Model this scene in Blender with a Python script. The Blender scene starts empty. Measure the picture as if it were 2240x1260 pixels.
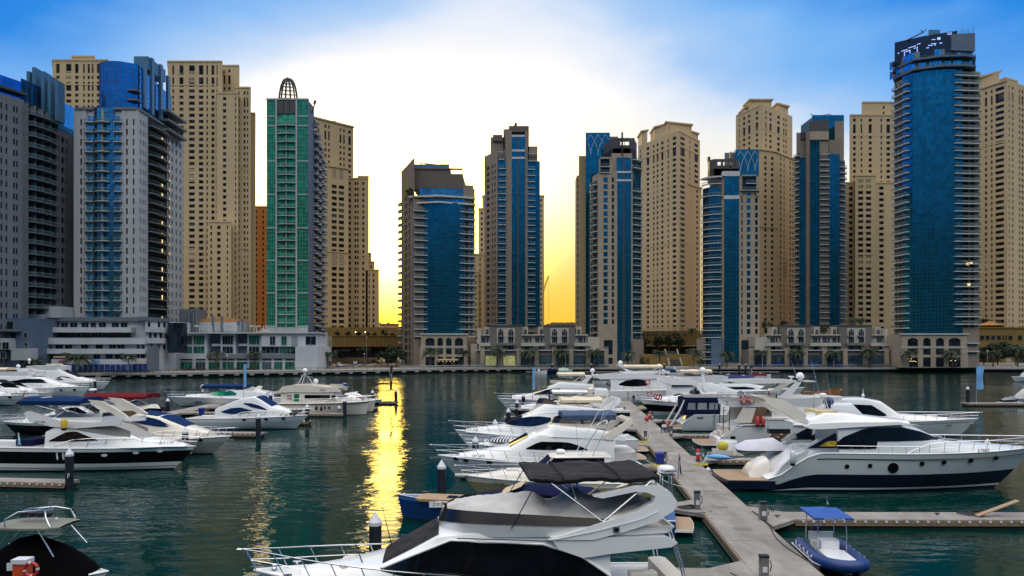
import bpy,math,random
from mathutils import Vector,Matrix
RND=random.Random(11)
sc=bpy.context.scene
COL=sc.collection
rad=math.radians
# camera, sky, sun, exposure
HC=11.0
F,CX,HY=1600.0,1120.0,757.0
cam=bpy.data.cameras.new('camera');camo=bpy.data.objects.new('camera',cam);COL.objects.link(camo)
camo.location=(0,0,HC);camo.rotation_euler=(rad(90),0,0)
cam.sensor_width=36;cam.lens=36*F/2240;cam.shift_y=(HY-630)/2240
cam.clip_start=0.5;cam.clip_end=9000
sc.camera=camo
sc.view_settings.view_transform='Standard';sc.view_settings.look='None'
sc.view_settings.exposure=0;sc.view_settings.gamma=1
try:
 sc.cycles.use_denoising=True
 sc.cycles.max_bounces=6;sc.cycles.diffuse_bounces=3;sc.cycles.glossy_bounces=3
 sc.cycles.transmission_bounces=3;sc.cycles.transparent_max_bounces=8
 sc.cycles.sample_clamp_indirect=6;sc.cycles.caustics_reflective=False;sc.cycles.caustics_refractive=False
except Exception:
 pass
SUN_AZ,SUN_EL=-9.5,2.2
def s2l(r,g,b):
 f=lambda c:c/12.92 if c<=0.04045 else((c+0.055)/1.055)**2.4
 return(f(r/255),f(g/255),f(b/255),1)
def make_world():
 w=bpy.data.worlds.new('World');sc.world=w;w.use_nodes=True
 nt=w.node_tree;N=nt.nodes;K=nt.links
 N.clear()
 out=N.new('ShaderNodeOutputWorld');bg=N.new('ShaderNodeBackground')
 K.new(bg.outputs[0],out.inputs[0])
 tc=N.new('ShaderNodeTexCoord');sep=N.new('ShaderNodeSeparateXYZ');K.new(tc.outputs['Generated'],sep.inputs[0])
 def m(op,a,b=None,c=None,clamp=False):
  n=N.new('ShaderNodeMath');n.operation=op;n.use_clamp=clamp
  for i,v in enumerate((a,b,c)):
   if v is None:continue
   if isinstance(v,(int,float)):n.inputs[i].default_value=v
   else:K.new(v,n.inputs[i])
  return n.outputs[0]
 def ramp(fac,stops):
  n=N.new('ShaderNodeValToRGB');e=n.color_ramp.elements
  while len(e)>1:e.remove(e[-1])
  for i,(p,c)in enumerate(stops):
   x=e[0]if i==0 else e.new(p)
   x.position=p;x.color=c
  K.new(fac,n.inputs[0]);return n.outputs[0]
 def mix(fac,a,b,t='MIX'):
  n=N.new('ShaderNodeMix');n.data_type='RGBA';n.blend_type=t;n.clamp_factor=True
  for s,v in((n.inputs[0],fac),(n.inputs[6],a),(n.inputs[7],b)):
   if isinstance(v,(int,float)):s.default_value=v
   elif isinstance(v,tuple):s.default_value=v
   else:K.new(v,s)
  return n.outputs[2]
 x,y,z=sep.outputs
 el=m('MULTIPLY',m('ARCSINE',z),180/math.pi)
 az=m('MULTIPLY',m('ARCTAN2',x,y),180/math.pi)
 nz=N.new('ShaderNodeTexNoise');nz.inputs['Scale'].default_value=3.0;nz.inputs['Detail'].default_value=6
 mp=N.new('ShaderNodeMapping');mp.inputs['Scale'].default_value=(1.2,1.0,3.2);mp.inputs['Rotation'].default_value=(0,rad(28),0)
 K.new(tc.outputs['Generated'],mp.inputs[0]);K.new(mp.outputs[0],nz.inputs['Vector'])
 cl=m('SUBTRACT',nz.outputs[0],0.5)
 e1=m('DIVIDE',m('ADD',el,m('MULTIPLY',cl,2.0)),30.0,clamp=True)
 warm=ramp(e1,[(0,s2l(255,186,60)),(.07,s2l(255,200,72)),(.16,s2l(255,216,104)),(.27,s2l(255,238,176)),(.40,s2l(250,245,228)),(.62,s2l(240,243,251)),(1,s2l(214,228,250))])
 d0=m('ABSOLUTE',m('SUBTRACT',az,-1.5))
 b=m('ADD',m('ADD',m('MULTIPLY',el,.057),m('MULTIPLY',d0,.0245)),-1.25)
 b=m('SUBTRACT',b,m('MULTIPLY',cl,.55),clamp=True)
 blue=ramp(b,[(0,s2l(240,243,251)),(.3,s2l(176,208,246)),(.55,s2l(122,182,244)),(.78,s2l(40,138,230)),(1,s2l(0,118,222))])
 bf=m('MULTIPLY',b,3.0,clamp=True)
 front=mix(bf,warm,blue)
 da=m('DIVIDE',m('SUBTRACT',az,SUN_AZ+0.8),m('ADD',5.0,m('MULTIPLY',el,.52)));de=m('DIVIDE',m('SUBTRACT',el,4.0),8.2)
 g=m('EXPONENT',m('MULTIPLY',m('ADD',m('POWER',m('ABSOLUTE',da),3.6),m('MULTIPLY',de,de)),-1.0))
 gl=ramp(m('DIVIDE',el,16.0,clamp=True),[(0,(1,.56,.006,1)),(.12,(1,.57,.012,1)),(.31,(1,.60,.04,1)),(.6,(1,.63,.075,1)),(1,(1,.66,.11,1))])
 glow=N.new('ShaderNodeVectorMath');glow.operation='SCALE';K.new(gl,glow.inputs[0]);lowcut=m('ADD',.06,m('MULTIPLY',m('MULTIPLY',m('SUBTRACT',el,.5),1/5.0,clamp=True),.94))
 K.new(m('MULTIPLY',m('MULTIPLY',g,18.0),lowcut),glow.inputs['Scale'])
 fr=mix(1.0,front,glow.outputs[0],'ADD')
 rear=ramp(m('DIVIDE',el,90.0,clamp=True),[(0,(.012,.02,.035,1)),(.06,(.012,.028,.055,1)),(.11,(.03,.11,.22,1)),(.18,(.06,.25,.50,1)),(.26,(.10,.34,.74,1)),(.33,(.70,.78,.92,1)),(.40,(1,.96,.90,1)),(.62,(1,.96,.90,1)),(.8,(.78,.80,.86,1)),(1,(.72,.76,.86,1))])
 rs=N.new('ShaderNodeVectorMath');rs.operation='SCALE';K.new(rear,rs.inputs[0])
 lift=m('ADD',1.0,m('MULTIPLY',m('MULTIPLY',m('SUBTRACT',el,26.0),1/14.0,clamp=True),REAR_GAIN-1.0))
 K.new(lift,rs.inputs['Scale'])
 wf=m('MULTIPLY',m('ADD',y,.15),1/.45,clamp=True)
 wu=m('SUBTRACT',1.0,m('MULTIPLY',m('SUBTRACT',el,34.0),1/22.0,clamp=True))
 sky=mix(m('MULTIPLY',wf,wu),rs.outputs[0],fr)
 ns=N.new('ShaderNodeTexSky');ns.sky_type='NISHITA';ns.sun_disc=False
 ns.sun_elevation=rad(SUN_EL);ns.sun_rotation=rad(SUN_AZ)
 nsc=N.new('ShaderNodeVectorMath');nsc.operation='SCALE';nsc.inputs['Scale'].default_value=0.006;K.new(ns.outputs[0],nsc.inputs[0])
 tot=mix(1.0,sky,nsc.outputs[0],'ADD')
 K.new(tot,bg.inputs[0]);bg.inputs[1].default_value=1.0
REAR_GAIN=2.3
make_world()
sl=bpy.data.lights.new('sun','SUN');sl.energy=2.0;sl.angle=rad(0.5);sl.color=(1,.72,.34)
so=bpy.data.objects.new('sun',sl);COL.objects.link(so)
sv=Vector((math.sin(rad(SUN_AZ))*math.cos(rad(SUN_EL)),math.cos(rad(SUN_AZ))*math.cos(rad(SUN_EL)),math.sin(rad(SUN_EL))))
so.rotation_euler=sv.to_track_quat('Z','Y').to_euler();so.location=(0,0,200)
# materials
def nodes_of(name):
 m=bpy.data.materials.new(name);m.use_nodes=True
 nt=m.node_tree;p=nt.nodes['Principled BSDF']
 return m,nt,nt.nodes,nt.links,p
def mat(name,col,rough=.6,metal=0.0,var=.12,scale=.6,bump=0.0,bscale=8.0,coat=0.0,spec=.5,stretch=(1,1,1),emit=0.0):
 """a surface whose colour drifts by noise; coordinates are the object's own"""
 m,nt,N,K,p=nodes_of(name)
 p.inputs['Roughness'].default_value=rough;p.inputs['Metallic'].default_value=metal
 p.inputs['Specular IOR Level'].default_value=spec
 p.inputs['Coat Weight'].default_value=coat;p.inputs['Coat Roughness'].default_value=.08
 c=(col[0],col[1],col[2],1)
 p.inputs['Base Color'].default_value=c
 if var:
  g=N.new('ShaderNodeNewGeometry');mp=N.new('ShaderNodeMapping');K.new(g.outputs['Position'],mp.inputs[0])
  mp.inputs['Scale'].default_value=stretch
  n=N.new('ShaderNodeTexNoise');n.inputs['Scale'].default_value=scale;n.inputs['Detail'].default_value=5;n.inputs['Roughness'].default_value=.62
  K.new(mp.outputs[0],n.inputs['Vector'])
  r=N.new('ShaderNodeValToRGB');r.color_ramp.elements[0].position=.3;r.color_ramp.elements[1].position=.7
  r.color_ramp.elements[0].color=tuple(v*(1-var)for v in c[:3])+(1,)
  r.color_ramp.elements[1].color=tuple(min(1,v*(1+var*.6))for v in c[:3])+(1,)
  K.new(n.outputs[0],r.inputs[0]);K.new(r.outputs[0],p.inputs['Base Color'])
  if bump:
   n2=N.new('ShaderNodeTexNoise');n2.inputs['Scale'].default_value=bscale;n2.inputs['Detail'].default_value=4
   K.new(g.outputs['Position'],n2.inputs['Vector'])
   bu=N.new('ShaderNodeBump');bu.inputs['Strength'].default_value=bump;bu.inputs['Distance'].default_value=.05
   K.new(n2.outputs[0],bu.inputs['Height']);K.new(bu.outputs[0],p.inputs['Normal'])
 if emit:
  p.inputs['Emission Color'].default_value=c;p.inputs['Emission Strength'].default_value=emit
 return m
def glass(name,col,metal=.75,rough=.06,pw=1.5,ph=1.65,tilt=.03,var=.35,alpha=1.0,spec=.5,curtain=None):
 """facade glass: every pane sits at a slightly different angle and tint"""
 m,nt,N,K,p=nodes_of(name)
 g=N.new('ShaderNodeNewGeometry')
 sn=N.new('ShaderNodeVectorMath');sn.operation='SNAP';sn.inputs[1].default_value=(pw,pw,ph);K.new(g.outputs['Position'],sn.inputs[0])
 wn=N.new('ShaderNodeTexWhiteNoise');wn.noise_dimensions='3D';K.new(sn.outputs[0],wn.inputs['Vector'])
 r=N.new('ShaderNodeValToRGB');c=(col[0],col[1],col[2],1)
 r.color_ramp.elements[0].color=tuple(v*(1-var)for v in col[:3])+(1,)
 r.color_ramp.elements[1].color=tuple(min(1,v*(1+var))for v in col[:3])+(1,)
 if curtain:
  r.color_ramp.elements[1].position=.74
  for q_,c_ in((.80,curtain),(1,tuple(v*.5 for v in curtain[:3])+(1,))):r.color_ramp.elements.new(q_).color=c_
 K.new(wn.outputs['Value'],r.inputs[0]);K.new(r.outputs[0],p.inputs['Base Color'])
 su=N.new('ShaderNodeVectorMath');su.operation='SUBTRACT';su.inputs[1].default_value=(.5,.5,.5);K.new(wn.outputs['Color'],su.inputs[0])
 nz=N.new('ShaderNodeTexNoise');nz.inputs['Scale'].default_value=.11;nz.inputs['Detail'].default_value=3;K.new(g.outputs['Position'],nz.inputs['Vector'])
 s2=N.new('ShaderNodeVectorMath');s2.operation='SUBTRACT';s2.inputs[1].default_value=(.5,.5,.5);K.new(nz.outputs['Color'],s2.inputs[0])
 ad=N.new('ShaderNodeVectorMath');ad.operation='ADD';K.new(su.outputs[0],ad.inputs[0]);s3=N.new('ShaderNodeVectorMath');s3.operation='SCALE';s3.inputs['Scale'].default_value=3.5;K.new(s2.outputs[0],s3.inputs[0]);K.new(s3.outputs[0],ad.inputs[1])
 sca=N.new('ShaderNodeVectorMath');sca.operation='SCALE';sca.inputs['Scale'].default_value=tilt;K.new(ad.outputs[0],sca.inputs[0])
 a2=N.new('ShaderNodeVectorMath');a2.operation='ADD';K.new(g.outputs['Normal'],a2.inputs[0]);K.new(sca.outputs[0],a2.inputs[1])
 no=N.new('ShaderNodeVectorMath');no.operation='NORMALIZE';K.new(a2.outputs[0],no.inputs[0]);K.new(no.outputs[0],p.inputs['Normal'])
 p.inputs['Metallic'].default_value=metal;p.inputs['Roughness'].default_value=rough;p.inputs['Alpha'].default_value=alpha;p.inputs['Specular IOR Level'].default_value=spec
 return m
def water_mat():
 m,nt,N,K,p=nodes_of('water')
 p.inputs['Base Color'].default_value=(.0004,.021,.0175,1);p.inputs['Specular IOR Level'].default_value=.20
 p.inputs['Roughness'].default_value=.035;p.inputs['IOR'].default_value=1.333
 g=N.new('ShaderNodeNewGeometry')
 hs=[]
 for sc_,st,amp,det,rot in((.13,(1,1.6,1),.62,1,12),(.48,(1,2.1,1),.40,1.5,-8),(1.7,(1,1.7,1),.10,2,16)):
  mp=N.new('ShaderNodeMapping');mp.inputs['Scale'].default_value=st;mp.inputs['Rotation'].default_value=(0,0,rad(rot));K.new(g.outputs['Position'],mp.inputs[0])
  n=N.new('ShaderNodeTexNoise');n.inputs['Scale'].default_value=sc_;n.inputs['Detail'].default_value=det;K.new(mp.outputs[0],n.inputs['Vector'])
  mu=N.new('ShaderNodeMath');mu.operation='MULTIPLY';mu.inputs[1].default_value=amp;K.new(n.outputs[0],mu.inputs[0]);hs.append(mu.outputs[0])
 a=N.new('ShaderNodeMath');K.new(hs[0],a.inputs[0]);K.new(hs[1],a.inputs[1])
 b=N.new('ShaderNodeMath');K.new(a.outputs[0],b.inputs[0]);K.new(hs[2],b.inputs[1])
 gu=N.new('ShaderNodeTexNoise');gu.inputs['Scale'].default_value=.05;gu.inputs['Detail'].default_value=2;K.new(g.outputs['Position'],gu.inputs['Vector'])
 gr=N.new('ShaderNodeMapRange');gr.inputs[1].default_value=.35;gr.inputs[2].default_value=.65;gr.inputs[3].default_value=.16;gr.inputs[4].default_value=1.0
 K.new(gu.outputs[0],gr.inputs[0])
 bu=N.new('ShaderNodeBump');bu.inputs['Distance'].default_value=WAVE;K.new(b.outputs[0],bu.inputs['Height']);K.new(gr.outputs[0],bu.inputs['Strength'])
 K.new(bu.outputs[0],p.inputs['Normal'])
 return m
WAVE=.36
# mesh building
class MB:
 """collects faces; out() links them as one object"""
 def __init__(s):s.v=[];s.f=[];s.mi=[];s.ms=[];s.cur=0
 def use(s,m):
  if m not in s.ms:s.ms.append(m)
  s.cur=s.ms.index(m);return s
 def face(s,pts):
  i=len(s.v);s.v+=[tuple(p)for p in pts];s.f.append(tuple(range(i,i+len(pts))));s.mi.append(s.cur)
 def grid(s,rows,close=False,caps=False):
  """rows of equal length, joined by quads"""
  i=len(s.v);n=len(rows[0])
  for r in rows:s.v+=[tuple(p)for p in r]
  for a in range(len(rows)-1):
   for b in range(n if close else n-1):
    c=(b+1)%n
    s.f.append((i+a*n+b,i+a*n+c,i+(a+1)*n+c,i+(a+1)*n+b));s.mi.append(s.cur)
  if caps:
   s.f.append(tuple(reversed(range(i,i+n))));s.mi.append(s.cur)
   k=i+(len(rows)-1)*n;s.f.append(tuple(range(k,k+n)));s.mi.append(s.cur)
  return s
 def prism(s,pts,z0,z1,bottom=True):
  """plan polygon, anticlockwise from above; z1 may be a list"""
  t=z1 if isinstance(z1,(list,tuple))else[z1]*len(pts)
  i=len(s.v);n=len(pts)
  s.v+=[(p[0],p[1],z0)for p in pts]+[(p[0],p[1],t[k])for k,p in enumerate(pts)]
  for a in range(n):
   b=(a+1)%n;s.f.append((i+a,i+b,i+n+b,i+n+a));s.mi.append(s.cur)
  s.f.append(tuple(range(i+n,i+2*n)));s.mi.append(s.cur)
  if bottom:s.f.append(tuple(reversed(range(i,i+n))));s.mi.append(s.cur)
  return s
 def box(s,x0,x1,y0,y1,z0,z1):
  return s.prism([(x0,y0),(x1,y0),(x1,y1),(x0,y1)],z0,z1)
 def slab(s,A,B,f0,f1,o0,o1,z0,z1):
  """box on the vertical plane A-B: fractions f along it, o outwards"""
  ux,uy=B[0]-A[0],B[1]-A[1];L=math.hypot(ux,uy);ux/=L;uy/=L;nx,ny=uy,-ux
  q=lambda f,o:(A[0]+ux*f*L+nx*o,A[1]+uy*f*L+ny*o)
  return s.prism([q(f0,o1),q(f1,o1),q(f1,o0),q(f0,o0)],z0,z1)
 def tube(s,pts,r,n=6,caps=True):
  P=[Vector(p)for p in pts];rows=[]
  rr=r if isinstance(r,(list,tuple))else[r]*len(P)
  for k,p in enumerate(P):
   d=(P[min(k+1,len(P)-1)]-P[max(k-1,0)]).normalized()
   a=d.cross(Vector((0,0,1))if abs(d.z)<.9 else Vector((1,0,0))).normalized();b=d.cross(a)
   rows.append([p+(a*math.cos(2*math.pi*j/n)+b*math.sin(2*math.pi*j/n))*rr[k]for j in range(n)])
  return s.grid(rows,True,caps)
 def lathe(s,prof,n=16,c=(0,0,0),ang=0):
  """(radius, z) profile turned round the vertical through c"""
  rows=[[(c[0]+r*math.cos(2*math.pi*j/n+ang),c[1]+r*math.sin(2*math.pi*j/n+ang),c[2]+z)for j in range(n)]for r,z in prof]
  return s.grid(rows,True,True)
 def hemi(s,c,r,n=14,squash=1.0,lower=.35):
  prof=[]
  for k in range(9):
   a=-lower+(math.pi/2+lower)*k/8
   prof.append((max(.001,r*math.cos(a)),r*squash*math.sin(a)))
  return s.lathe(prof,n,c)
 def outl(s,pts,o0,o1,to):
  """outline (2D list) extruded between o0 and o1, placed by to(a, b, o)"""
  n=len(pts);i=len(s.v)
  s.v+=[to(a,b,o0)for a,b in pts]+[to(a,b,o1)for a,b in pts]
  for a in range(n):
   b=(a+1)%n;s.f.append((i+a,i+b,i+n+b,i+n+a));s.mi.append(s.cur)
  s.f.append(tuple(range(i+n,i+2*n)));s.mi.append(s.cur)
  s.f.append(tuple(reversed(range(i,i+n))));s.mi.append(s.cur)
  return s
 def mesh(s,name,smooth=None):
  me=bpy.data.meshes.new(name);me.from_pydata(s.v,[],s.f)
  for m in s.ms:me.materials.append(m)
  me.polygons.foreach_set('material_index',s.mi)
  if smooth:
   me.polygons.foreach_set('use_smooth',[True]*len(s.f))
   import bmesh
   bm=bmesh.new();bm.from_mesh(me);bmesh.ops.remove_doubles(bm,verts=bm.verts,dist=.0005)
   bmesh.ops.recalc_face_normals(bm,faces=bm.faces);bm.to_mesh(me);bm.free()
   me.set_sharp_from_angle(angle=rad(smooth))
  me.update();return me
def link(name,me,parent=None,loc=None,rz=0,scale=None):
 o=bpy.data.objects.new(name,me);COL.objects.link(o)
 if parent is not None:o.parent=parent
 if loc is not None:o.location=loc
 if rz:o.rotation_euler=(0,0,rz)
 if scale is not None:o.scale=scale
 return o
def out(name,mb,parent=None,smooth=None,loc=None,rz=0,label=None):
 o=link(name,mb.mesh(name,smooth),parent,loc,rz)
 if label:o['label']=label
 return o
def tag(o,label,cat,group=None,kind=None):
 if label:o['label']=label
 if cat:o['category']=cat
 if group:o['group']=group
 if kind:o['kind']=kind
 return o
def thing(name,label,cat,loc=(0,0,0),rz=0,group=None):
 o=link(name,None,None,loc,rz);return tag(o,label,cat,group)
def structure(name,mb,smooth=None):
 o=out(name,mb,None,smooth);o['kind']='structure';return o
def copy_tree(o,parent=None):
 c=o.copy();COL.objects.link(c)
 if parent is not None:c.parent=parent
 for ch in o.children:copy_tree(ch,c)
 return c
def word(name,text,size,mt,parent,loc,rot,depth=.01,align='CENTER'):
 cu=bpy.data.curves.new(name,'FONT');cu.body=text;cu.size=size;cu.extrude=depth;cu.align_x=align;cu.align_y='CENTER'
 t=bpy.data.objects.new(name,cu);COL.objects.link(t)
 dg=bpy.context.evaluated_depsgraph_get();me=bpy.data.meshes.new_from_object(t.evaluated_get(dg))
 bpy.data.objects.remove(t);me.materials.clear();me.materials.append(mt)
 o=link(name,me,parent,loc);o.rotation_euler=rot;return o
def gx(px,d):return(px-CX)/F*d
def gz(py,d):return HC+(HY-py)/F*d
def gp(px,d):return(gx(px,d),d)
def lerp(a,b,t):return a+(b-a)*t
# shared materials
cream=mat('cream_render',(.50,.385,.225),.85,var=.10,scale=.05,stretch=(1,1,.35),bump=.1,bscale=1.2)
cream2=mat('sand_render',(.44,.325,.175),.85,var=.12,scale=.05,stretch=(1,1,.35))
orange=mat('orange_render',(.50,.24,.085),.85,var=.10,scale=.05)
yellow=mat('ochre_render',(0.200,0.128,0.032),.85,var=.18,scale=.12)
whitew=mat('white_cladding',(.40,.415,.425),.7,var=.10,scale=.12,stretch=(1,1,.3))
greyw=mat('grey_cladding',(.135,.155,.18),.7,var=.14,scale=.12,stretch=(1,1,.3))
bluegrey=mat('blue_grey_cladding',(.085,.125,.19),.6,var=.2,scale=.1)
brownw=mat('brown_cladding',(0.198,0.153,0.113),.75,var=.14,scale=.15)
taupe=mat('taupe_cladding',(0.238,0.194,0.154),.75,var=.12,scale=.15)
louvre=mat('dark_louvre',(.060,.058,.062),.6,var=.25,scale=.8,stretch=(.2,.2,6))
blouvre=mat('brown_louvre',(.115,.09,.072),.6,var=.25,scale=.8,stretch=(.2,.2,6))
stone=mat('beige_stone',(0.343,0.282,0.211),.8,var=.14,scale=.3)
villa_w=mat('villa_white',(0.423,0.387,0.324),.8,var=.08,scale=.3)
villa_g=mat('villa_grey',(0.153,0.140,0.126),.8,var=.14,scale=.3)
slabw=mat('slab_white',(0.504,0.513,0.522),.6,var=.08,scale=.3)
bluemetal=mat('blue_metal',(.06,.17,.28),.4,.3,var=.15,scale=.2)
wglass=glass('window_glass',(.014,.015,.017),.05,.2,3.1,2.6,.02,.9,1.0,.2,(.11,.10,.085,1))
dglass=glass('dark_glass',(.016,.026,.038),.10,.12,1.4,1.6,.03,.6,1.0,.18)
blueg=glass('blue_curtain_glass',(.012,.25,.40),.88,.05,1.5,1.62,.014,.22)
cyang=glass('sky_blue_glass',(.07,.42,.70),.85,.05,1.5,1.6,.03,.30)
deepg=glass('deep_blue_glass',(.03,.25,.58),.88,.05,1.7,1.6,.012,.14)
greeng=glass('green_curtain_glass',(.016,.28,.15),.5,.08,1.3,1.66,.05,.35)
greenb=glass('bright_green_glass',(.04,.38,.19),.2,.1,1.3,1.66,.05,.35)
railg=glass('balcony_glass',(.09,.20,.20),.2,.08,1.3,5,.03,.3,.17)
frame_m=mat('window_frame',(.38,.40,.42),.5,.2,var=0)
mull_g=mat('green_mullion',(.16,.30,.24),.5,.2,var=0)
mull_b=mat('blue_mullion',(.022,.11,.17),.4,.3,var=0)
matt_dark=mat('dull_dark_glass',(.02,.028,.035),.6,var=.4,scale=.6,spec=.05)  # dark glass made dull so it mirrors no sun glow
frame_d=mat('dark_frame',(.05,.06,.07),.5,.2,var=0)
concrete=mat('concrete',(.34,.30,.26),.85,var=.16,scale=.35,bump=.25,bscale=6)
quayc=mat('quay_concrete',(.30,.28,.255),.85,var=.2,scale=.3)
quayd=mat('quay_wall',(.045,.042,.038),.9,var=.4,scale=.5)
asphalt=mat('asphalt',(.085,.07,.062),.9,var=.2,scale=.3)
pavem=mat('paving',(.26,.19,.15),.85,var=.2,scale=.5)
warm_l=mat('lit_room',(1.0,.72,.32),.5,var=.3,scale=2,emit=1.6)
soil=mat('land',(.20,.165,.12),.95,var=.25,scale=.05)
paintw=mat('road_paint',(.7,.7,.68),.7,var=.1)
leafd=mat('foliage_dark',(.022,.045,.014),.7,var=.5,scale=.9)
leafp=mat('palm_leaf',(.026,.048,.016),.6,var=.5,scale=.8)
bark=mat('bark',(.10,.070,.045),.9,var=.3,scale=3)
steel=mat('steel',(.42,.43,.45),.3,.9,var=0)
dsteel=mat('dark_steel',(.03,.033,.038),.45,.4,var=0)
# water, quay and land
wm=MB().use(water_mat());wm.face([(-1500,-400,0),(1500,-400,0),(1500,420,0),(-1500,420,0)])
structure('water',wm)
BANK=[(-1500,150),(-300,212),(-119,250),(-56,279),(-22,303),(20,309),(250,309),(1500,309)]
def bank_y(x):
 for(x0,y0),(x1,y1)in zip(BANK,BANK[1:]):
  if x0<=x<=x1:return lerp(y0,y1,(x-x0)/(x1-x0))
 return 309
GZ=2.0
gm=MB().use(soil)
gm.face([(x,y+9,GZ-.02)for x,y in BANK]+[(6000,330,GZ-.02),(6000,7000,GZ-.02),(-6000,7000,GZ-.02),(-6000,200,GZ-.02)])
structure('ground',gm)
pm=MB().use(quayc)
for(x0,y0),(x1,y1)in zip(BANK,BANK[1:]):
 pm.prism([(x0,y0),(x1,y1),(x1,y1+14),(x0,y0+14)],1.15,GZ)
pm.use(quayd)
for(x0,y0),(x1,y1)in zip(BANK,BANK[1:]):
 pm.prism([(x0,y0+1.4),(x1,y1+1.4),(x1,y1+12),(x0,y0+12)],-1,1.15)
x=-140
while x<0:
 y=bank_y(x);pm.use(quayc).prism([(x,y+.25),(x+1.5,y+.25),(x+1.5,y+1.5),(x,y+1.5)],.55,1.15);x+=4.6
structure('promenade',pm)
rm=MB().use(asphalt)
rm.face([gp(706,310)+(GZ+.02,),gp(905,318)+(GZ+.02,),gp(890,420)+(GZ+.02,),gp(800,420)+(GZ+.02,),gp(690,345)+(GZ+.02,)])
structure('road',rm)
km=MB().use(pavem)
km.prism([gp(690,318),gp(736,318),gp(768,360),gp(712,360)],GZ,GZ+.14)
km.prism([gp(797,330),gp(813,330),gp(830,395),gp(818,395)],GZ,GZ+.14)
structure('pavement',km)
mk=MB().use(paintw)
for i in range(9):
 d=322+i*8
 mk.face([gp(775+i*2.4,d)+(GZ+.028,),gp(777.5+i*2.4,d)+(GZ+.028,),gp(778.5+i*2.4,d+4)+(GZ+.028,),gp(776+i*2.4,d+4)+(GZ+.028,)])
for i in range(7):
 mk.face([gp(838+i*5,372)+(GZ+.028,),gp(841+i*5,372)+(GZ+.028,),gp(841+i*5,380)+(GZ+.028,),gp(838+i*5,380)+(GZ+.028,)])
structure('road_marking',mk)
# towers
_pane={}
def pane_mesh(m):
 if m.name not in _pane:
  _pane[m.name]=MB().use(m).box(0,1,-.5,.5,0,1).mesh('pane')
 return _pane[m.name]
SPLIT=set('cornice balcony terrace fin pier roof_box pier_cap pier_foot inset column pilaster signboard frame_block roof_edge balcony_rail slit opening louvre'.split())
def islands(m):
 """one mesh per connected piece"""
 par=list(range(len(m.v)))
 def fd(a):
  while par[a]!=a:par[a]=par[par[a]];a=par[a]
  return a
 for f in m.f:
  for v in f[1:]:par[fd(v)]=fd(f[0])
 by={}
 for f,i in zip(m.f,m.mi):by.setdefault(fd(f[0]),[]).append((f,i))
 r=[]
 for fs in by.values():
  q=MB();ix={}
  for f,i in fs:
   for v in f:
    if v not in ix:ix[v]=len(q.v);q.v.append(m.v[v])
   q.use(m.ms[i]);q.f.append(tuple(ix[v]for v in f));q.mi.append(q.cur)
  r.append(q)
 return r
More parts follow.
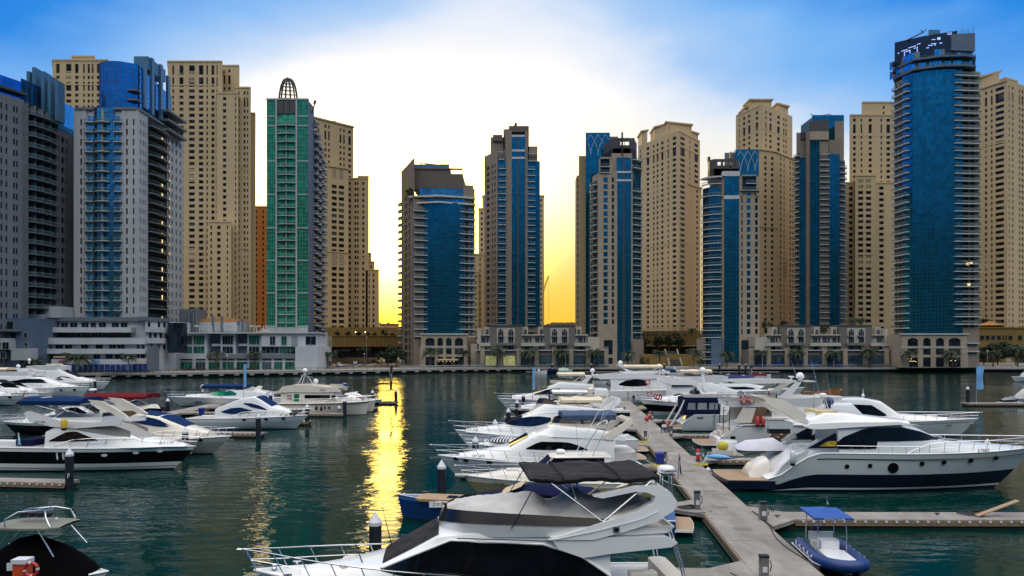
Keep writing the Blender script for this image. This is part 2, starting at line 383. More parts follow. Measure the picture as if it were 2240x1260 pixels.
class Tower:
 def __init__(s,label,px,d,name='residential_tower',cat='tower',base=None,group=None):
  s.b=GZ if base is None else base
  s.o=(gx(px,d),d);s.root=thing(name,label,cat,(s.o[0],s.o[1],s.b),0,group)
  s.w={};s.wins=[];s.left={}
 def P(s,px,d):return(gx(px,d)-s.o[0],d-s.o[1])
 def Z(s,py,d):return gz(py,d)-s.b
 def mb(s,part):
  if part not in s.w:s.w[part]=MB()
  return s.w[part]
 def fr(s,A,B,px):
  k=(px-CX)/F;ax,ay=A[0]+s.o[0],A[1]+s.o[1];dx,dy=B[0]-A[0],B[1]-A[1]
  return(k*ay-ax)/(dx-k*dy)
 def col(s,A,B,c):
  a,b=c[0],c[1]
  if b>2:a,b=s.fr(A,B,a),s.fr(A,B,b)
  return max(0,a),min(1,b)
 def at(s,A,B,f,o):
  ux,uy=B[0]-A[0],B[1]-A[1];L=math.hypot(ux,uy);ux/=L;uy/=L
  return(A[0]+ux*f*L+uy*o,A[1]+uy*f*L-ux*o),math.atan2(uy,ux),L
 def facade(s,A,B,z0,z1,cols,rows,wall,gl=None,relief=.35,part='wall',win='window',mull=0):
  """piers and spandrels stand proud of the plane A-B; panes sit back between them"""
  gl=gl or wglass;m=s.mb(part).use(wall);L=math.hypot(B[0]-A[0],B[1]-A[1]);e=(relief-.004)/L
  cs=[s.col(A,B,c)+tuple(c[2:])for c in cols];cs.sort(key=lambda c:c[0]);prev=-e
  for c in cs:
   if c[0]-prev>.0005:m.slab(A,B,prev,c[0],-.1,relief,z0,z1)
   prev=c[1]
  if 1+e-prev>.0005:m.slab(A,B,prev,1+e,-.1,relief,z0,z1)
  for c in cs:
   g=c[2]if len(c)>2 and c[2]is not None else gl
   rws=c[3]if len(c)>3 else rows
   zp=z0
   for za,zb in sorted(rws):
    if za-zp>.02:m.slab(A,B,c[0]+.0002,c[1]-.0002,-.1,relief-.06,zp,za)
    s.wins.append((win,A,B,c[0],c[1],za,zb,g,mull));zp=zb
   if z1-zp>.02:m.slab(A,B,c[0]+.0002,c[1]-.0002,-.1,relief-.06,zp,z1)
 def rows(s,z0,z1,fh,h,drop=.9,tall=()):
  r=[];k=0;z=z1-drop
  while z-h>z0+.3:
   hh=h+fh if k in tall else h
   r.append((z-hh,z));z-=fh*(2 if k in tall else 1);k+=1
  return r
 def block(s,A,B,dep,z0,z1,cols,fh,wall,h=1.7,gl=None,relief=.4,right=None,left=None,corn=True,drop=1.6,tall=(),rws=None,back=None):
  ux,uy=B[0]-A[0],B[1]-A[1];L=math.hypot(ux,uy);nx,ny=uy/L,-ux/L
  C=(B[0]-nx*dep,B[1]-ny*dep);D=(A[0]-nx*dep,A[1]-ny*dep)
  if back:C,D=back
  s.mb('wall').use(wall).prism([A,B,C,D],z0,z1)
  r=rws if rws is not None else s.rows(z0,z1,fh,h,drop,tall)
  s.facade(A,B,z0,z1,cols,r,wall,gl,relief)
  if right is not None:s.facade(B,C,z0,z1,right,r,wall,gl,relief)
  if left is not None:s.facade(D,A,z0,z1,left,r,wall,gl,relief)
  if corn:s.cornice(A,B,dep,z1,wall,.9,.8,back)
  return C,D
 def cornice(s,A,B,dep,z,wall,o=.9,t=.8,back=None):
  ux,uy=B[0]-A[0],B[1]-A[1];L=math.hypot(ux,uy);ux/=L;uy/=L;nx,ny=uy,-ux
  q=lambda a,b:(A[0]+ux*a+nx*b,A[1]+uy*a+ny*b)
  s.mb('cornice').use(wall).prism([q(-o,o),q(L+o,o)]+([(back[0][0]+o,back[0][1]),(back[1][0]-o,back[1][1])]if back else[q(L+o,-dep-o),q(-o,-dep-o)]),z+.003,z+t)
 def band(s,A,B,z,wall,t=.7,o=.75,f0=-.01,f1=1.01):
  s.mb('cornice').use(wall).slab(A,B,f0,f1,-.2,o,z,z+t)
 def lattice(s,A,B,c,z0,z1,wall):
  f0,f1=s.col(A,B,c);m=s.mb('lattice_panel#%d'%len(s.w)).use(wall);n=5
  m.slab(A,B,f0,f1,.02,.42,z0,z1);w=(f1-f0)
  m.use(brownw)
  for i in range(2):
   for j in range(n):
    zz=z0+(z1-z0)*(j+.18)/n;m.slab(A,B,f0+w*(.1+.44*i),f0+w*(.46+.44*i),.4,.47,zz,zz+(z1-z0)/n*.62)
 def glassface(s,A,B,c,z0,z1,gl,o=.1,vn=4,fh=3.3,mul=None,mw=.07,part='curtain_wall',hh=None):
  """a curtain wall with real mullions"""
  if abs(o)<.05:o=.06
  f0,f1=s.col(A,B,c)if c else(0,1);m=s.mb(part).use(gl);m.slab(A,B,f0,f1,-.1,o,z0,z1)
  m2=s.mb('mullion').use(mul or frame_d);L=math.hypot(B[0]-A[0],B[1]-A[1])
  for i in range(vn+1):
   f=lerp(f0,f1,i/vn);w=mw/L;m2.slab(A,B,max(f-w,f0),min(f+w,f1),o-.02,o+.07,z0,z1)
  z=z1
  step=hh or fh/2
  while z>z0:
   m2.slab(A,B,f0,f1,o-.02,o+.05,z-.06,z+.06);z-=step
 def rep(s,name,mb,locs,rz=0,smooth=None,cap=100):
  me=mb.mesh(name,smooth)
  for l in locs[:cap]:link(name,me,s.root,l,rz)
  if len(locs)>cap:
   bb=MB();bb.ms=list(mb.ms)
   for l in locs[cap:]:
    i=len(bb.v);c,sn=math.cos(rz),math.sin(rz)
    bb.v+=[(l[0]+x*c-y*sn,l[1]+x*sn+y*c,l[2]+z)for x,y,z in mb.v]
    bb.f+=[tuple(k+i for k in f)for f in mb.f];bb.mi+=mb.mi
   out(name,bb,s.root)['kind']='stuff'
 def balc(s,A,B,c,zs,dep=1.5,bow=0,o=.05,slab=None,rail=None,t=.25,h=1.05,name='balcony',posts=0,solid=False):
  f0,f1=c if c[1]<=2 else(s.fr(A,B,c[0]),s.fr(A,B,c[1]));(x,y),a,L=s.at(A,B,f0,o);w=(f1-f0)*L
  mb=balcony(w,dep,bow,slab or slabw,rail or railg,t,h,solid)
  s.rep(name,mb,[(x,y,z)for z in zs],a)
 def finish(s):
  by={}
  for w in s.wins:by.setdefault(w[0],[]).append(w)
  for nm,ws in by.items():
   ws.sort(key=lambda w:-(w[6]-w[5])*(w[4]-w[3])*math.hypot(w[2][0]-w[1][0],w[2][1]-w[1][1]))
   rest=MB()
   for i,(_,A,B,f0,f1,za,zb,g,mull)in enumerate(ws):
    if i<100:
     (x,y),a,L=s.at(A,B,f0,.06);o=link(nm,pane_mesh(g),s.root,(x,y,za),a,((f1-f0)*L,.12,zb-za))
    else:rest.use(g).slab(A,B,f0,f1,0,.12,za,zb)
   if rest.f:out(nm,rest,s.root)['kind']='stuff'
  for k,m in s.w.items():
   k=k.split('#')[0]
   for q in(islands(m)if k in SPLIT else[m])[:140]:
    if q.f:out(k,q,s.root)
def balcony(w,dep,bow,slab,rail,t=.25,h=1.05,solid=False):
 n=8 if bow else 1
 fr=[(w*i/n,-dep-bow*4*(i/n)*(1-i/n))for i in range(n+1)]
 m=MB().use(slab);m.prism(fr+[(w,0),(0,0)],0,t)
 m.use(slab if solid else rail)
 inn=[(x,y+.06)for x,y in fr]
 m.prism(fr+inn[::-1],t,t+h)
 m.box(.001,.06,-dep+.07,-.02,t,t+h);m.box(w-.06,w-.001,-dep+.07,-.02,t,t+h)
 if not solid:
  m.use(frame_m);m.prism([(x,y-.03)for x,y in fr]+[(x,y+.04)for x,y in fr][::-1],t+h+.002,t+h+.07)
 return m
def zrange(z1,z0,fh):
 r=[];z=z1
 while z>z0:r.append(z);z-=fh
 return r
def tower_a():
 t=Tower('blue grey tower cut by the frame with dark recessed balconies and a blue glass crown',48,252)
 A,B,C,D=t.P(-70,236),t.P(48,252),t.P(114,265),t.P(156,276)
 z1=t.Z(215,250);fh=3.72
 E=t.P(156,300);G=t.P(-70,300)
 zr=t.Z(290,272)
 t.mb('wall').use(greyw).prism([A,B,(B[0],G[1]),G],0,z1)
 t.mb('wall').prism([(B[0]-.5,C[1]),C,D,E,(B[0]-.5,E[1])],0,zr)
 r=t.rows(0,z1,fh,2.0,3.0);r2=t.rows(0,zr,fh,2.0,2.2)
 t.facade(A,B,0,z1,[(-8,-4),(-1,3),(10,14),(26.5,31),(33,37)],r,greyw,dglass,.5)
 t.facade(C,D,0,zr,[(118,121),(124,127),(132,138),(142,145)],r2,greyw,dglass,.4)
 t.glassface(B,C,None,0,t.Z(240,262),dglass,.0,8,fh)
 t.balc(B,C,(0,1),zrange(t.Z(268,262),1,fh),2.2,1.6,0,greyw,railg)
 m=t.mb('pier').use(greyw)
 for f in(.0,.25,.5,.75,.985):m.slab(B,C,f,f+.012,0,2.4,0,t.Z(246,262))
 zt=[t.Z(152,240),t.Z(178,256),t.Z(200,268),t.Z(215,272)]
 q=[t.P(-70,238),t.P(46,254),t.P(108,267),t.P(130,271)]
 for k in range(3):
  t.glassface(q[k],q[k+1],None,z1 if k==0 else zr+2,(zt[k]+zt[k+1])/2,deepg,.1,6,fh,part='glass_crown')
 t.mb('glass_crown').use(deepg).prism([q[0],q[1],q[2],q[3],(q[3][0],q[3][1]+20),(q[0][0],q[3][1]+24)],zr+1,[zt[0]-4.0,zt[1]-2.5,zt[2]-2,zt[3]-1,zt[3]-1,zt[0]-4])
 m=t.mb('roof_slab').use(frame_d);
 for k,py in((0,214),(1,222)):m.slab(q[k],q[k+1],0,1.05,-3,2.2,t.Z(py+22*k,256),t.Z(py+22*k,256)+.9)
 m=t.mb('fin').use(bluemetal)
 for px,py in((62,158),(74,149),(94,158),(108,168),(124,178)):
  a=t.P(px,262);m.box(a[0],a[0]+1.1,a[1]-1,a[1]+3,t.Z(222+(px-62)*.7,262),t.Z(py,262))
 t.finish()
tower_a()
def tower_b():
 t=Tower('white tower with a rounded blue glass crown and a stripe of sky blue glass',235,268)
 d=268;fh=3.62
 A,B=t.P(166,d),t.P(300,d);C=(B[0],304-d)
 z1=t.Z(241,d);c=t.P(233,d)[0]
 t.mb('wall').use(whitew).prism([A,B,C,(A[0],30)],0,z1-.1)
 r=t.rows(0,z1,fh,2.3,3.4)
 L=t.P(187.5,d);M=t.P(207,d);Q=t.P(212,d);S=t.P(243,d);U=t.P(252,d);V=t.P(270,d)
 t.facade(A,L,0,z1,[(177,181)],r,whitew,dglass,.5)
 t.facade(V,B,0,z1,[(277,281),(292,295.5)],r,whitew,dglass,.5)
 t.facade(L,M,0,z1-2,[(.22,.62,cyang),(.70,.95,cyang)],[(z_+.3,z_+2.7)for z_ in zrange(z1-fh-1.2,0,fh)],whitew,cyang,.12);t.glassface(M,Q,None,0,z1+1,dglass,.3,1,fh)
 t.glassface(Q,S,None,0,z1+1,cyang,0,4,fh);t.glassface(S,U,None,0,z1+1,cyang,.5,2,fh);t.facade(U,V,0,z1-2,[(.06,.60,cyang),(.70,.88,cyang)],[(z_+.3,z_+2.7)for z_ in zrange(z1-fh-1.2,0,fh)],whitew,cyang,.12)
 zs=zrange(z1-fh-1.2,0,fh)
 t.balc(L,M,(0,1),zs,1.5,.3,0,slabw,railg);t.balc(Q,S,(0,1),zs,1.5,1.0,0,slabw,railg);t.balc(U,V,(0,1),zs,1.5,.3,0,slabw,railg)
 m=t.mb('pier').use(whitew);m.slab(Q,S,.49,.52,0,1.7,0,z1)
 r2=t.rows(0,z1,fh,1.9,3.0)
 t.facade(B,C,0,z1,[(304,306.5),(309.5,312),(314,316.5),(366,369),(373,376),(382,385),(391,394)],r2,whitew,dglass,.45)
 f0,f1=t.fr(B,C,321),t.fr(B,C,362)
 a,b=t.at(B,C,f0,.46)[0],t.at(B,C,f1,.46)[0]
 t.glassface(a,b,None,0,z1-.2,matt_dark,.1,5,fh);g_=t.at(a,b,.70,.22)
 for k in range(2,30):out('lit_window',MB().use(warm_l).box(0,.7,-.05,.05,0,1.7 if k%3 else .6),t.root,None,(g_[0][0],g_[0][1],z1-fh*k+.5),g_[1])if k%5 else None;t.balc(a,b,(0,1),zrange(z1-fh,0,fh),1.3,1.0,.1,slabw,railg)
 zc=t.Z(133,d);arc=[]
 cx=(t.P(206,d)[0]+t.P(286,d)[0])/2;rr=(t.P(286,d)[0]-t.P(206,d)[0])/2
 for k in range(13):
  an=math.pi+math.pi*.62*k/12
  arc.append((cx+rr*math.cos(an),4+rr*.55*math.sin(an)))
 arc+=[(B[0]-1.5,3.5),(B[0]-1.5,30),(arc[0][0],30)]
 t.mb('glass_crown').use(deepg).prism(arc,z1-.8,[zc]*14+[zc-3,zc])
 for a,b in list(zip(arc,arc[1:]))[:12]:t.glassface(a,b,None,z1-.8,zc,deepg,.06,1,fh,part='glass_crown')
 t.glassface(arc[12],arc[13],None,z1-.8,zc,deepg,.06,3,fh,part='glass_crown');t.glassface(arc[13],arc[14],None,z1-.8,zc-3,deepg,.06,6,fh,part='glass_crown')
 t.mb('roof_box').use(bluemetal).box(t.P(268,d)[0],t.P(300,d)[0],8,22,zc,t.Z(123,276))
 t.mb('cornice').use(greyw).slab(A,L,0,1.8,-1,.8,z1,z1+.9);t.mb('cornice').slab(V,B,-.6,1.02,-1,.8,z1,z1+.9);t.mb('cornice').slab(B,C,0,1,-1,.8,z1,z1+.9)
 t.mb('fin').use(bluemetal)
 for px,y,p0,p1 in((322,5,137,235),(334,10,126,250),(353,17,140,262),(360,23,165,262)):
  x=B[0]-.4;t.mb('fin').box(x,x+.6+(y>9)*.4,y,y+1.8,t.Z(p1,d+y),t.Z(p0,d+y))
 zb=t.Z(225,285)
 for k in range(3):t.mb('terrace').use(greyw).box(B[0]-1,B[0]+3.2,18,34,zb-k*fh-3,zb-k*fh-2.2)
 for k in range(3):t.mb('terrace').use(greyw).box(B[0]-4,B[0]-.5,.8,4.6,t.Z(196+k*21,d),t.Z(196+k*21,d)+.5)
 t.finish()
tower_b()
def cream_front(t,d,blocks,wall=None,fh=3.25,gl=None):
 """frontal stepped blocks: (px0, px1, py_top, d, depth, cols, right cols, tall rows, py_bottom)"""
 for bl in blocks:
  p0,p1,py,dd,dep,cols,right=bl[:7];tall=bl[7]if len(bl)>7 else();left=bl[8]if len(bl)>8 else None
  A,B=t.P(p0,dd),t.P(p1,dd)
  t.block(A,B,dep,0,t.Z(py,dd),cols,fh,wall or cream,1.75,gl,.65,right,left,True,1.7,tall,None,(t.P(p1-1.5,dd+dep),t.P(p0+1.5,dd+dep)))
def tower_c():
 t=Tower('cream stone tower rising behind the round blue glass crown',170,402)
 d=402
 cream_front(t,d,[(106,121,172,d-3,30,[(109,113)],None,(0,)),(119,236,134,d,34,[(124,132,None),(146,157.5,None),(165.5,173,None),(183,187),(193,198),(202,206),(213,224)],None,(0,2)),(162,206,126,d+4,20,[(170,176)],None)])
 A,B=t.P(119,d),t.P(236,d)
 t.lattice(A,B,(143,157),t.Z(186,d),t.Z(156,d),cream);t.band(A,B,t.Z(187,d),cream);t.band(A,B,t.Z(345,d),cream)
 t.finish()
tower_c()
def tower_d():
 t=Tower('tall cream stepped tower between the white tower and the green glass tower',460,392)
 d=394
 cream_front(t,d,[(371,484,137,d,34,[(378,382),(393.5,402.5),(414.5,427),(436,446),(452.5,456),(463.5,470),(474.5,477)],[(.2,.45),(.6,.8)],(0,1)),(486,521,146,d+14,22,[(490,494),(500,505)],[(.3,.6)],(1,)),(478,519,206,d-6,26,[(488.5,496),(515,517.5)],None),(519,546,194,d-2,30,[(521,525),(534,538),(541,544)],[(.1,.25),(.4,.55),(.7,.85)],(1,)),(540,556.5,250,d+6,30,[(545,549)],[(.1,.3),(.4,.6),(.7,.9)]),(458,503,487,d-14,20,[(461,465),(476,483.5),(497,500)],[(.3,.6)])])
 A,B=t.P(371,d),t.P(484,d)
 t.mb('roof_box').use(cream).box(t.P(405,d)[0],t.P(470,d)[0],6,20,t.Z(137,d),t.Z(131,d))
 t.lattice(A,B,(412,428),t.Z(182,d),t.Z(156,d),cream);t.band(A,B,t.Z(188,d),cream,f1=.9)
 t.lattice(A,B,(408,427),t.Z(398,d),t.Z(366,d),cream);t.band(A,B,t.Z(364,d),cream,f1=.28)
 t.lattice(A,B,(408,427),t.Z(570,d),t.Z(543,d),cream);t.band(A,B,t.Z(540,d),cream,f1=.4)
 A,B=t.P(519,d-2),t.P(546,d-2);t.band(A,B,t.Z(372,d),cream);t.lattice(A,B,(524,542),t.Z(402,d),t.Z(376,d),cream);t.band(A,B,t.Z(546,d),cream);t.lattice(A,B,(524,542),t.Z(577,d),t.Z(550,d),cream)
 t.finish()
tower_d()
def tower_e():
 t=Tower('low orange tower squeezed between the cream tower and the green glass tower',568,440)
 cream_front(t,440,[(552,600,454,440,30,[(559.5,563),(574.5,578)],None)],orange)
 t.finish()
tower_e()
def tower_f():
 t=Tower('green glass tower topped by an open lattice dome and spire',628,295)
 d=295;fh=3.31
 A,B=t.P(584,d),t.P(674,d);z1=t.Z(219,d);zb=t.Z(716,d)
 X=B[0]
 t.mb('wall').use(bluegrey).prism([A,B,(X,9),(A[0],9)],2,z1)
 a1,a2,a3,a4=(t.P(p,d)for p in(604,607,648,651))
 t.glassface(A,a1,None,zb,z1,greeng,.3,4,fh,mull_g,.05);t.glassface(a4,B,None,zb,z1,greeng,.3,4,fh,mull_g,.05)
 t.glassface(a2,a3,None,zb,t.Z(250,d),greenb,.0,6,fh,mull_g,.05)
 m=t.mb('pier').use(whitew);m.slab(a1,a2,0,1,0,.9,zb,z1+.4);m.slab(a3,a4,0,1,0,.9,zb,z1+.4);m.slab(a2,a3,.485,.515,0,1.1,zb,t.Z(275,d))
 m=t.mb('cornice').use(whitew)
 for py in(256,277,354,427,500,571,642,715):
  m.slab(A,a1,-.03,1,.25,.5,t.Z(py,d),t.Z(py,d)+.45);m.slab(a4,B,0,1.03,.25,.5,t.Z(py,d),t.Z(py,d)+.45)
 m.slab(A,B,-.01,1.01,-1,.6,z1,z1+.6);m.slab(A,B,0,1,-1,.5,t.Z(728,d),zb)
 t.mb('louvre').use(louvre)
 for k in range(3):t.mb('louvre').slab(a2,a3,.01+k*.335,.315+k*.335,0,.5,t.Z(249,d),z1-.3)
 t.balc(a2,a3,(0,1),[t.Z(276,d)-k*fh for k in range(25)],.7,.8,.1,whitew,railg,.26,.95)
 C=(X,26.5);steps=[(0,8,225),(8,12,262),(12,16.5,288),(16.5,21,318),(21,26.5,348)]
 t.mb('wall').use(bluegrey)
 for y0,y1,py in steps:
  zt=t.Z(py,d+y0);t.mb('wall').box(A[0]+2,X-.3,y0+1,y1+.001,2,zt)
  a,b=(X,y0),(X,y1)
  if y0>=8:
   t.glassface(a,b,None,2,zt-1,dglass,-.2,2,fh);t.balc(a,b,(0.04,.96),zrange(zt-2.5,3,fh),1.5,.3,-.2,slabw,greyw,.3,.95,solid=False)
   t.mb('cornice').use(slabw).slab(a,b,0,1,-5,.5,zt,zt+.5)
  else:
   t.facade(a,b,2,zt-.2,[],[],bluegrey,None,.1)
 cx=t.P(630,d+5)[0];rr=(t.P(650.5,d+5)[0]-t.P(610,d+5)[0])/2;H=t.Z(172,d+5)-z1
 prof=lambda k:(rr*math.cos(k*math.pi/2)**.75 if k<1 else .05,H*math.sin(k*math.pi/2)**1.15)
 dm=MB().use(dsteel)
 for j in range(12):
  an=2*math.pi*j/12;pts=[]
  for k in range(10):
   r_,z_=prof(k/9);pts.append((cx+r_*math.cos(an),5+r_*math.sin(an)*.9,z1+z_))
  dm.tube(pts,.24 if j%3 else .38,5)
 for k in range(1,8):
  r_,z_=prof(k/9);dm.tube([(cx+r_*math.cos(2*math.pi*j/24),5+r_*math.sin(2*math.pi*j/24)*.9,z1+z_)for j in range(25)],.14,4)
 out('lattice_dome',dm,t.root)
 out('spire',MB().use(dsteel).tube([(cx,5,z1+H-.5),(cx,5,t.Z(157,d))],[.22,.05],6),t.root)
 out('roof_crane',MB().use(dsteel).tube([(t.P(676,d)[0],4,z1-4),(t.P(684,d)[0],4,z1+.6)],.25,5).tube([(t.P(682.5,d)[0],3.4,z1-.5),(t.P(685,d)[0],3.4,z1+1)],.5,6),t.root)
 t.finish()
tower_f()
def tower_g():
 t=Tower('sand coloured stepped tower beside the low sun right of the green glass tower',740,412)
 d=408
 A,B=t.P(684,402),t.P(771,420)
 t.block(A,B,30,0,t.Z(270,412),[(694,697.5),(709,713),(717,720.5),(742,746),(750,753.5),(761,767)],3.25,cream2,1.7,wglass,.4,[(.2,.5)],None,True,2.2,(1,))
 t.mb('roof_box').use(cream2).prism([t.P(700,412),t.P(735,416),t.P(735,430),t.P(700,430)],0,t.Z(260,412))
 C,D=t.P(708,402),t.P(760,410)
 t.block(C,D,10,0,t.Z(366,405),[(725,736),(740.5,752)],3.25,cream2,1.9,wglass,.45,None,None,True,9.6)
 t.lattice(C,D,(726,735),t.Z(390,405),t.Z(368,405),cream2);t.lattice(C,D,(741,751),t.Z(390,405),t.Z(368,405),cream2)
 t.lattice(C,D,(726,735),t.Z(580,405),t.Z(555,405),cream2);t.lattice(C,D,(741,751),t.Z(580,405),t.Z(555,405),cream2);t.band(C,D,t.Z(552,405),cream2)
 cream_front(t,d,[(759,804,392,418,26,[(760,768),(776,780),(781.5,785),(793,797.5)],[(.1,.35),(.5,.75)]),(786,804.5,388,420,20,[(793,797)],None),(800,810,556,424,20,[(804,807)],[(.3,.6)]),(800,817,574,421,20,[(803,806),(811,814)],[(.3,.6)]),(803,827,592,418,22,[(805,809),(815.5,819.5)],[(.2,.4),(.6,.8)])],cream2,3.25)
 A,B=t.P(759,418),t.P(804,418);t.band(A,B,t.Z(566,418),cream2,f0=.6)
 t.finish()
tower_g()
def tower_h():
 t=Tower('brown tower with a curved blue glass front and a louvred crown beside the setting sun',960,330)
 d=330;fh=3.30
 A0,A,B=t.P(879,352),t.P(906,327),t.P(1037,333)
 z1=t.Z(410,d);back=32
 t.mb('wall').use(brownw).prism([A,B,t.P(1034,362),t.P(884,362),A0],0,t.Z(438,d))
 t.facade(A0,A,0,t.Z(362,340),[(.30,.52),(.62,.74)],t.rows(0,t.Z(372,340),fh,2.2,12),brownw,dglass,.3)
 t.mb('wall').use(brownw).prism([A0,A,t.P(906,350),t.P(890,352)],0,t.Z(362,340))
 t.balc(A0,A,(-.10,.10),zrange(t.Z(440,340),8,fh),1.2,0,.3,slabw,greyw,.4,.8)
 g=[t.P(p,q)for p,q in((924,328.4),(945,327.0),(970,326.8),(995,327.6),(1016,330))]
 zg1,zg0=t.Z(446,d),t.Z(731,d)
 for a,b in zip(g,g[1:]):t.glassface(a,b,None,zg0,zg1,blueg,.2,5,fh,mull_b,.05)
 t.glassface(g[0],g[-1],None,zg1,t.Z(436,d),cyang,.2,10,fh);t.glassface(t.P(918,329),t.P(1014,331),None,t.Z(433,d),t.Z(412,d),cyang,.0,14,fh)
 L=(t.P(906,327),t.P(925,328.3));R2=(t.P(1015,330.6),t.P(1037,333))
 zs=[t.Z(465,d)-k*fh for k in range(18)]
 rw=[(z+.3,z+2.6)for z in zs]
 t.facade(L[0],L[1],0,t.Z(446,d),[(911,918,cyang)],rw,taupe,dglass,.3);t.facade(R2[0],R2[1],0,z1,[(1017,1024,dglass),(1027,1033,cyang)],rw,taupe,dglass,.3)
 t.balc(L[0],L[1],(-.05,2.0),zs,1.3,0,.3,slabw,railg,.32);t.balc(R2[0],R2[1],(-.55,1.05),zs,1.3,0,.3,slabw,railg,.32)
 m=t.mb('cornice').use(slabw)
 for py,e in((434,3),(448,1.5)):
  m.prism([t.P(892 if py==434 else 906,d-3+e*.3),t.P(960,d-5),t.P(1040,d+1),t.P(1037,d+12),t.P(900,d+12)],t.Z(py,d),t.Z(py,d)+.7)
 m=t.mb('louvre_crown').use(blouvre);q=[t.P(903,d+1),t.P(1012,d+2)]
 m.prism([q[0],q[1],(q[1][0],22),(q[0][0],22)],t.Z(412,d),t.Z(378,d));m.slab(q[0],q[1],0,.76,-14,0,t.Z(378,d),t.Z(368,d))
 m.slab(q[0],q[1],0,1,-1,.4,t.Z(369,d),t.Z(366,d));m.slab(q[0],q[1],.985,1,-14,0.01,t.Z(378,d),t.Z(368,d))
 for f in(.8,.86,.92):m.slab(q[0],q[1],f,f+.006,-.6,0,t.Z(378,d),t.Z(369,d))
 t.mb('wall').use(taupe).prism([t.P(1013,d+3),t.P(1036,d+4),t.P(1036,350),t.P(1013,350)],0,t.Z(401,d))
 t.mb('roof_box').use(bluemetal).prism([t.P(904,d+5),t.P(983,d+5),t.P(983,d+16),t.P(904,d+16)],t.Z(370,d),t.Z(353,d))
 c=MB().use(dsteel);z=t.Z(352,d)
 c.tube([(t.P(917,d)[0],6,z-1),(t.P(917,d)[0],6,z+1.2)],.3,5).tube([(t.P(917,d)[0],6,z+.6),(t.P(965,d)[0],6,z-.6)],.25,5)
 c.tube([(t.P(931,d)[0],6,z+.4),(t.P(931,d)[0],6,z+2.0)],.12,4).tube([(t.P(931,d)[0],6,z+2),(t.P(950,d)[0],6,z)],.06,4).tube([(t.P(931,d)[0],6,z+2),(t.P(918,d)[0],6,z+.6)],.06,4).tube([(t.P(962,d)[0],6,z-.5),(t.P(966,d)[0],6,z+1)],.1,4)
 out('roof_crane',c,t.root)
 t.mb('awning').use(stone).prism([t.P(956,d-16),t.P(1002,d-16),t.P(1002,d-12),t.P(956,d-12)],t.Z(788.5,d-14),[t.Z(787.5,d-14)]*2+[t.Z(785,d-14)]*2)
 for px_ in(960,968,977,985,993):out('awning_lamp',MB().use(warm_l).hemi(t.P(px_,d-15.5)+(t.Z(790.5,d-15),),.16,8,1,1.2),t.root)
 P0,P1=t.P(921,d-12),t.P(1021,d-12);zt=t.Z(732,318)
 arched(t,P0,P1,zt,14,[(931,951),(957,969),(976,988),(995,1013)],3)
 t.mb('wall').use(taupe).prism([t.P(905,d-8),t.P(922,d-10),t.P(922,d+4),t.P(905,d+4)],0,zt-6)
 t.mb('wall').prism([t.P(1021,d-8),t.P(1040,d-6),t.P(1040,d+6),t.P(1021,d+4)],0,zt-1)
 t.finish()
def arch_pts(x0,x1,z0,z1,rise,n=8):
 """opening outline with a shallow arch"""
 return[(x0,z0),(x1,z0)]+[(lerp(x1,x0,k/n),z1-rise+rise*math.sin(math.pi*k/n))for k in range(n+1)]
def arched(t,A,B,zt,dep,cols,storeys,wall=None,rise=.9):
 """podium front: an arched top storey, square windows under it, shops at the bottom"""
 wall=wall or stone
 ux,uy=B[0]-A[0],B[1]-A[1];L=math.hypot(ux,uy);ux/=L;uy/=L;nx,ny=uy,-ux
 t.mb('podium').use(wall).prism([A,B,(B[0]-nx*dep,B[1]-ny*dep),(A[0]-nx*dep,A[1]-ny*dep)],0,zt)
 cs=[t.col(A,B,c)for c in cols]
 h=zt;za=h*.66;zc=h*.90
 rows=[(h*.02,h*.27),(h*.32,h*.46),(h*.52,h*.60)]if storeys==4 else[(h*.02,h*.31),(h*.39,h*.57)]
 t.facade(A,B,0,za-.4,[c for c in cs],rows,wall,dglass,.45,'podium','podium_window')
 to=lambda a,b,o:(A[0]+ux*a+nx*o,A[1]+uy*a+ny*o,b)
 m=t.mb('podium').use(wall)
 prev=0
 for f0,f1 in cs:
  x0,x1=f0*L,f1*L
  m.slab(A,B,prev,f0,-.1,.45,za-.4,zt);prev=f1
  n=8;top=[(lerp(x0,x1,k/n),zc-rise+rise*math.sin(math.pi*k/n)**.7)for k in range(n+1)]
  for(a,za_),(b,zb_)in zip(top,top[1:]):
   i=[to(a,za_,.42),to(b,zb_,.42),to(b,zt,.42),to(a,zt,.42)];m.face(i)
   m.face([to(a,za_,0),to(b,zb_,0),to(b,zb_,.42),to(a,za_,.42)])
  w=MB().use(dglass).outl([(x0,za),(x1,za)]+top[::-1],.03,.12,to);out('arched_window',w,t.root)
 m.slab(A,B,prev,1,-.1,.45,za-.4,zt)
 t.mb('cornice').use(slabw).slab(A,B,-.02,1.02,-.5,.9,zt,zt+.5);t.mb('cornice').slab(A,B,0,1,.44,.6,za-.75,za-.45)
tower_h()
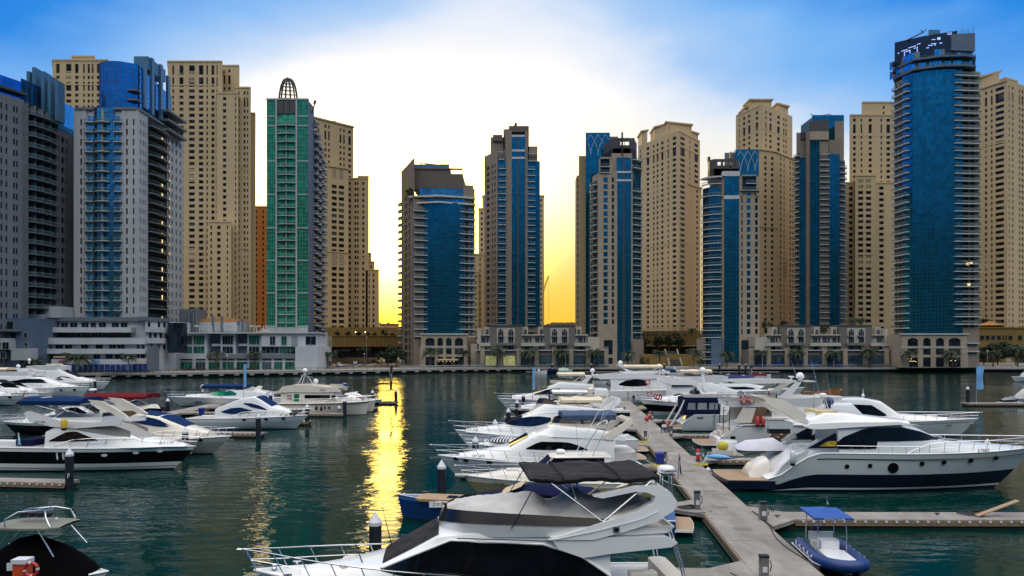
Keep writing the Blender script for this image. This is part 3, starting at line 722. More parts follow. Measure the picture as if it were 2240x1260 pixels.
def tower_i():
 t=Tower('slim beige tower with a blue glass centre strip and rows of small balconies',1130,376)
 d=376;fh=3.19
 A0,A,B=t.P(1061,386),t.P(1088,375),t.P(1181,377)
 t.mb('wall').use(taupe).prism([A,B,t.P(1178,402),t.P(1064,402),A0],0,t.Z(360,d))
 r=t.rows(0,t.Z(332,d),fh,1.9,6)
 t.facade(A0,A,0,t.Z(331,d),[(.08,.42,dglass),(.6,.7),(.8,.9)],r,taupe,wglass,.3)
 zs=[t.Z(372,d)-k*fh for k in range(27)]
 z0=t.Z(715,d)
 t.glassface(A,t.P(1106,375.4),None,z0,t.Z(352,d),blueg,.2,3,fh,mull_b);t.glassface(t.P(1153,376),B,None,z0,t.Z(352,d),blueg,.2,5,fh,mull_b)
 t.mb('pier').use(taupe).slab(A,B,t.fr(A,B,1106),t.fr(A,B,1119),-4,1.2,0,t.Z(288,d));t.mb('pier').slab(A,B,t.fr(A,B,1148),t.fr(A,B,1154),-4,1.2,0,t.Z(288,d))
 t.mb('wall').use(taupe).prism([t.P(1104,377),t.P(1157,377),t.P(1157,392),t.P(1104,392)],0,t.Z(281,d))
 C,D=t.P(1119,375.3),t.P(1148,375.3)
 t.glassface(C,D,None,z0,t.Z(300,d),blueg,.5,6,fh,mull_b)
 m=t.mb('cornice').use(slabw)
 for py in(301,333,349):m.slab(C,D,-.01,1.01,.4,.75,t.Z(py,d),t.Z(py,d)+1.0)
 t.mb('pier').use(frame_d).slab(C,D,.42,.56,.45,.62,z0,t.Z(302,d))
 t.balc(A,B,(1090,1107),zs,1.6,0,.3,slabw,railg,.3);t.balc(A,B,(1153,1170),zs,1.6,0,.3,slabw,railg,.3)
 t.mb('wall').use(taupe)
 for p0,p1,py,a,b in((1062,1088,352,384,394),(1073,1105,300,380,396),(1090,1106,336,376,392),(1153,1176,320,377,395),(1101,1122,283,380,398)):
  t.mb('wall').prism([t.P(p0,a),t.P(p1,a),t.P(p1,b),t.P(p0,b)],0,t.Z(py,a))
 t.mb('louvre_crown').use(blouvre).prism([t.P(1113,375.5),t.P(1156,375.5),t.P(1156,386),t.P(1113,386)],t.Z(289,d),t.Z(276,d))
 t.mb('louvre_crown').use(blouvre).prism([t.P(1078,379),t.P(1099,379),t.P(1099,384),t.P(1078,384)],t.Z(305,d),t.Z(291,d))
 t.mb('roof_box').use(bluemetal).prism([t.P(1124,379),t.P(1157,379),t.P(1157,386),t.P(1124,386)],t.Z(276,d),t.Z(272,d))
 for p0,p1,py in((1091,1103,336),(1155,1175,338)):
  t.balc(A,B,(p0,p1),[t.Z(py,d),t.Z(py+16,d)],1.6,0,.3,slabw,railg,.3,name='terrace')
 c=MB().use(dsteel).tube([(t.P(1120,d)[0],6,t.Z(275,d)),(t.P(1128,d)[0],6,t.Z(264,d))],.3,5);c.box(t.P(1126,d)[0],t.P(1131,d)[0],5,7,t.Z(268,d),t.Z(262,d))
 c.tube([(t.P(1157,d)[0],6,t.Z(287,d)),(t.P(1162,d)[0],6,t.Z(283,d))],.15,4)
 out('roof_crane',c,t.root)
 t.finish()
tower_i()
def small_creams():
 t=Tower('narrow cream tower peeping out on both sides of the slim beige tower',1120,455)
 cream_front(t,455,[(1049,1062,458,455,20,[(1052,1056)],None),(1057,1188,430,458,24,[(1060,1063),(1182,1185)],None)],cream)
 t.finish()
 t=Tower('short cream block with a rooftop rail between the brown tower and the slim beige tower',1047,430)
 cream_front(t,430,[(1030,1062,558,430,20,[(1049,1051.5)],None),(1030,1044,596,428,16,[(1040,1043)],None)],cream)
 m=MB().use(dsteel)
 for i in range(7):m.tube([t.P(1040+i*2.5,430)+(t.Z(558,430),),t.P(1040+i*2.5,430)+(t.Z(553,430),)],.12,4)
 m.tube([t.P(1040,430)+(t.Z(553,430),),t.P(1056,430)+(t.Z(553,430),)],.15,4);out('roof_rail',m,t.root)
 t.finish()
small_creams()
def arch_pattern(t,A,B,f0,f1,z0,z1,n=3):
 m=MB().use(slabw);L=math.hypot(B[0]-A[0],B[1]-A[1])
 to=lambda f,z:t.at(A,B,f,.32)[0]+(z,)
 w=(f1-f0)/n
 for k in range(-1,n+1):
  for s in(0,1):
   pts=[]
   for i in range(9):
    u=i/8;f=f0+w*(k+.5)+(w*(1.0*u**1.9)*(1 if s else-1))
    z=lerp(z0,z1,u)
    if f0<=f<=f1:pts.append(to(f,z))
   if len(pts)>1:m.tube(pts,.10,4)
 out('arch_tracery',m,t.root)
def tower_j():
 t=Tower('beige tower with a dark curved louvre crown in front of an arch patterned glass slab',1345,346)
 d=346;fh=3.19
 A,B=t.P(1306,d),t.P(1400,d)
 t.mb('wall').use(stone).prism([t.P(1310,d),t.P(1384,d),t.P(1384,d+24),t.P(1296,d+24),t.P(1296,d+8)],0,t.Z(378,d))
 w0,w1,w2,w3,w4=(t.P(p,d)for p in(1310,1348,1349,1380,1384))
 r=t.rows(t.Z(720,d),t.Z(378,d),fh,2.25,2.3)
 t.facade(w0,w1,t.Z(744,d),t.Z(378,d),[(1320,1329,blueg),(1338,1343,dglass)],r,stone,blueg,.4)
 t.facade(w0,w1,0,t.Z(744,d),[(1321,1340,dglass)],[(.5,3.5),(5,12)],stone,dglass,.4)
 t.glassface(w2,w3,None,2,t.Z(345,d),blueg,.3,6,fh,mull_b,.08)
 t.mb('pier').use(frame_d).slab(w2,w3,.42,.56,.3,.5,2,t.Z(345,d))
 m=t.mb('cornice').use(slabw)
 for py in(379,397):m.slab(w2,w3,-.02,1.02,.25,.6,t.Z(py,d),t.Z(py,d)+.9)
 t.mb('wall').use(stone).prism([t.P(1338,d+.2),t.P(1383,d+.2),t.P(1383,d+20),t.P(1338,d+20)],0,t.Z(335,d))
 t.mb('pier').use(stone).slab(w0,w1,-.0,.08,0,.6,t.Z(379,d),t.Z(345,d));t.mb('pier').slab(w0,w1,0,.8,0,.6,t.Z(348,d),t.Z(344,d));t.mb('pier').slab(w0,w1,.62,.8,0,.5,t.Z(379,d),t.Z(348,d))
 t.mb('curtain_wall').use(dglass).slab(w0,w1,.08,.62,-6,-.2,t.Z(379,d),t.Z(348,d))
 t.balc(w0,w1,(.08,.62),[t.Z(366,d),t.Z(379,d)],1,0,0,slabw,railg,.3,name='terrace')
 zs=[t.Z(404,d)-k*fh for k in range(25)]
 A0=t.P(1292,d+9)
 t.facade(A0,w0,0,t.Z(395,d),[(.08,.3,dglass),(.45,.8,dglass)],[(z+.3,z+2.5)for z in zs],taupe,dglass,.3)
 t.balc(A0,w0,(.35,.95),zs,1.6,.4,.3,slabw,railg,.3)
 C=t.P(1384,d);D=t.P(1402,d+6)
 t.glassface(C,D,None,0,t.Z(350,d),blueg,0,3,fh);t.balc(C,D,(0,1.0),[t.Z(350,d),t.Z(368,d)]+zs[1:],1.2,1.0,0,slabw,railg,.3)
 t.mb('wall').use(taupe).prism([C,D,(D[0],24),(C[0],24)],0,t.Z(362,d))
 t.mb('pier').use(slabw).box(D[0]-.25,D[0]+.15,D[1]-1.2,D[1]-.8,8,t.Z(380,d))
 cr=t.mb('louvre_crown').use(louvre);zc0,zc1,zw0,zw1=t.Z(343,d),t.Z(299,d),t.Z(315,d),t.Z(307,d)
 pl=[t.P(1320,d+14),t.P(1341,d+2),t.P(1379,d+2),t.P(1389,d+6),t.P(1393,d+12)]
 for k,(a,b)in enumerate(zip(pl,pl[1:])):
  if k==1:
   cr.slab(a,b,0,1,-.5,0,zc0,zw0);cr.slab(a,b,0,1,-.5,0,zw1,zc1);cr.slab(a,b,0,.42,-.5,0,zw0,zw1);cr.slab(a,b,.93,1,-.5,0,zw0,zw1);cr.slab(a,b,.66,.68,-.5,0,zw0,zw1)
  else:cr.slab(a,b,0,1,-.5,0,zc0,zc1)
 cr.prism([pl[0],pl[1],pl[2],pl[3],pl[4],t.P(1393,d+14),t.P(1320,d+16)],t.Z(345,d),zw0-1.5)
 t.mb('fin').use(dsteel).box(t.P(1360,d)[0],t.P(1363,d)[0],0,1.5,t.Z(341,d),t.Z(289,d))
 t.mb('roof_box').use(dsteel).box(t.P(1386,d)[0],t.P(1393,d)[0],6,8,t.Z(299,d),t.Z(294,d))
 G0,G1=t.P(1281,d+18),t.P(1334,d+18)
 t.mb('glass_slab').use(bluemetal).prism([G0,G1,t.P(1332,d+34),t.P(1283,d+34)],0,t.Z(290,d+18))
 t.glassface(G0,G1,None,0,t.Z(291,d+18),blueg,.1,8,fh,mull_b,part='glass_slab')
 arch_pattern(t,G0,G1,.05,.98,t.Z(340,d+18),t.Z(295,d+18))
 t.mb('wall').use(taupe).prism([t.P(1328,d+20),t.P(1352,d+20),t.P(1352,d+34),t.P(1328,d+34)],0,t.Z(296,d+18))
 t.mb('wall').use(cream2).prism([t.P(1266,d+26),t.P(1282,d+26),t.P(1282,d+40),t.P(1266,d+40)],0,t.Z(341,d+26))
 t.block(t.P(1262,d+30),t.P(1268,d+30),10,0,t.Z(384,d+30),[(1263,1265)],fh,cream2,1.8,dglass,.2,corn=False)
 t.mb('podium').use(taupe).prism([t.P(1384,d-4),t.P(1408,d-2),t.P(1408,d+20),t.P(1384,d+20)],0,t.Z(742,d))
 t.finish()
tower_j()
def tower_k():
 t=Tower('beige tower with round balconies and a curved dark crown left of an arch patterned slab',1600,325)
 d=325;fh=3.23
 w0,w1,w2,w3,wl=(t.P(p,d)for p in(1618,1659,1584,1616,1581))
 zb=t.Z(385,d)
 t.mb('wall').use(stone).prism([wl,w1,t.P(1657,d+26),t.P(1556,d+26),t.P(1552,d+8)],0,zb)
 r=t.rows(t.Z(740,d),zb,fh,2.2,3.4)
 t.facade(w0,w1,t.Z(744,d),zb,[(1621,1624,dglass),(1633,1641,blueg),(1651,1657,dglass)],r,stone,blueg,.4)
 t.facade(w0,w1,0,t.Z(744,d),[(1621,1640,dglass)],[(.5,4),(6,12)],stone,dglass,.4)
 t.glassface(w2,w3,None,2,t.Z(385,d),blueg,.4,6,fh,mull_b,.08)
 t.mb('cornice').use(slabw).slab(w2,w3,-.02,1.02,.3,.7,t.Z(436,d),t.Z(428,d));t.mb('cornice').slab(w2,w3,-.1,1.05,-2,.7,t.Z(386,d),t.Z(375,d))
 t.balc(w0,w1,(.05,.98),zrange(t.Z(418,d),t.Z(740,d),fh*50),1.2,0,.4,slabw,railg)
 m=t.mb('pier').use(stone);m.slab(w0,w1,.0,.1,0,.8,zb-9,t.Z(384,d));m.slab(w0,w1,.86,1,0,.8,zb-9,t.Z(384,d));m.slab(w0,w1,0,1,-3,.8,t.Z(386,d),t.Z(383,d));m.slab(w0,w1,0,1,-3,.8,t.Z(422,d),t.Z(419,d))
 t.mb('curtain_wall').use(dglass).slab(w0,w1,.1,.86,.41,.5,t.Z(419,d),t.Z(386,d));t.balc(w0,w1,(.3,.86),[t.Z(403,d)],.8,0,.5,slabw,railg,.3,name='terrace')
 arc=[];cx,cy,rr=t.P(1574,d)[0],6.4,t.P(1574,d)[0]-t.P(1545,d)[0]
 for k in range(8):
  an=math.pi*(1.02+.52*k/7);arc.append((cx+rr*math.cos(an),cy+rr*math.sin(an)))
 for k,(a,b)in enumerate(zip(arc,arc[1:])):t.glassface(a,b,None,0,t.Z(408,d),dglass if k<3 else blueg,0,1,fh)
 zs=[t.Z(402,d),t.Z(428,d)]+[t.Z(453,d)-k*fh for k in range(22)]
 b=MB();n=len(arc);o=[(cx+(p[0]-cx)*1.12,cy+(p[1]-cy)*1.12)for p in arc];i2=[(cx+(p[0]-cx)*1.105,cy+(p[1]-cy)*1.105)for p in arc]
 b.use(slabw).prism(o+arc[::-1],0,.35);b.use(railg).prism(o+i2[::-1],.35,1.35);b.use(frame_m).prism([(cx+(p[0]-cx)*1.13,cy+(p[1]-cy)*1.13)for p in arc]+i2[::-1],1.352,1.44)
 t.rep('balcony',b,[(0,0,z)for z in zs])
 t.mb('cornice').use(slabw).prism([(cx+(p[0]-cx)*1.2,cy+(p[1]-cy)*1.2)for p in arc]+[(cx+4,cy+2)],t.Z(388,d),t.Z(385,d))
 t.mb('pier').use(slabw).box(t.P(1541,d)[0],t.P(1542.5,d)[0],6,7,t.Z(730,d),t.Z(430,d))
 cr=t.mb('louvre_crown').use(louvre);zc0,zc1,zw0,zw1=t.Z(385,d),t.Z(344,d),t.Z(358,d),t.Z(350,d)
 pl=[t.P(1548,d+9),t.P(1552,d+5),t.P(1562,d+3),t.P(1616,d+3)]
 for k,(a,bb)in enumerate(zip(pl,pl[1:])):
  if k==2:
   cr.slab(a,bb,0,1,-.5,0,zc0,zw0);cr.slab(a,bb,0,1,-.5,0,zw1,zc1)
   for f in(0,.28,.52,.74):cr.slab(a,bb,f,f+(.09 if f else .14),-.5,0,zw0,zw1)
   cr.slab(a,bb,.90,1,-.5,0,zw0,zw1)
  else:cr.slab(a,bb,0,1,-.5,0,zc0,zc1)
 cr.use(blouvre).prism(pl+[t.P(1616,d+15),t.P(1548,d+15)],t.Z(387,d),zw0-1.5)
 t.mb('fin').use(dsteel).box(t.P(1597,d)[0],t.P(1599,d)[0],-.5,1,t.Z(380,d),t.Z(332,d))
 t.mb('roof_box').use(dsteel).box(t.P(1557,d)[0],t.P(1562,d)[0],6,8,t.Z(344,d),t.Z(335,d))
 G0,G1=t.P(1609,d+12),t.P(1660,d+12)
 t.mb('glass_slab').use(bluemetal).prism([G0,G1,(G1[0],30),(G0[0],30)],0,t.Z(327,d+12));t.glassface(G0,G1,None,0,t.Z(327.5,d+12),blueg,.1,8,fh,mull_b,part='glass_slab')
 arch_pattern(t,G0,G1,.05,.98,t.Z(375,d+12),t.Z(331,d+12))
 t.mb('wall').use(greyw).prism([t.P(1585,d+14),t.P(1610,d+14),t.P(1610,d+28),t.P(1585,d+28)],0,t.Z(334,d+14))
 t.mb('podium').use(bluegrey).prism([t.P(1556,d-3),t.P(1580,d-4),t.P(1580,d+20),t.P(1556,d+20)],0,t.Z(742,d))
 t.mb('podium').use(taupe).prism([t.P(1524,d+6),t.P(1557,d+2),t.P(1557,d+20),t.P(1524,d+20)],0,t.Z(740,d))
 t.finish()
tower_k()
def corner_tower(label,pxc,dc,pxl,dl,pxr,dr,py,lcols,rcols,wall=None,fh=3.25,tall=(),py_r=None,extra=None):
 """a cream tower seen on its corner: left and right faces both recede"""
 t=Tower(label,pxc,dc);wall=wall or cream
 C,A,B=t.P(pxc,dc),t.P(pxl,dl),t.P(pxr,dr);z=t.Z(py,dc)
 back=(A[0]+B[0]-C[0],A[1]+B[1]-C[1])
 t.mb('wall').use(wall).prism([A,C,B,back],0,z)
 r=t.rows(0,z,fh,1.75,2.2,tall)
 t.facade(A,C,0,z,lcols,r,wall,wglass,.65);t.facade(C,B,0,z,rcols,r,wall,wglass,.65)
 e=lambda p:(p[0]+(p[0]-(C[0]+back[0])/2)*.05,p[1]+(p[1]-(C[1]+back[1])/2)*.05)
 t.mb('cornice').use(wall).prism([e(A),e(C),e(B),e(back)],z+.003,z+.9)
 if extra:extra(t,A,C,B,back)
 t.finish()
def ex_l(t,A,C,B,back):
 for(p0,a,p1,b,py)in((1404,468,1416,465,287),(1432,462,1466,452,278),(1458,452,1513,458,266),(1505,458,1527,466,284)):
  q0,q1=t.P(p0,a+2),t.P(p1,b+2);t.mb('wall').use(cream).prism([q0,q1,(q1[0],q1[1]+14),(q0[0],q0[1]+14)],0,t.Z(py,a))
  t.mb('cornice').use(cream).prism([(q0[0]-.8,q0[1]-.8),(q1[0]+.8,q1[1]-.8),(q1[0]+.8,q1[1]+14),(q0[0]-.8,q0[1]+14)],t.Z(py,a),t.Z(py,a)+.8)
 for py in(330,535,718):t.band(A,C,t.Z(py,450),cream,.6,.8);t.band(C,B,t.Z(py,450),cream,.6,.8)
 for py in(402,583):t.lattice(A,C,(1428,1434),t.Z(py+28,455),t.Z(py,455),cream);t.lattice(A,C,(1436,1442),t.Z(py+28,455),t.Z(py,455),cream)
 P0,P1=t.P(1503,449),t.P(1533,462);t.block(P0,P1,18,0,t.Z(408,455),[(1509,1511),(1522,1526)],3.25,cream)
corner_tower('wide cream tower seen on its corner, alone between two arch patterned glass slabs',1484,440,1399,474,1528,462,289,[(1402,1405),(1416,1422),(1430,1433.5),(1438,1442),(1448,1453),(1462,1465),(1473,1481)],[(1486,1496,None),(1506,1508),(1517,1525)],tall=(2,),extra=ex_l)
def ex_m(t,A,C,B,back):
 for(p0,a,p1,b,py)in((1641,436,1688,436,215),(1630,441,1650,438,232),(1701,440,1724,446,223)):
  q0,q1=t.P(p0,a+4),t.P(p1,b+4);t.mb('wall').use(cream).prism([q0,q1,(q1[0],q1[1]+12),(q0[0],q0[1]+12)],0,t.Z(py,a))
  t.mb('cornice').use(cream).prism([(q0[0]-.8,q0[1]-.8),(q1[0]+.8,q1[1]-.8),(q1[0]+.8,q1[1]+12),(q0[0]-.8,q0[1]+12)],t.Z(py,a),t.Z(py,a)+.9)
 t.band(A,C,t.Z(330,437),cream);t.band(C,B,t.Z(290,437),cream)
 P0,P1=t.P(1655,424),t.P(1700,430);t.block(P0,P1,20,0,t.Z(330,426),[(1671,1676),(1685.5,1691)],3.25,cream,1.7,wglass,.4,[(.15,.3),(.45,.6),(.75,.9)],None,True,3)
 t.band(P0,P1,t.Z(498,427),cream);P0,P1=t.P(1700,430),t.P(1738,446);t.block(P0,P1,20,0,t.Z(342,436),[(1705,1708),(1713,1715),(1726,1729),(1732,1735)],3.25,cream)
 t.lattice(P0,P1,(1711,1720),t.Z(608,436),t.Z(572,436),cream)
corner_tower('tallest cream stepped tower behind the beige tower with round balconies',1666,430,1613,450,1730,452,232,[(1618,1620),(1627,1632),(1638,1643),(1655,1660)],[(1672,1675),(1681,1686),(1698,1704),(1711,1714),(1716,1719)],tall=(2,),extra=ex_m)
def tower_n():
 t=Tower('dark blue glass tower with brown fins above the terrace villas',1792,388)
 d=388;fh=2.98
 A,B=t.P(1739,d+6),t.P(1848,d+4)
 M=[t.P(p,q)for p,q in((1739,d+6),(1749,d),(1765,d),(1772,d-2),(1792,d-2),(1813,d-2),(1836,d),(1848,d+5))]
 z0=t.Z(712,d)
 t.mb('wall').use(taupe).prism(M+[t.P(1844,414),t.P(1744,414)],0,t.Z(345,d))
 t.glassface(M[1],M[2],None,z0,t.Z(345,d),blueg,.2,3,fh,mull_b);t.glassface(M[3],M[4],None,z0,t.Z(309,d),blueg,.2,3,fh,mull_b)
 t.glassface(M[5],M[6],None,z0,t.Z(338,d),blueg,.2,4,fh,mull_b);t.glassface(M[4],M[5],None,z0,t.Z(345,d),dglass,-.1,3,fh)
 t.glassface(M[0],M[1],None,z0,t.Z(335,d),dglass,0,2,fh);t.glassface(M[6],M[7],None,z0,t.Z(350,d),dglass,0,2,fh)
 t.mb('pier').use(brownw).slab(M[2],M[3],0,1,-1,.7,0,t.Z(290,d))
 zs=[t.Z(341,d)-k*fh for k in range(31)]
 t.balc(M[4],M[5],(0.02,.98),zs,1.4,0,.1,slabw,railg,.3);t.balc(M[0],M[1],(0,1),zs,1.2,.5,0,slabw,railg,.3);t.balc(M[6],M[7],(0,1),zs[2:],1.2,.5,0,slabw,railg,.3)
 t.mb('wall').use(taupe)
 for p0,p1,py,a,b in((1771,1812,286,d-1.5,d+16),(1742,1771,290,d+3,d+20),(1813,1830,306,d+2,d+18),(1826,1846,265,d+4,d+22)):
  t.mb('wall').prism([t.P(p0,a),t.P(p1,a),t.P(p1,b),t.P(p0,b)],0,t.Z(py,a))
 t.mb('cornice').use(stone).prism([t.P(1771,d-2.2),t.P(1813,d-2.2),t.P(1813,d-1),t.P(1771,d-1)],t.Z(308,d),t.Z(288,d))
 t.mb('louvre_crown').use(louvre).prism([t.P(1770,d-2.4),t.P(1813,d-2.4),t.P(1813,d+8),t.P(1770,d+8)],t.Z(288,d),[t.Z(269,d),t.Z(264,d),t.Z(264,d),t.Z(269,d)])
 t.mb('louvre_crown').prism([t.P(1751,d+2.5),t.P(1770,d+2.5),t.P(1770,d+8),t.P(1751,d+8)],t.Z(302,d),t.Z(286,d))
 G0,G1=t.P(1777,d+14),t.P(1846,d+14);t.mb('glass_slab').use(bluemetal).prism([G0,G1,(G1[0],30),(G0[0],30)],0,t.Z(256,d+14))
 t.glassface(G0,G1,None,t.Z(330,d),t.Z(252,d+14),blueg,.1,8,fh,mull_b,part='glass_slab')
 c=MB().use(dsteel);z=t.Z(252,d+14)
 c.tube([(t.P(1776,d+18)[0],18,z+.8),(t.P(1830,d+18)[0],18,z+.8)],.28,5).tube([(t.P(1774,d+18)[0],18,z+2.2),(t.P(1778,d+18)[0],18,z+.6)],.2,4)
 c.tube([(t.P(1795,d+18)[0],18,z+.9),(t.P(1812,d+18)[0],18,z+2)],.15,4).tube([(t.P(1812,d+18)[0],18,z+2),(t.P(1826,d+18)[0],18,z+.8)],.15,4).tube([(t.P(1812,d+18)[0],18,z-.5),(t.P(1812,d+18)[0],18,z+2)],.2,4)
 out('roof_crane',c,t.root)
 t.finish()
tower_n()
def tower_o():
 t=Tower('cream tower with a penthouse box left of the tall dark blue tower',1905,420)
 d=420
 cream_front(t,d,[(1861,1962,254,d,30,[(1865,1871),(1881.5,1885),(1899,1906),(1925,1928.5),(1938,1946)],None,(1,),[(.3,.6)]),(1887,1952,226,d+4,22,[(1930,1934)],None),(1851,1960,402,d-8,20,[(1856,1864),(1922,1932)],None,(),[(.3,.6)]),(1872,1912,386,d-12,16,[(1876,1887),(1893,1904.5)],None)])
 A,B=t.P(1861,d),t.P(1962,d);t.band(A,B,t.Z(298,d),cream)
 A,B=t.P(1872,d-12),t.P(1912,d-12)
 for c in((1875,1886),(1893,1905)):
  t.lattice(A,B,c,t.Z(418,d-12),t.Z(390,d-12),cream2);t.lattice(A,B,c,t.Z(586,d-12),t.Z(560,d-12),cream2)
 t.band(A,B,t.Z(558,d-12),cream);t.band(t.P(1851,d-8),t.P(1960,d-8),t.Z(715,d),cream)
 t.finish()
tower_o()
led=mat('sign_light',(.35,.50,1.0),.4,var=0,emit=.95)
def tower_p():
 t=Tower('tallest dark blue glass tower with white fins and a lit dark crown',2045,316)
 d=316;fh=3.22
 n=6;px=[1975,1996,2020,2045,2068,2089,2105];dd=[322,318,315.6,314,313.2,313,313.4]
 g=[t.P(a,b)for a,b in zip(px,dd)]
 L0,L1,R0,R1=t.P(1958,328),t.P(1976,322.5),t.P(2104,313.8),t.P(2140,314.5)
 zg0=t.Z(730,d);zg=t.Z(160,d)
 t.mb('wall').use(bluegrey).prism([L0,L1]+[(p[0],p[1]+.4)for p in g[1:-1]]+[R0,R1,t.P(2136,350),t.P(1966,350)],0,zg)
 for k,(a,b)in enumerate(zip(g,g[1:])):t.glassface(a,b,None,zg0,t.Z(168,322)+(t.Z(148,313.5)-t.Z(168,322))*(k+.5)/6,blueg if k%2 else blueg,.2,3,fh,mull_b,.05)
 zs=[t.Z(191,322)-k*fh for k in range(34)];rw=[(z+.35,z+2.6)for z in zs]
 t.facade(L0,L1,0,zg,[(.12,.42,dglass),(.55,.9,dglass)],rw,taupe,dglass,.25)
 t.facade(R0,R1,0,zg,[(.04,.38,dglass),(.5,.72,dglass)],rw,taupe,dglass,.25)
 t.balc(L0,L1,(-.04,1.8),zs,1.5,0,.25,slabw,railg,.35)
 zr=[t.Z(169,314)-k*fh for k in range(34)]
 t.balc(R0,R1,(-.55,1.0),zr,1.6,0,.25,slabw,railg,.35)
 ov=[t.P(1953,327),t.P(2000,315.5),t.P(2060,311.5),t.P(2110,310.8),t.P(2135,312)]
 for k in range(2):
  z=lambda p,q,k=k:None
  zz=t.Z(158-k*21,318);t.mb('terrace').use(bluegrey).prism(ov+[t.P(2130,336),t.P(1960,336)],zz,zz+.8)
  t.mb('terrace').use(railg).prism(ov+[(p[0],p[1]+.08)for p in ov][::-1],zz+.8,zz+1.7)
  for a,b in zip(ov,ov[1:]):
   aa,bb=(a[0],a[1]+2.5),(b[0],b[1]+2.5);t.glassface(aa,bb,None,zz+.8,zz+4.2,cyang,0,5,9);t.mb('pier').use(taupe)
   for f in(.15,.55):t.mb('pier').slab(aa,bb,f,f+.12,0,.25,zz+.8,zz+4.2)
 K0,K1=t.P(1957,325),t.P(2094,312.5);z0=t.Z(128,318)
 cr=t.mb('lit_crown').use(mat('crown_blue',(.006,.016,.05),.25,var=.3,scale=.3));cr.prism([K0,t.P(2020,315.5),K1,t.P(2094,336),t.P(1962,336)],z0,[t.Z(93,325),t.Z(80,316),t.Z(67,312.5),t.Z(67,312.5),t.Z(90,325)])
 K=t.P(2020,315.5);lt=MB().use(led)
 def bit(a,b,p0,p1,q0,q1,o=.18):lt.slab(a,b,t.fr(a,b,p0),t.fr(a,b,p1),.05,o,t.Z(q1,316),t.Z(q0,316))
 for p0,p1,q0,q1 in((1964,1967,100,102),(1972,1986,98,99.5),(1988,2004,95.5,97),(2006,2014,93.5,95),(1978,1979.5,101,117),(1981,1990,102,103.5),(1990,1991.5,101,114),(1999,2004,100,101.5),(2006,2007.5,99,111)):bit(K0,K,p0,p1,q0,q1)
 for p0,p1,q0,q1 in((2026,2032,106,107.5),(2030,2040,101,102.5),(2037,2048,98,99.3),(2038,2046,89,90.4),(2050,2057,86,91),(2044,2046,99,103),(2055,2061,98,99.5),(2072,2082,78,79.2),(2072,2082,81,82)):bit(K,K1,p0,p1,q0,q1)
 out('light_strip',lt,t.root)
 R2,R3=t.P(2082,312),t.P(2133,313);t.mb('wall').use(bluegrey).prism([R2,R3,(R3[0],16),(R2[0],16)],t.Z(112,313),[t.Z(77,313),t.Z(72,313),t.Z(72,313),t.Z(77,313)])
 t.mb('wall').use(bluemetal).prism([t.P(2031,318),t.P(2056,318),t.P(2056,324),t.P(2031,324)],t.Z(90,316),t.Z(65,318))
 c=MB().use(dsteel)
 for i in range(9):
  q=t.P(2098+i*4,314);h=70-3*(i%3)-(5 if i==8 else 0);c.tube([q+(t.Z(76,314),),q+(t.Z(h-3,314),)],.09,4)
 c.tube([t.P(1984,320)+(t.Z(88,320),),t.P(2020,320)+(t.Z(70,320),)],.3,5).tube([t.P(2014,320)+(t.Z(66,320),),t.P(2020,320)+(t.Z(70,320),)],.2,5).tube([t.P(2020,320)+(t.Z(71,320),),t.P(2026,320)+(t.Z(63,320),)],.2,5)
 out('roof_crane',c,t.root)
 t.mb('balcony_rail').use(dsteel)
 for py in(141,143.5,146,161,163):t.mb('balcony_rail').box(t.P(1949,326)[0],t.P(1957,326)[0],8,10,t.Z(py,326),t.Z(py,326)+.2)
 for px_,py_ in((2112,580),(2115,625),(2120,579)):q_=t.at(R0,R1,t.fr(R0,R1,px_),.4);out('lit_window',MB().use(warm_l).box(0,1.3,-.05,.05,0,1.0),t.root,None,(q_[0][0],q_[0][1],t.Z(py_,314)),q_[1])
 for px_,py_ in((1991,790),(1995,790.5),(1999,790),(2003,791),(1987,785),(1993,785),(2080,789),(2090,789)):out('terrace_lamp',MB().use(warm_l).hemi(t.P(px_,303.5)+(t.Z(py_,303.5),),.17,8,1,1.2),t.root)
 P0,P1=t.P(1971,305),t.P(2114,305);arched(t,P0,P1,t.Z(732,305),12,[(1984,2007),(2018,2035),(2046,2064),(2074,2100)],3)
 t.mb('podium').use(taupe).prism([P1,t.P(2140,306),t.P(2140,325),t.P(2114,325)],0,t.Z(732,306))
 for py in(752,770):t.mb('podium').use(slabw).slab(P1,t.P(2140,306),0,.95,0,1.2,t.Z(py,306),t.Z(py,306)+.35)
 t.finish()
tower_p()
def ex_q(t,A,C,B,back):
 for(p0,a,p1,b,py)in((2140,412,2186,402,168),(2200,402,2222,408,168),(2216,408,2245,416,180)):
  q0,q1=t.P(p0,a+3),t.P(p1,b+3);t.mb('wall').use(cream).prism([q0,q1,(q1[0],q1[1]+12),(q0[0],q0[1]+12)],0,t.Z(py,a))
  t.mb('cornice').use(cream).prism([(q0[0]-.8,q0[1]-.8),(q1[0]+.8,q1[1]-.8),(q1[0]+.8,q1[1]+12),(q0[0]-.8,q0[1]+12)],t.Z(py,a),t.Z(py,a)+.9)
 t.band(A,C,t.Z(320,405),cream);t.lattice(A,C,(2152,2165),t.Z(352,405),t.Z(322,405),cream2);t.lattice(A,C,(2152,2165),t.Z(590,405),t.Z(558,405),cream2);t.band(A,C,t.Z(556,405),cream)
corner_tower('cream tower cut by the frame right of the tall dark blue tower',2202,396,2126,414,2290,420,178,[(2142,2145.5),(2156,2161),(2169,2173),(2179,2198)],[(2203.5,2206),(2211,2214),(2226,2229),(2232,2236)],tall=(1,),extra=ex_q)
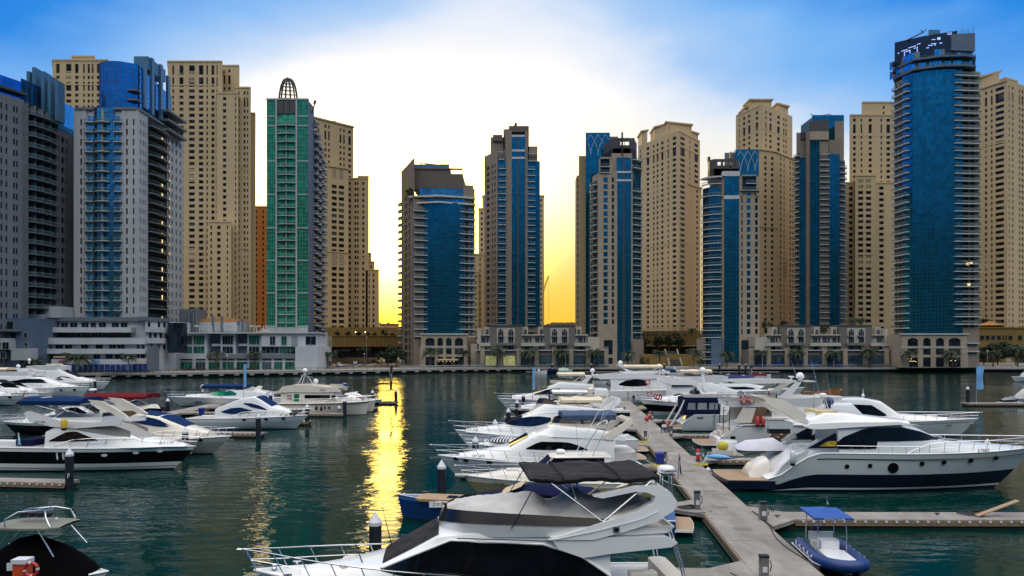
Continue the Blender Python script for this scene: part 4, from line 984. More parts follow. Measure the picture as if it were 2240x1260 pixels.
def mirror_tower(label,x,y,w,h,top=0):
 t=thing('silhouette_tower',label,'tower',(x,y,GZ),0,'silhouette towers behind the viewer');m=mat('silhouette_cladding',(.020,.022,.026),.8,var=.3)  # unseen towers added for the glass reflections; silhouette dark put in their colour
 b=MB().use(m).box(-w/2,w/2,-14,14,0,h);b.box(-w*.35,w*.35,-10,10,h,h*1.08)
 if top:b.box(-w*.12,w*.12,-4,4,h*1.08,h*1.08+top)
 out('wall',b,t);g=MB().use(dglass)
 for k in range(int(h/8)):g.box(-w*.42,w*.42,14.02,14.1,4+k*8,7+k*8)
 out('window_band',g,t)['kind']='stuff'
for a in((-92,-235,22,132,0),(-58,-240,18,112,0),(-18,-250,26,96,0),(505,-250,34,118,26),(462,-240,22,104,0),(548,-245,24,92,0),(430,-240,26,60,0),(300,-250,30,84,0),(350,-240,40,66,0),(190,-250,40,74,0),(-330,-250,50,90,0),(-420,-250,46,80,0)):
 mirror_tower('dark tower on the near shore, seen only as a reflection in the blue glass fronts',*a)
 # low buildings along the water
greenp=glass('shop_green_glass',(.012,.15,.095),.3,.1,1.3,1.66,.05,.5)
shopg=mat('shop_light',(.50,.50,.20),.3,var=.7,scale=.7,emit=.30)
shopd=glass('shop_glass',(.05,.09,.12),.25,.08,1.6,2.0,.03,.5)
shopb=glass('blue_shop_glass',(.03,.07,.28),.25,.1,1.6,2.0,.03,.4)
podw=mat('podium_white',(.50,.52,.55),.7,var=.12,scale=.2,stretch=(1,1,.3))
class Low(Tower):
 def rect(s,part,m,p0,p1,q0,q1,d,dep=.4,top=None):
  """a wall piece by its picture rectangle on the plane at distance d"""
  s.mb(part).use(m).box(s.P(p0,d)[0],s.P(p1,d)[0],d-s.o[1],d-s.o[1]+dep,s.Z(q1,d),s.Z(q0,d))
 def win(s,p0,p1,q0,q1,d,g=None,nm='window',bars=2,fr=None):
  x0,x1=s.P(p0,d)[0],s.P(p1,d)[0];z0,z1=s.Z(q1,d),s.Z(q0,d);y=d-s.o[1]
  f=MB().use(fr or frame_m);w=.09;X,Z=x1-x0,z1-z0
  f.box(-w,0,-.2,.05,-w,Z+w);f.box(X,X+w,-.2,.05,-w,Z+w);f.box(0,X,-.2,.05,Z,Z+w);f.box(0,X,-.28,.05,-w,0)
  for k in range(1,bars):f.box(X*k/bars-.035,X*k/bars+.035,-.15,-.07,0.002,Z-.002)
  o=out(nm,f,s.root,None,(x0,y,z0));link('pane',pane_mesh(g or dglass),o,(0,-.06,0),0,(X,.12,Z))
 def arch(s,p0,p1,q0,q1,d,g=None,wall=None,wide=1.6):
  x0,x1=s.P(p0,d)[0],s.P(p1,d)[0];z0,z1=s.Z(q1,d),s.Z(q0,d);y=d-s.o[1];r=min((x1-x0)*.4,(z1-z0)*.4)
  to=lambda a,b,o:(a,y-o,b)
  out('arched_window',MB().use(g or dglass).outl(arch_pts(x0,x1,z0,z1,r),.02,.10,to),s.root)
  f=MB().use(frame_m)
  for k in(.33,.66):f.box(lerp(x0,x1,k)-.04,lerp(x0,x1,k)+.04,y-.16,y-.1,z0,z1-r*.25)
  f.box(x0,x1,y-.16,y-.1,z0+(z1-z0)*.6,z0+(z1-z0)*.64);out('window_frame',f,s.root)
def low_left():
 d=247
 t=Low('dark blue panelled low block at the frame edge below the blue grey tower',20,d,'waterfront_block','building')
 t.rect('wall',bluegrey,-90,72,696,806,d,20);t.rect('wall',bluegrey,70,96,700,780,d+6,12)
 t.rect('balcony',greyw,-20,34,720,725,d-3,3);t.rect('balcony',whitew,-20,22,740,765,d-3,3);t.rect('wall',whitew,24,66,762,788,d-4,4)
 for a in((-4,12,703,720),(15,30,703,720),(23,37,727,743),(52,60,728,738),(54,61,750,758),(70,80,708,722)):t.win(*a,d if a[0]<68 else d+6,dglass,bars=1)
 for a in((6,20,749,764),(-10,2,749,764),(2,13,770,784)):t.win(*a,d-3,dglass)
 t.rect('roof_box',whitew,85,131,670,695,d+12,8);t.rect('roof_box',whitew,74,92,688,697,d+10,8)
 t.finish()
 d=256
 t=Low('long white low block with stepped balconies and a row of dark square windows',200,d,'waterfront_block','building')
 t.rect('wall',podw,94,318,700,770,d+5,14);t.rect('wall',podw,70,318,752,800,d+1,6)
 t.rect('roof_edge',greyw,92,322,694,702,d+3.6,12)
 t.rect('balcony',podw,112,286,716,727,d+1.5,3.5);t.rect('recess_shade',dsteel,118,287,727,739,d+4.9,.4)  # dark strip stands for the shade under the balcony band
 t.rect('balcony',podw,70,318,739,753,d-.8,4);t.rect('balcony',podw,64,318,763,774,d-1.6,3.5)
 for a in((99,114),(120,130),(134,149),(154,169),(179,194),(199,210),(217,232),(245,260),(265,279)):t.win(*a,706,716,d+5)
 for a in((101,115),(165,178),(200,214),(225,238),(270,284)):t.win(*a,729,738,d+4.8)
 for a in((76,91),(122,138),(143,158),(178,193),(210,225),(239,254),(257,273),(300,305),(311,316)):t.win(*a,754,763,d+1)
 for a in((98,108),(112,124),(205,219),(232,247),(252,267),(297,305),(309,317)):t.win(*a,775,785,d+1)
 A,B=t.P(318,d),t.P(369,d+14)
 t.mb('wall').use(podw).prism([A,B,(B[0],34),(A[0],34)],0,t.Z(700,d));t.mb('roof_edge').use(greyw).slab(A,B,-.02,1.02,-3,.5,t.Z(702,d+4),t.Z(694,d+4))
 for py in(716,740):t.mb('balcony').use(podw).slab(A,B,.0,.7,0,1.3,t.Z(py+11,d+6),t.Z(py,d+6))
 for f,py in((.1,706),(.52,705),(.76,705),(.15,729),(.36,729),(.6,729),(.85,729),(.2,754),(.5,754),(.75,754)):
  (x,y),a,L=t.at(A,B,f,.05);link('window',pane_mesh(dglass),t.root,(x,y,t.Z(py+10,d+5)),a,(1.3,.12,1.7))
 t.rect('pier',greyw,322,333,757,812,d-4,5)
 t.rect('shop_front',shopb,112,323,797,815,d-3,2);t.rect('shop_fascia',podw,112,323,786,797,d-2.6,4)
 for p0 in range(120,322,12):t.rect('mullion',frame_m,p0,p0+.7,797,815,d-3.12,.2)
 t.rect('signboard',mat('pink_banner',(.35,.10,.22),.6),128,144,788,797,d-3.2,.2);t.rect('signboard',mat('light_blue_banner',(.16,.33,.62),.6),200,216,786,797,d-3.2,.2);t.rect('signboard',slabw,292,321,784,796,d-3.2,.2)
 t.mb('awning').use(stone).prism([t.P(116,d-2),t.P(143,d-2),t.P(146,d+1),t.P(121,d+1)],t.Z(783,d),[t.Z(781,d),t.Z(781,d),t.Z(775,d),t.Z(775,d)])
 t.finish()
 d=276
 t=Low('grey and white low block with square frames of green glass below the green tower',540,d,'waterfront_block','building')
 t.rect('wall',podw,334,693,774,812,d,20);t.rect('shop_fascia',greyw,452,646,774,784,d-.6,.6);t.rect('wall',podw,646,694,758,812,d-.8,20)
 for a in((340,356),(364,380),(395,421),(429,449),(457,481),(487,512),(518,541),(546,568),(574,594),(600,618),(624,644)):
  t.win(*a,792,808,d,greenp if a[0]not in(340,364,429,574)else shopd,'shop_window',3);t.win(*a,785,788,d,dglass,'shop_window',1)
 for a in((399,453),(483,515),(541,572)):
  t.rect('frame_block',podw,*a,728,774,d+5,12)
 t.rect('wall',bluegrey,453,541,730,774,d+8,10);t.rect('balcony',slabw,463,483,752,757,d+6,2);t.rect('balcony',slabw,522,541,752,757,d+6,2)
 for a in((403,420,dglass),(424,447,greenp),(487,510,dglass),(545,567,greenp)):
  t.win(a[0],a[1],735,753,d+5,a[2],'window',4);t.win(a[0],a[1],758,773,d+5,greenp if a[0]<430 else dglass,'window',3)
 t.rect('wall',podw,572,693,730,758,d+3,16);t.rect('wall',bluegrey,572,691,758,774,d+4,12)
 for a in((591,602,dglass),(616,627,greenp),(639,651,railg),(669,691,dglass)):t.win(a[0],a[1],736,754,d+3,a[2])
 for a in((573,610,dglass),(613,633,greenp),(637,660,greenp),(662,690,dglass)):t.win(a[0],a[1],759,773,d+4,a[2],'window',4)
 t.mb('terrace').use(slabw).box(t.P(398,d)[0],t.P(693,d)[0],2,16,t.Z(729,d),t.Z(729,d)+.4)
 g=MB().use(slabw)
 for p in(423,486,544):
  for q in(p,p+6,p+22,p+27):g.box(t.P(q,d)[0],t.P(q,d)[0]+.25,5,5.3,t.Z(730,d),t.Z(711,d))
  g.prism([t.P(p+2,d+5),t.P(p+27,d+5),t.P(p+27,d+9),t.P(p+4,d+9)],t.Z(714,d),[t.Z(710,d),t.Z(712.5,d),t.Z(711.5,d),t.Z(709.5,d)])
 out('pergola',g,t.root)
 t.mb('balcony_rail').use(railg).box(t.P(402,d)[0],t.P(545,d)[0],4.4,4.5,t.Z(729,d),t.Z(723,d))
 t.mb('shade').use(stone);t.mb('shade').lathe([(4.4,0),(.2,1.6),(.05,1.7)],10,(t.P(556,d)[0],9,t.Z(726,d)))
 t.finish()
 d=290
 t=Low('grey finned block between the white tower and the pergola terrace',430,d,'plant_building','building')
 t.rect('wall',greyw,392,428,676,735,d,10);t.rect('wall',podw,430,530,705,735,d+3,8);t.rect('roof_edge',orange,428,522,697,705,d+4,6);t.rect('wall',dglass,366,399,706,772,d-24,4)
 for p,q in((411,684),(416,690),(421,678),(427,672),(462,690),(482,692),(518,702),(526,700)):t.rect('fin',greyw,p,p+4,q,735,d-1-(p%2),1.2)
 t.finish()
low_left()
def villa_row(label,d,x0,x1,piers,greys,whites,lit,blue,boxes):
 t=Low(label,(x0+x1)/2,d,'terrace_row','building')
 yg,yt=767,712
 t.rect('wall',villa_g,x0,x1,yg-2,804,d,16);t.rect('cornice',slabw,x0-1,x1+1,765.5,767.2,d-.9,2)
 for a,b in zip(piers,piers[1:]):
  g=shopg if a in lit else shopb if a in blue else shopd
  t.win(a+11,b-3,778 if a not in blue else 777,800,d,g if a not in blue else shopd,'shop_window',4,frame_d)
  if a in blue:t.win(a+12,b-4,791,799.5,d-.3,shopb,'shop_door',3,frame_d)
 for p in piers:t.rect('pier',stone,p,p+9,759,801,d-1.3,2.2);t.rect('pier_cap',villa_g,p-.8,p+9.8,757.5,759.2,d-1.6,2.8);t.rect('pier_foot',villa_g,p-.3,p+9.3,796,803,d-1.5,2.5)
 for a,b in greys:
  m=(a+b)/2;t.rect('wall',villa_g,a,b,yt,yg,d+3,12);t.rect('inset',villa_w,m-20,m+20,718,752,d+2.8,.3)
  t.rect('cornice',villa_g,a-.6,b+.6,yt-1.2,yt,d+2.6,12)
  for c in(m-11,m+11):
   t.arch(c-5.5,c+5.5,720,734,d+2.75);t.win(c-5.5,c+5.5,738,750,d+2.75,dglass,'window',3);t.win(c-5.5,c+5.5,755,765,d+3,dglass,'window',3)
   t.rect('balcony',villa_g,c-6.5,c+6.5,733.5,737,d+1.8,1)
  t.rect('balcony',villa_g,m-20,m+20,750.5,755.5,d+1.2,1.6)
 for a,b,arcs in whites:
  t.rect('wall',villa_w,a,b,733,yg,d+4,10);t.rect('balcony',villa_w,a-1,b+1,731.5,734,d+2.6,3);t.rect('balcony',villa_w,a-2,b+2,750,757,d+1.8,3)
  t.mb('balcony_rail').use(railg).box(t.P(a,d)[0],t.P(b,d)[0],1.9,1.96,t.Z(750,d)+.002,t.Z(747,d))
  for c in arcs:t.rect('wall',villa_w,c-6,c+6,715,733,d+5,6);t.arch(c-3,c+3.4,720,732,d+5)
  n=max(1,int((b-a)//18))
  for k in range(n):
   q=a+(b-a)*(k+.5)/n
   t.win(q-7,q+2,739,749.5,d+4,dglass,'window',3);t.win(q+4.5,q+8,739,749.5,d+4,dglass,'window',1);t.win(q-6,q+3,757.5,765,d+4,dglass,'window',3)
 for p0,p1,q0,q1,m in boxes:t.rect('wall',m,p0,p1,q0,q1,d+2,12)
 t.finish()
villa_row('grey and white terrace of villas above lit shops below the slim beige tower',312,1042,1330,[1051,1090,1130,1169,1208,1245,1283,1322],[(1071,1142),(1190,1258)],[(1050,1071,[1065]),(1142,1190,[1149,1184]),(1258,1286,[1266])],(1051,1090),(),[(1286,1311,737,766,villa_w),(1030,1047,752,803,stone),(1044,1052,718,766,villa_w)])
villa_row('grey and white terrace of villas above blue shop doors below the dark blue tower',314,1640,1946,[1641,1677,1718,1758,1800,1845,1890,1936],[(1708,1775),(1838,1908)],[(1677,1708,[1695]),(1775,1838,[1787,1825]),(1908,1942,[1921])],(),(1641,1677,1718,1758,1800),[(1652,1678,737,766,villa_w),(1936,1942,719,766,villa_w),(1943,1972,745,803,taupe)])
def plinths():
 d=372
 t=Low('ochre podium wall with a dark car park opening behind the street',790,d,'podium_wall','building')
 t.rect('wall',yellow,692,885,735,757,d,30);t.rect('wall',yellow,700,905,716,736,d+22,12);t.rect('cornice',yellow,690,886,733.5,735.5,d-.4,2);t.rect('cornice',yellow,690,886,756,758.5,d-.6,2)
 t.rect('opening',quayd,692,885,758.5,782,d+6,1);t.rect('shop_light',slabw,731,767,765,767,d+4,.3)
 for p in range(700,885,12):t.rect('column',frame_d,p,p+1,758.5,782,d+4,.6)
 for p in range(696,885,9):t.rect('pilaster',yellow,p,p+1,736,756,d-.25,.3)
 t.finish()
 d=305
 t=Low('beige stone block with slit windows beside the palm at the street corner',706,d,'corner_block','building')
 t.mb('wall').use(stone).prism([t.P(694,280),t.P(726,330),t.P(726,345),t.P(694,345)],0,t.Z(733,300));t.rect('wall',taupe,694,724,790,801,292,2)
 A,B=t.P(694,280),t.P(726,330)
 for f in(.2,.4,.6,.8):t.mb('slit').use(dglass).slab(A,B,f,f+.03,0,.06,6,t.Z(745,300))
 t.finish()
 d=415
 t=Low('ochre house with a hipped brown roof in front of the low sun',855,d,'hipped_house','house')
 t.rect('wall',yellow,828,895,730,760,d,20)
 A,B=t.P(826,d-1),t.P(900,d-1);x0,x1=A[0],B[0];z0,z1=t.Z(730,d),t.Z(716,d);r=MB().use(mat('roof_tile',(.20,.10,.065),.8,var=.2,scale=1,stretch=(1,1,4)))
 c,e=[(x0,-1,z0),(x1,-1,z0),(x1,21,z0),(x0,21,z0)],[(t.P(848,d)[0],9,z1),(t.P(880,d)[0],9,z1)]
 r.face([c[0],c[1],e[1],e[0]]);r.face([c[1],c[2],e[1]]);r.face([c[2],c[3],e[0],e[1]]);r.face([c[3],c[0],e[0]]);r.face(c[::-1]);out('roof',r,t.root)
 t.finish()
 d=760
 t=Low('pale pinkish low building far off below the sunset sky',850,d,'distant_building','building')
 pk=mat('haze_tinted_wall',(.46,.26,.17),.9,var=.1,scale=.02)  # warm haze put into the wall colour
 t.rect('wall',pk,818,882,714,757,d,30);t.rect('wall',pk,830,866,709,715,d+4,20);t.rect('roof',pk,826,872,707.5,709,d+2,24);t.rect('roof_box',pk,846,852,704.5,708,d+8,6)
 t.finish()
 def crane(label,px,d,base,jib,hook=None,lean=(0,0)):
  c=thing('tower_crane',label,'crane',(gx(px,d),d,gz(base,d)))
  X=lambda p:gx(p,d)-gx(px,d);Z=lambda q:gz(q,d)-gz(base,d)
  yl=mat('crane_paint',(.30,.15,.03),.6,var=.1)
  m=MB().use(yl);(a,b),(e,f)=jib;w=.9*d/760
  m.tube([(X(a)-w,0,Z(b)),(X(e)-w*.4,0,Z(f))],w*.3,4).tube([(X(a)+w,0,Z(b)),(X(e)+w*.4,0,Z(f))],w*.3,4)
  for k in range(12):
   u,v=k/12,(k+1)/12;s=-1 if k%2 else 1
   m.tube([(lerp(X(a),X(e),u)+s*w*(1-.6*u),0,lerp(Z(b),Z(f),u)),(lerp(X(a),X(e),v)-s*w*(1-.6*v),0,lerp(Z(b),Z(f),v))],w*.2,4)
  out('jib',m,c);out('mast',MB().use(yl).box(-w,w,-w,w,0,Z(b)),c)
  if hook:out('hook_cable',MB().use(dsteel).tube([(X(e)-lean[0],0,Z(f)),(X(hook[0]),0,Z(hook[1]))],w*.12,4),c)
  return c
 crane('small dark crane leaning above the far pinkish building',832,800,714,((832,706),(837,690)))
 crane('yellow lattice crane with a hanging cable right of the slim beige tower',1184,520,725,((1184,650),(1200,603)),(1200,700))
 d=500
 t=Low('unfinished concrete block with a ragged top edge behind the villa terrace',1230,d,'construction_block','building')
 t.rect('wall',taupe,1196,1290,708,760,d,30);t.rect('wall',brownw,1204,1262,706,712,d-2,20)
 m=MB().use(brownw)
 for k in range(26):p=1206+k*2.6;m.box(t.P(p,d)[0],t.P(p+1.6,d)[0],2,3,t.Z(709,d),t.Z(706-RND.random()*2.5,d))
 out('formwork',m,t.root);t.finish()
 d=392
 t=Low('ochre arcade podium with a terrace behind the waterside stair',1472,d,'podium_arcade','building')
 t.rect('wall',yellow,1402,1545,724,748,d,20);t.rect('wall',yellow,1402,1560,742,757,d-12,8);t.rect('wall',yellow,1404,1552,775,803,d-62,6);t.rect('opening',quayd,1402,1560,757.5,776,d-8,1);t.rect('roof_edge',stone,1402,1560,755.5,757.5,d-14,10)
 for p in(1405,1416,1427,1435,1448,1459,1469,1495):t.arch(p,p+6,727,735,d)
 for p in(1428,1437,1445,1460,1473):t.win(p,p+5,738,741.5,d,dglass,bars=1)
 t.finish()
 d=326
 s=thing('outdoor_stair','dark stone stair rising between ochre walls from the promenade','stair',(gx(1476,d),d,GZ))
 X=lambda p,dd:gx(p,dd)-gx(1476,d)
 m=MB().use(louvre)
 for k in range(16):m.box(X(1467,d),X(1488,d),k*.62,(k+1)*.62,0,.42*(k+1))
 out('step',m,s)['kind']='stuff'
 for p,q in((1464,1459),(1491,1484)):
  out('side_wall',MB().use(stone).outl([(0,0),(0,1.0),(9.9,7.7),(9.9,0)],0,.4,lambda a,b,o,p=p:(X(p,d)+o,a,b)),s)
 d=395
 t=Low('ochre low building with square windows behind the dark trees at the frame edge',2200,d,'podium_block','building')
 t.rect('wall',yellow,2136,2300,717,775,d,16);t.rect('cornice',yellow,2134,2300,715.5,718,d-.6,3)
 for p in(2144,2156,2168,2181,2206,2227):t.win(p,p+8,734,743,d,dglass,bars=1,fr=yellow)
 for p in(2193,2199):t.win(p,p+3,734,743,d,dglass,bars=1,fr=yellow)
 t.mb('roof').use(orange).lathe([(6.5,0),(1,2.2),(.05,2.3)],8,(t.P(2186,d)[0],8,t.Z(711,d)));t.rect('wall',yellow,2172,2201,710.5,717,d+4,8)
 t.finish()
plinths()
# palms, trees, promenade furniture
def palm_mesh(seed,n=34,R=3.3,droop=1.0):
 r=random.Random(seed);m=MB().use(leafp)
 for k in range(n):
  a=2*math.pi*(k/n*3.0+r.random()*.12);up=.95-1.15*(k/n)+r.uniform(-.1,.1);L=R*r.uniform(.85,1.08)
  ca,sa=math.cos(a),math.sin(a);P=[]
  for i in range(9):
   u=i/8;rr=L*u*(1-.12*u*u);z=up*L*u*.9-droop*L*.62*u*u
   P.append(Vector((rr*ca,rr*sa,z)))
  for i in range(8):
   p,q=P[i],P[i+1];d=(q-p).normalized();s=d.cross(Vector((0,0,1))).normalized()
   for sg in(-1,1):
    for h in(0,.5):
     b=p.lerp(q,h);l=(.62*math.sin(math.pi*min(1,.14+.86*(i+h)/8))+.10)*r.uniform(.8,1.15)
     tip=b+s*sg*l*.8+d*l*.65+Vector((0,0,-l*.42));m.face([b,b+d*.17,tip])
  for i in range(8):
   s=Vector((-sa,ca,0))*.03;m.face([P[i]-s,P[i]+s,P[i+1]+s,P[i+1]-s])
 return m
CROWNS=[palm_mesh(s,n,R,dr).mesh('palm_crown')for s,n,R,dr in((1,40,3.4,1.0),(2,46,3.6,1.15),(3,36,3.1,.9))]
def palm(px,d,h,label,sc=1.0,k=0,z=None,group='palms along the promenade'):
 t=thing('palm_tree',label,'palm tree',(gx(px,d),d,GZ if z is None else z),RND.uniform(0,6),group)
 m=MB().use(bark);pts=[(.12*math.sin(i*.7),.1*math.cos(i),h*i/8)for i in range(9)]
 m.tube(pts,[.34-.012*i for i in range(9)],8)
 out('trunk',m,t,50);c=link('crown',CROWNS[k%3],t,(pts[-1][0],pts[-1][1],h-.1));c.scale=(sc*1.32,sc*1.32,sc*1.22)
 return t
PALMS=[(75,246,4.2,1.15,'palm partly behind the far left boats before the dark blue block'),(170,247,5.2,1.35,'large palm in front of the long white low block'),(281,248,5.6,.9,'small palm beside the white banner of the long white block'),(473,270,6.3,.95,'palm in front of the dark gap in the green glass frames'),(557,276,6.3,.95,'palm in front of the third green glass frame'),(640,280,6.2,.95,'palm in front of the plain white wall under the green tower'),(716,290,6.0,1.05,'lone palm at the street corner beside the beige stone block'),(942,308,7.0,1.12,'palm before the left arches of the brown tower podium'),(1014,309,6.6,1.0,'palm at the right end of the brown tower podium'),(1087,308,7.2,1.25,'palm before the lit shop of the first villa terrace'),(1157,309,7.0,1.1,'palm under the middle white terrace above the lit shops'),(1228,308,6.8,1.15,'palm under the second grey block of the lit shop terrace'),(1300,309,6.9,.95,'palm at the white wall ending the lit shop terrace'),(1373,310,5.8,.95,'palm in front of the curtain glass of the dark crowned beige tower'),(1443,313,6.3,1.0,'palm just left of the waterside stair'),(1520,313,6.6,1.15,'palm just right of the waterside stair'),(1590,310,5.8,.95,'palm before the foot of the tower with round balconies'),(1666,310,6.6,1.0,'palm at the first blue shop door of the second terrace'),(1744,310,6.9,1.1,'palm under the first grey block above blue shop doors'),(1824,310,6.4,1.05,'palm under the middle white terrace above blue shop doors'),(1903,309,7.2,1.25,'palm at the pale shop glass ending the blue door terrace'),(1988,301,6.4,1.0,'palm before the left arch of the tall blue tower podium'),(2083,301,6.6,1.05,'palm before the right arch of the tall blue tower podium'),(2172,318,6.2,1.1,'palm beside the dark trees right of the tall blue tower'),(2226,318,8.0,1.2,'palm cut by the frame beside the parked car')]
for i,(px,d,h,s,lb)in enumerate(PALMS):palm(px,d,h,lb,s,i)
for i,(px,py,d,lb)in enumerate(((1884,716,334,'dark palm on the roof of the blue door terrace above the second grey block'),(1870,716,336,'smaller dark palm on the roof of the blue door terrace'),(2152,714,405,'rooftop palm on the ochre low building beside the tall blue tower'),(2163,715,406,'shorter rooftop palm on the ochre low building'),(1513,735,385,'palm on the terrace of the ochre arcade'))):
 palm(px,d,3.6,lb,.75,i,gz(py,d),'palms on roofs and terraces')
palm(836,430,3.0,'tiny dark palm beside the hipped roof against the sunset',.8,1,gz(730,430),'palms on roofs and terraces')
def crown_mesh(seed,rx,ry,rz,n=1500,leaf=.42,clumps=26):
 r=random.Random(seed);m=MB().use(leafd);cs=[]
 for _ in range(clumps):
  while True:
   p=Vector((r.uniform(-1,1),r.uniform(-1,1),r.uniform(-.75,1)))
   if .35<p.length<1:break
  cs.append((p,r.uniform(.22,.42)))
 for _ in range(n):
  c,s=r.choice(cs);q=Vector((r.gauss(0,1),r.gauss(0,1),r.gauss(0,1))).normalized()*s*r.uniform(.55,1.05)+c
  b=Vector((q.x*rx,q.y*ry,q.z*rz));u=Vector((r.uniform(-1,1),r.uniform(-1,1),r.uniform(-.6,.6))).normalized();v=u.cross(Vector((r.uniform(-1,1),r.uniform(-1,1),r.uniform(-1,1)))).normalized();l=leaf*r.uniform(.6,1.4)
  m.face([b-u*l,b+v*l*.5,b+u*l,b-v*l*.5])
 return m
def tree(name,label,px,d,w,h,trunk,seed,z=None,n=1500,cat='tree',group=None,leaf=.4):
 t=thing(name,label,cat,(gx(px,d),d,GZ if z is None else z),0,group)
 m=MB().use(bark);m.tube([(0,0,0),(.1,0,trunk*.6),(0,0,trunk+h*.3)],[.3,.24,.12],7)
 r=random.Random(seed)
 for k in range(5):
  a=r.uniform(0,6.28);m.tube([(0,0,trunk*.7),(w*.3*math.cos(a),w*.3*math.sin(a),trunk+h*.45)],[.14,.05],5)
 out('trunk',m,t);out('crown',crown_mesh(seed,w/2,w/2,h/2,n,leaf),t,None,(0,0,trunk+h/2))
 return t
tree('leafy_tree','large dark tree leaning over the street beside the brown tower',848,326,8.5,7.6,1.6,3,n=2600)
tree('leafy_tree','grey green tree in front of the large dark tree by the water',868,310,8.0,7.4,1.8,4,n=2600)
tree('leafy_tree','small tree in front of the ochre podium wall',796,355,6.0,3.8,4.6,5)
tree('leafy_tree','dark tree on the terrace above the stair, to its left',1440,372,5.0,4.6,3.0,6,z=gz(770,372))
tree('leafy_tree','dark tree on the terrace at the head of the stair',1463,372,5.6,5.2,3.0,7,z=gz(770,372))
tree('leafy_tree','widest dark tree on the terrace right of the stair head',1486,372,7.0,4.6,3.0,8,z=gz(770,372))
tree('leafy_tree','dark tree on the terrace next to the dark crowned tower',1410,372,5.0,4.6,3.0,9,z=gz(770,372))
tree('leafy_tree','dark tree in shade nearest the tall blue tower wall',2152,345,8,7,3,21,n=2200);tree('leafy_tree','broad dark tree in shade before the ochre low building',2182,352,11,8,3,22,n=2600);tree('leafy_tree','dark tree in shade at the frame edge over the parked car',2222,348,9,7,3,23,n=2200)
def bush(label,px,d,w,h,seed,z=None,group=None,name='bush'):
 o=out(name,crown_mesh(seed,w/2,w/2.4,h/2,700,.3,14),None,None,(gx(px,d),d,(GZ if z is None else z)+h*.4));tag(o,label,'bush',group);return o
bush('big round bush beside the tower left of the stair',1412,318,5.2,4.6,31);bush('low bush right of the stair under the palm',1532,322,4.2,3.4,32);bush('bush on the terrace corner of the brown tower',899,329,4.6,4.0,33,gz(430,329))
bush('bush on the roof at the left end of the blue door terrace',1676,330,4.0,5.5,34,gz(728,330));bush('lighter bush on the roof behind the first grey block',1714,350,4.2,3.6,35,gz(716,350));bush('shrub on the roof terrace between two arched boxes',1806,322,6.0,3.2,36,gz(726,322))
bush('green bush on the ochre arcade terrace above the stair',1480,385,4.2,3.0,37,gz(739,385))
for i,(px,w)in enumerate(((738,2.6),(762,3.0),(784,2.8),(805,2.6),(820,2.0),(842,4.2),(858,2.0))):
 bush(('clipped bush on the ochre parapet left of the first globe lamp','round bush on the ochre parapet under the first arch','bush on the ochre parapet between the globe lamps','bush on the ochre parapet right of the globe lamps','smallest bush on the ochre parapet below the stepped tower corner','wide low bush before the hipped house','little round bush before the hipped house')[i],px,374,w,w*.95,50+i,gz(735.5,374),'bushes on the ochre parapet')
def hedge(label,p0,p1,d,seed):
 r=random.Random(seed);x0,x1=gx(p0,d),gx(p1,d);m=MB().use(leafd)
 for _ in range(int((x1-x0)*70)):
  b=Vector((r.uniform(x0,x1),d+r.uniform(-.5,.5),GZ+r.uniform(.1,.95)));u=Vector((r.uniform(-1,1),r.uniform(-1,1),r.uniform(-1,1))).normalized()*.16;v=u.cross(Vector((r.random(),r.random(),r.random()))).normalized()*.09
  m.face([b-u,b+v,b+u,b-v])
 tag(out('hedge',m),label,'hedge','hedges along the promenade')
hedge('low hedge before the blue shop glass of the long white block',150,325,246,1);hedge('low hedge before the first green shop windows',400,450,266,2);hedge('low hedge before the green shop windows between two palms',505,560,272,3)
for i,(lb,p0,p1,o)in enumerate((('long thin railing with dark posts along the water edge below the low blocks',150,700,.5),('long glass panelled railing along the water edge below the villa terraces',880,1410,.5),('long glass panelled railing along the water edge right of the stair',1530,2140,.5),('thin post railing along the water edge at the street end',702,878,.5))):
 m=MB().use(dsteel if i in(0,3)else steel);x=gx(p0,250 if p0<300 else 295);x1=gx(p1,275 if p1<720 else 309);pts=[]
 while x<x1:
  y=bank_y(x)+o;m.tube([(x,y,GZ),(x,y,GZ+1.05)],.05,4);pts.append((x,y,GZ+1.05));x+=2.4
 m.tube(pts,.045,4);m.tube([(a,b,c-.45)for a,b,c in pts],.03,4)
 t=thing('railing',lb,'railing',pts[0][:2]+(GZ,));o_=out('rail',m,t);o_.location=(-pts[0][0],-pts[0][1],-GZ)
 if i in(1,2):
  g=MB().use(railg)
  for a,b in zip(pts,pts[1:]):g.prism([(a[0]+.1,a[1]),(b[0]-.1,b[1]),(b[0]-.1,b[1]+.03),(a[0]+.1,a[1]+.03)],GZ+.1,GZ+.95)
  o_=out('glass_panel',g,t);o_.location=(-pts[0][0],-pts[0][1],-GZ)
globe=mat('lamp_globe',(1,.95,.8),.3,var=0,emit=3)
lampw=mat('lamp_globe_unlit',(.8,.8,.78),.3,var=0)
def lamp(px,d,h,label,lit=False,z=None):
 t=thing('street_lamp',label,'street lamp',(gx(px,d),d,GZ if z is None else z),0,'street lamps on the far bank')
 out('post',MB().use(frame_m).tube([(0,0,0),(0,0,h)],[.11,.07],6),t,60);out('lamp_head',MB().use(globe if lit else lampw).hemi((0,0,h+.12),.28,8,1,1.2),t,60)
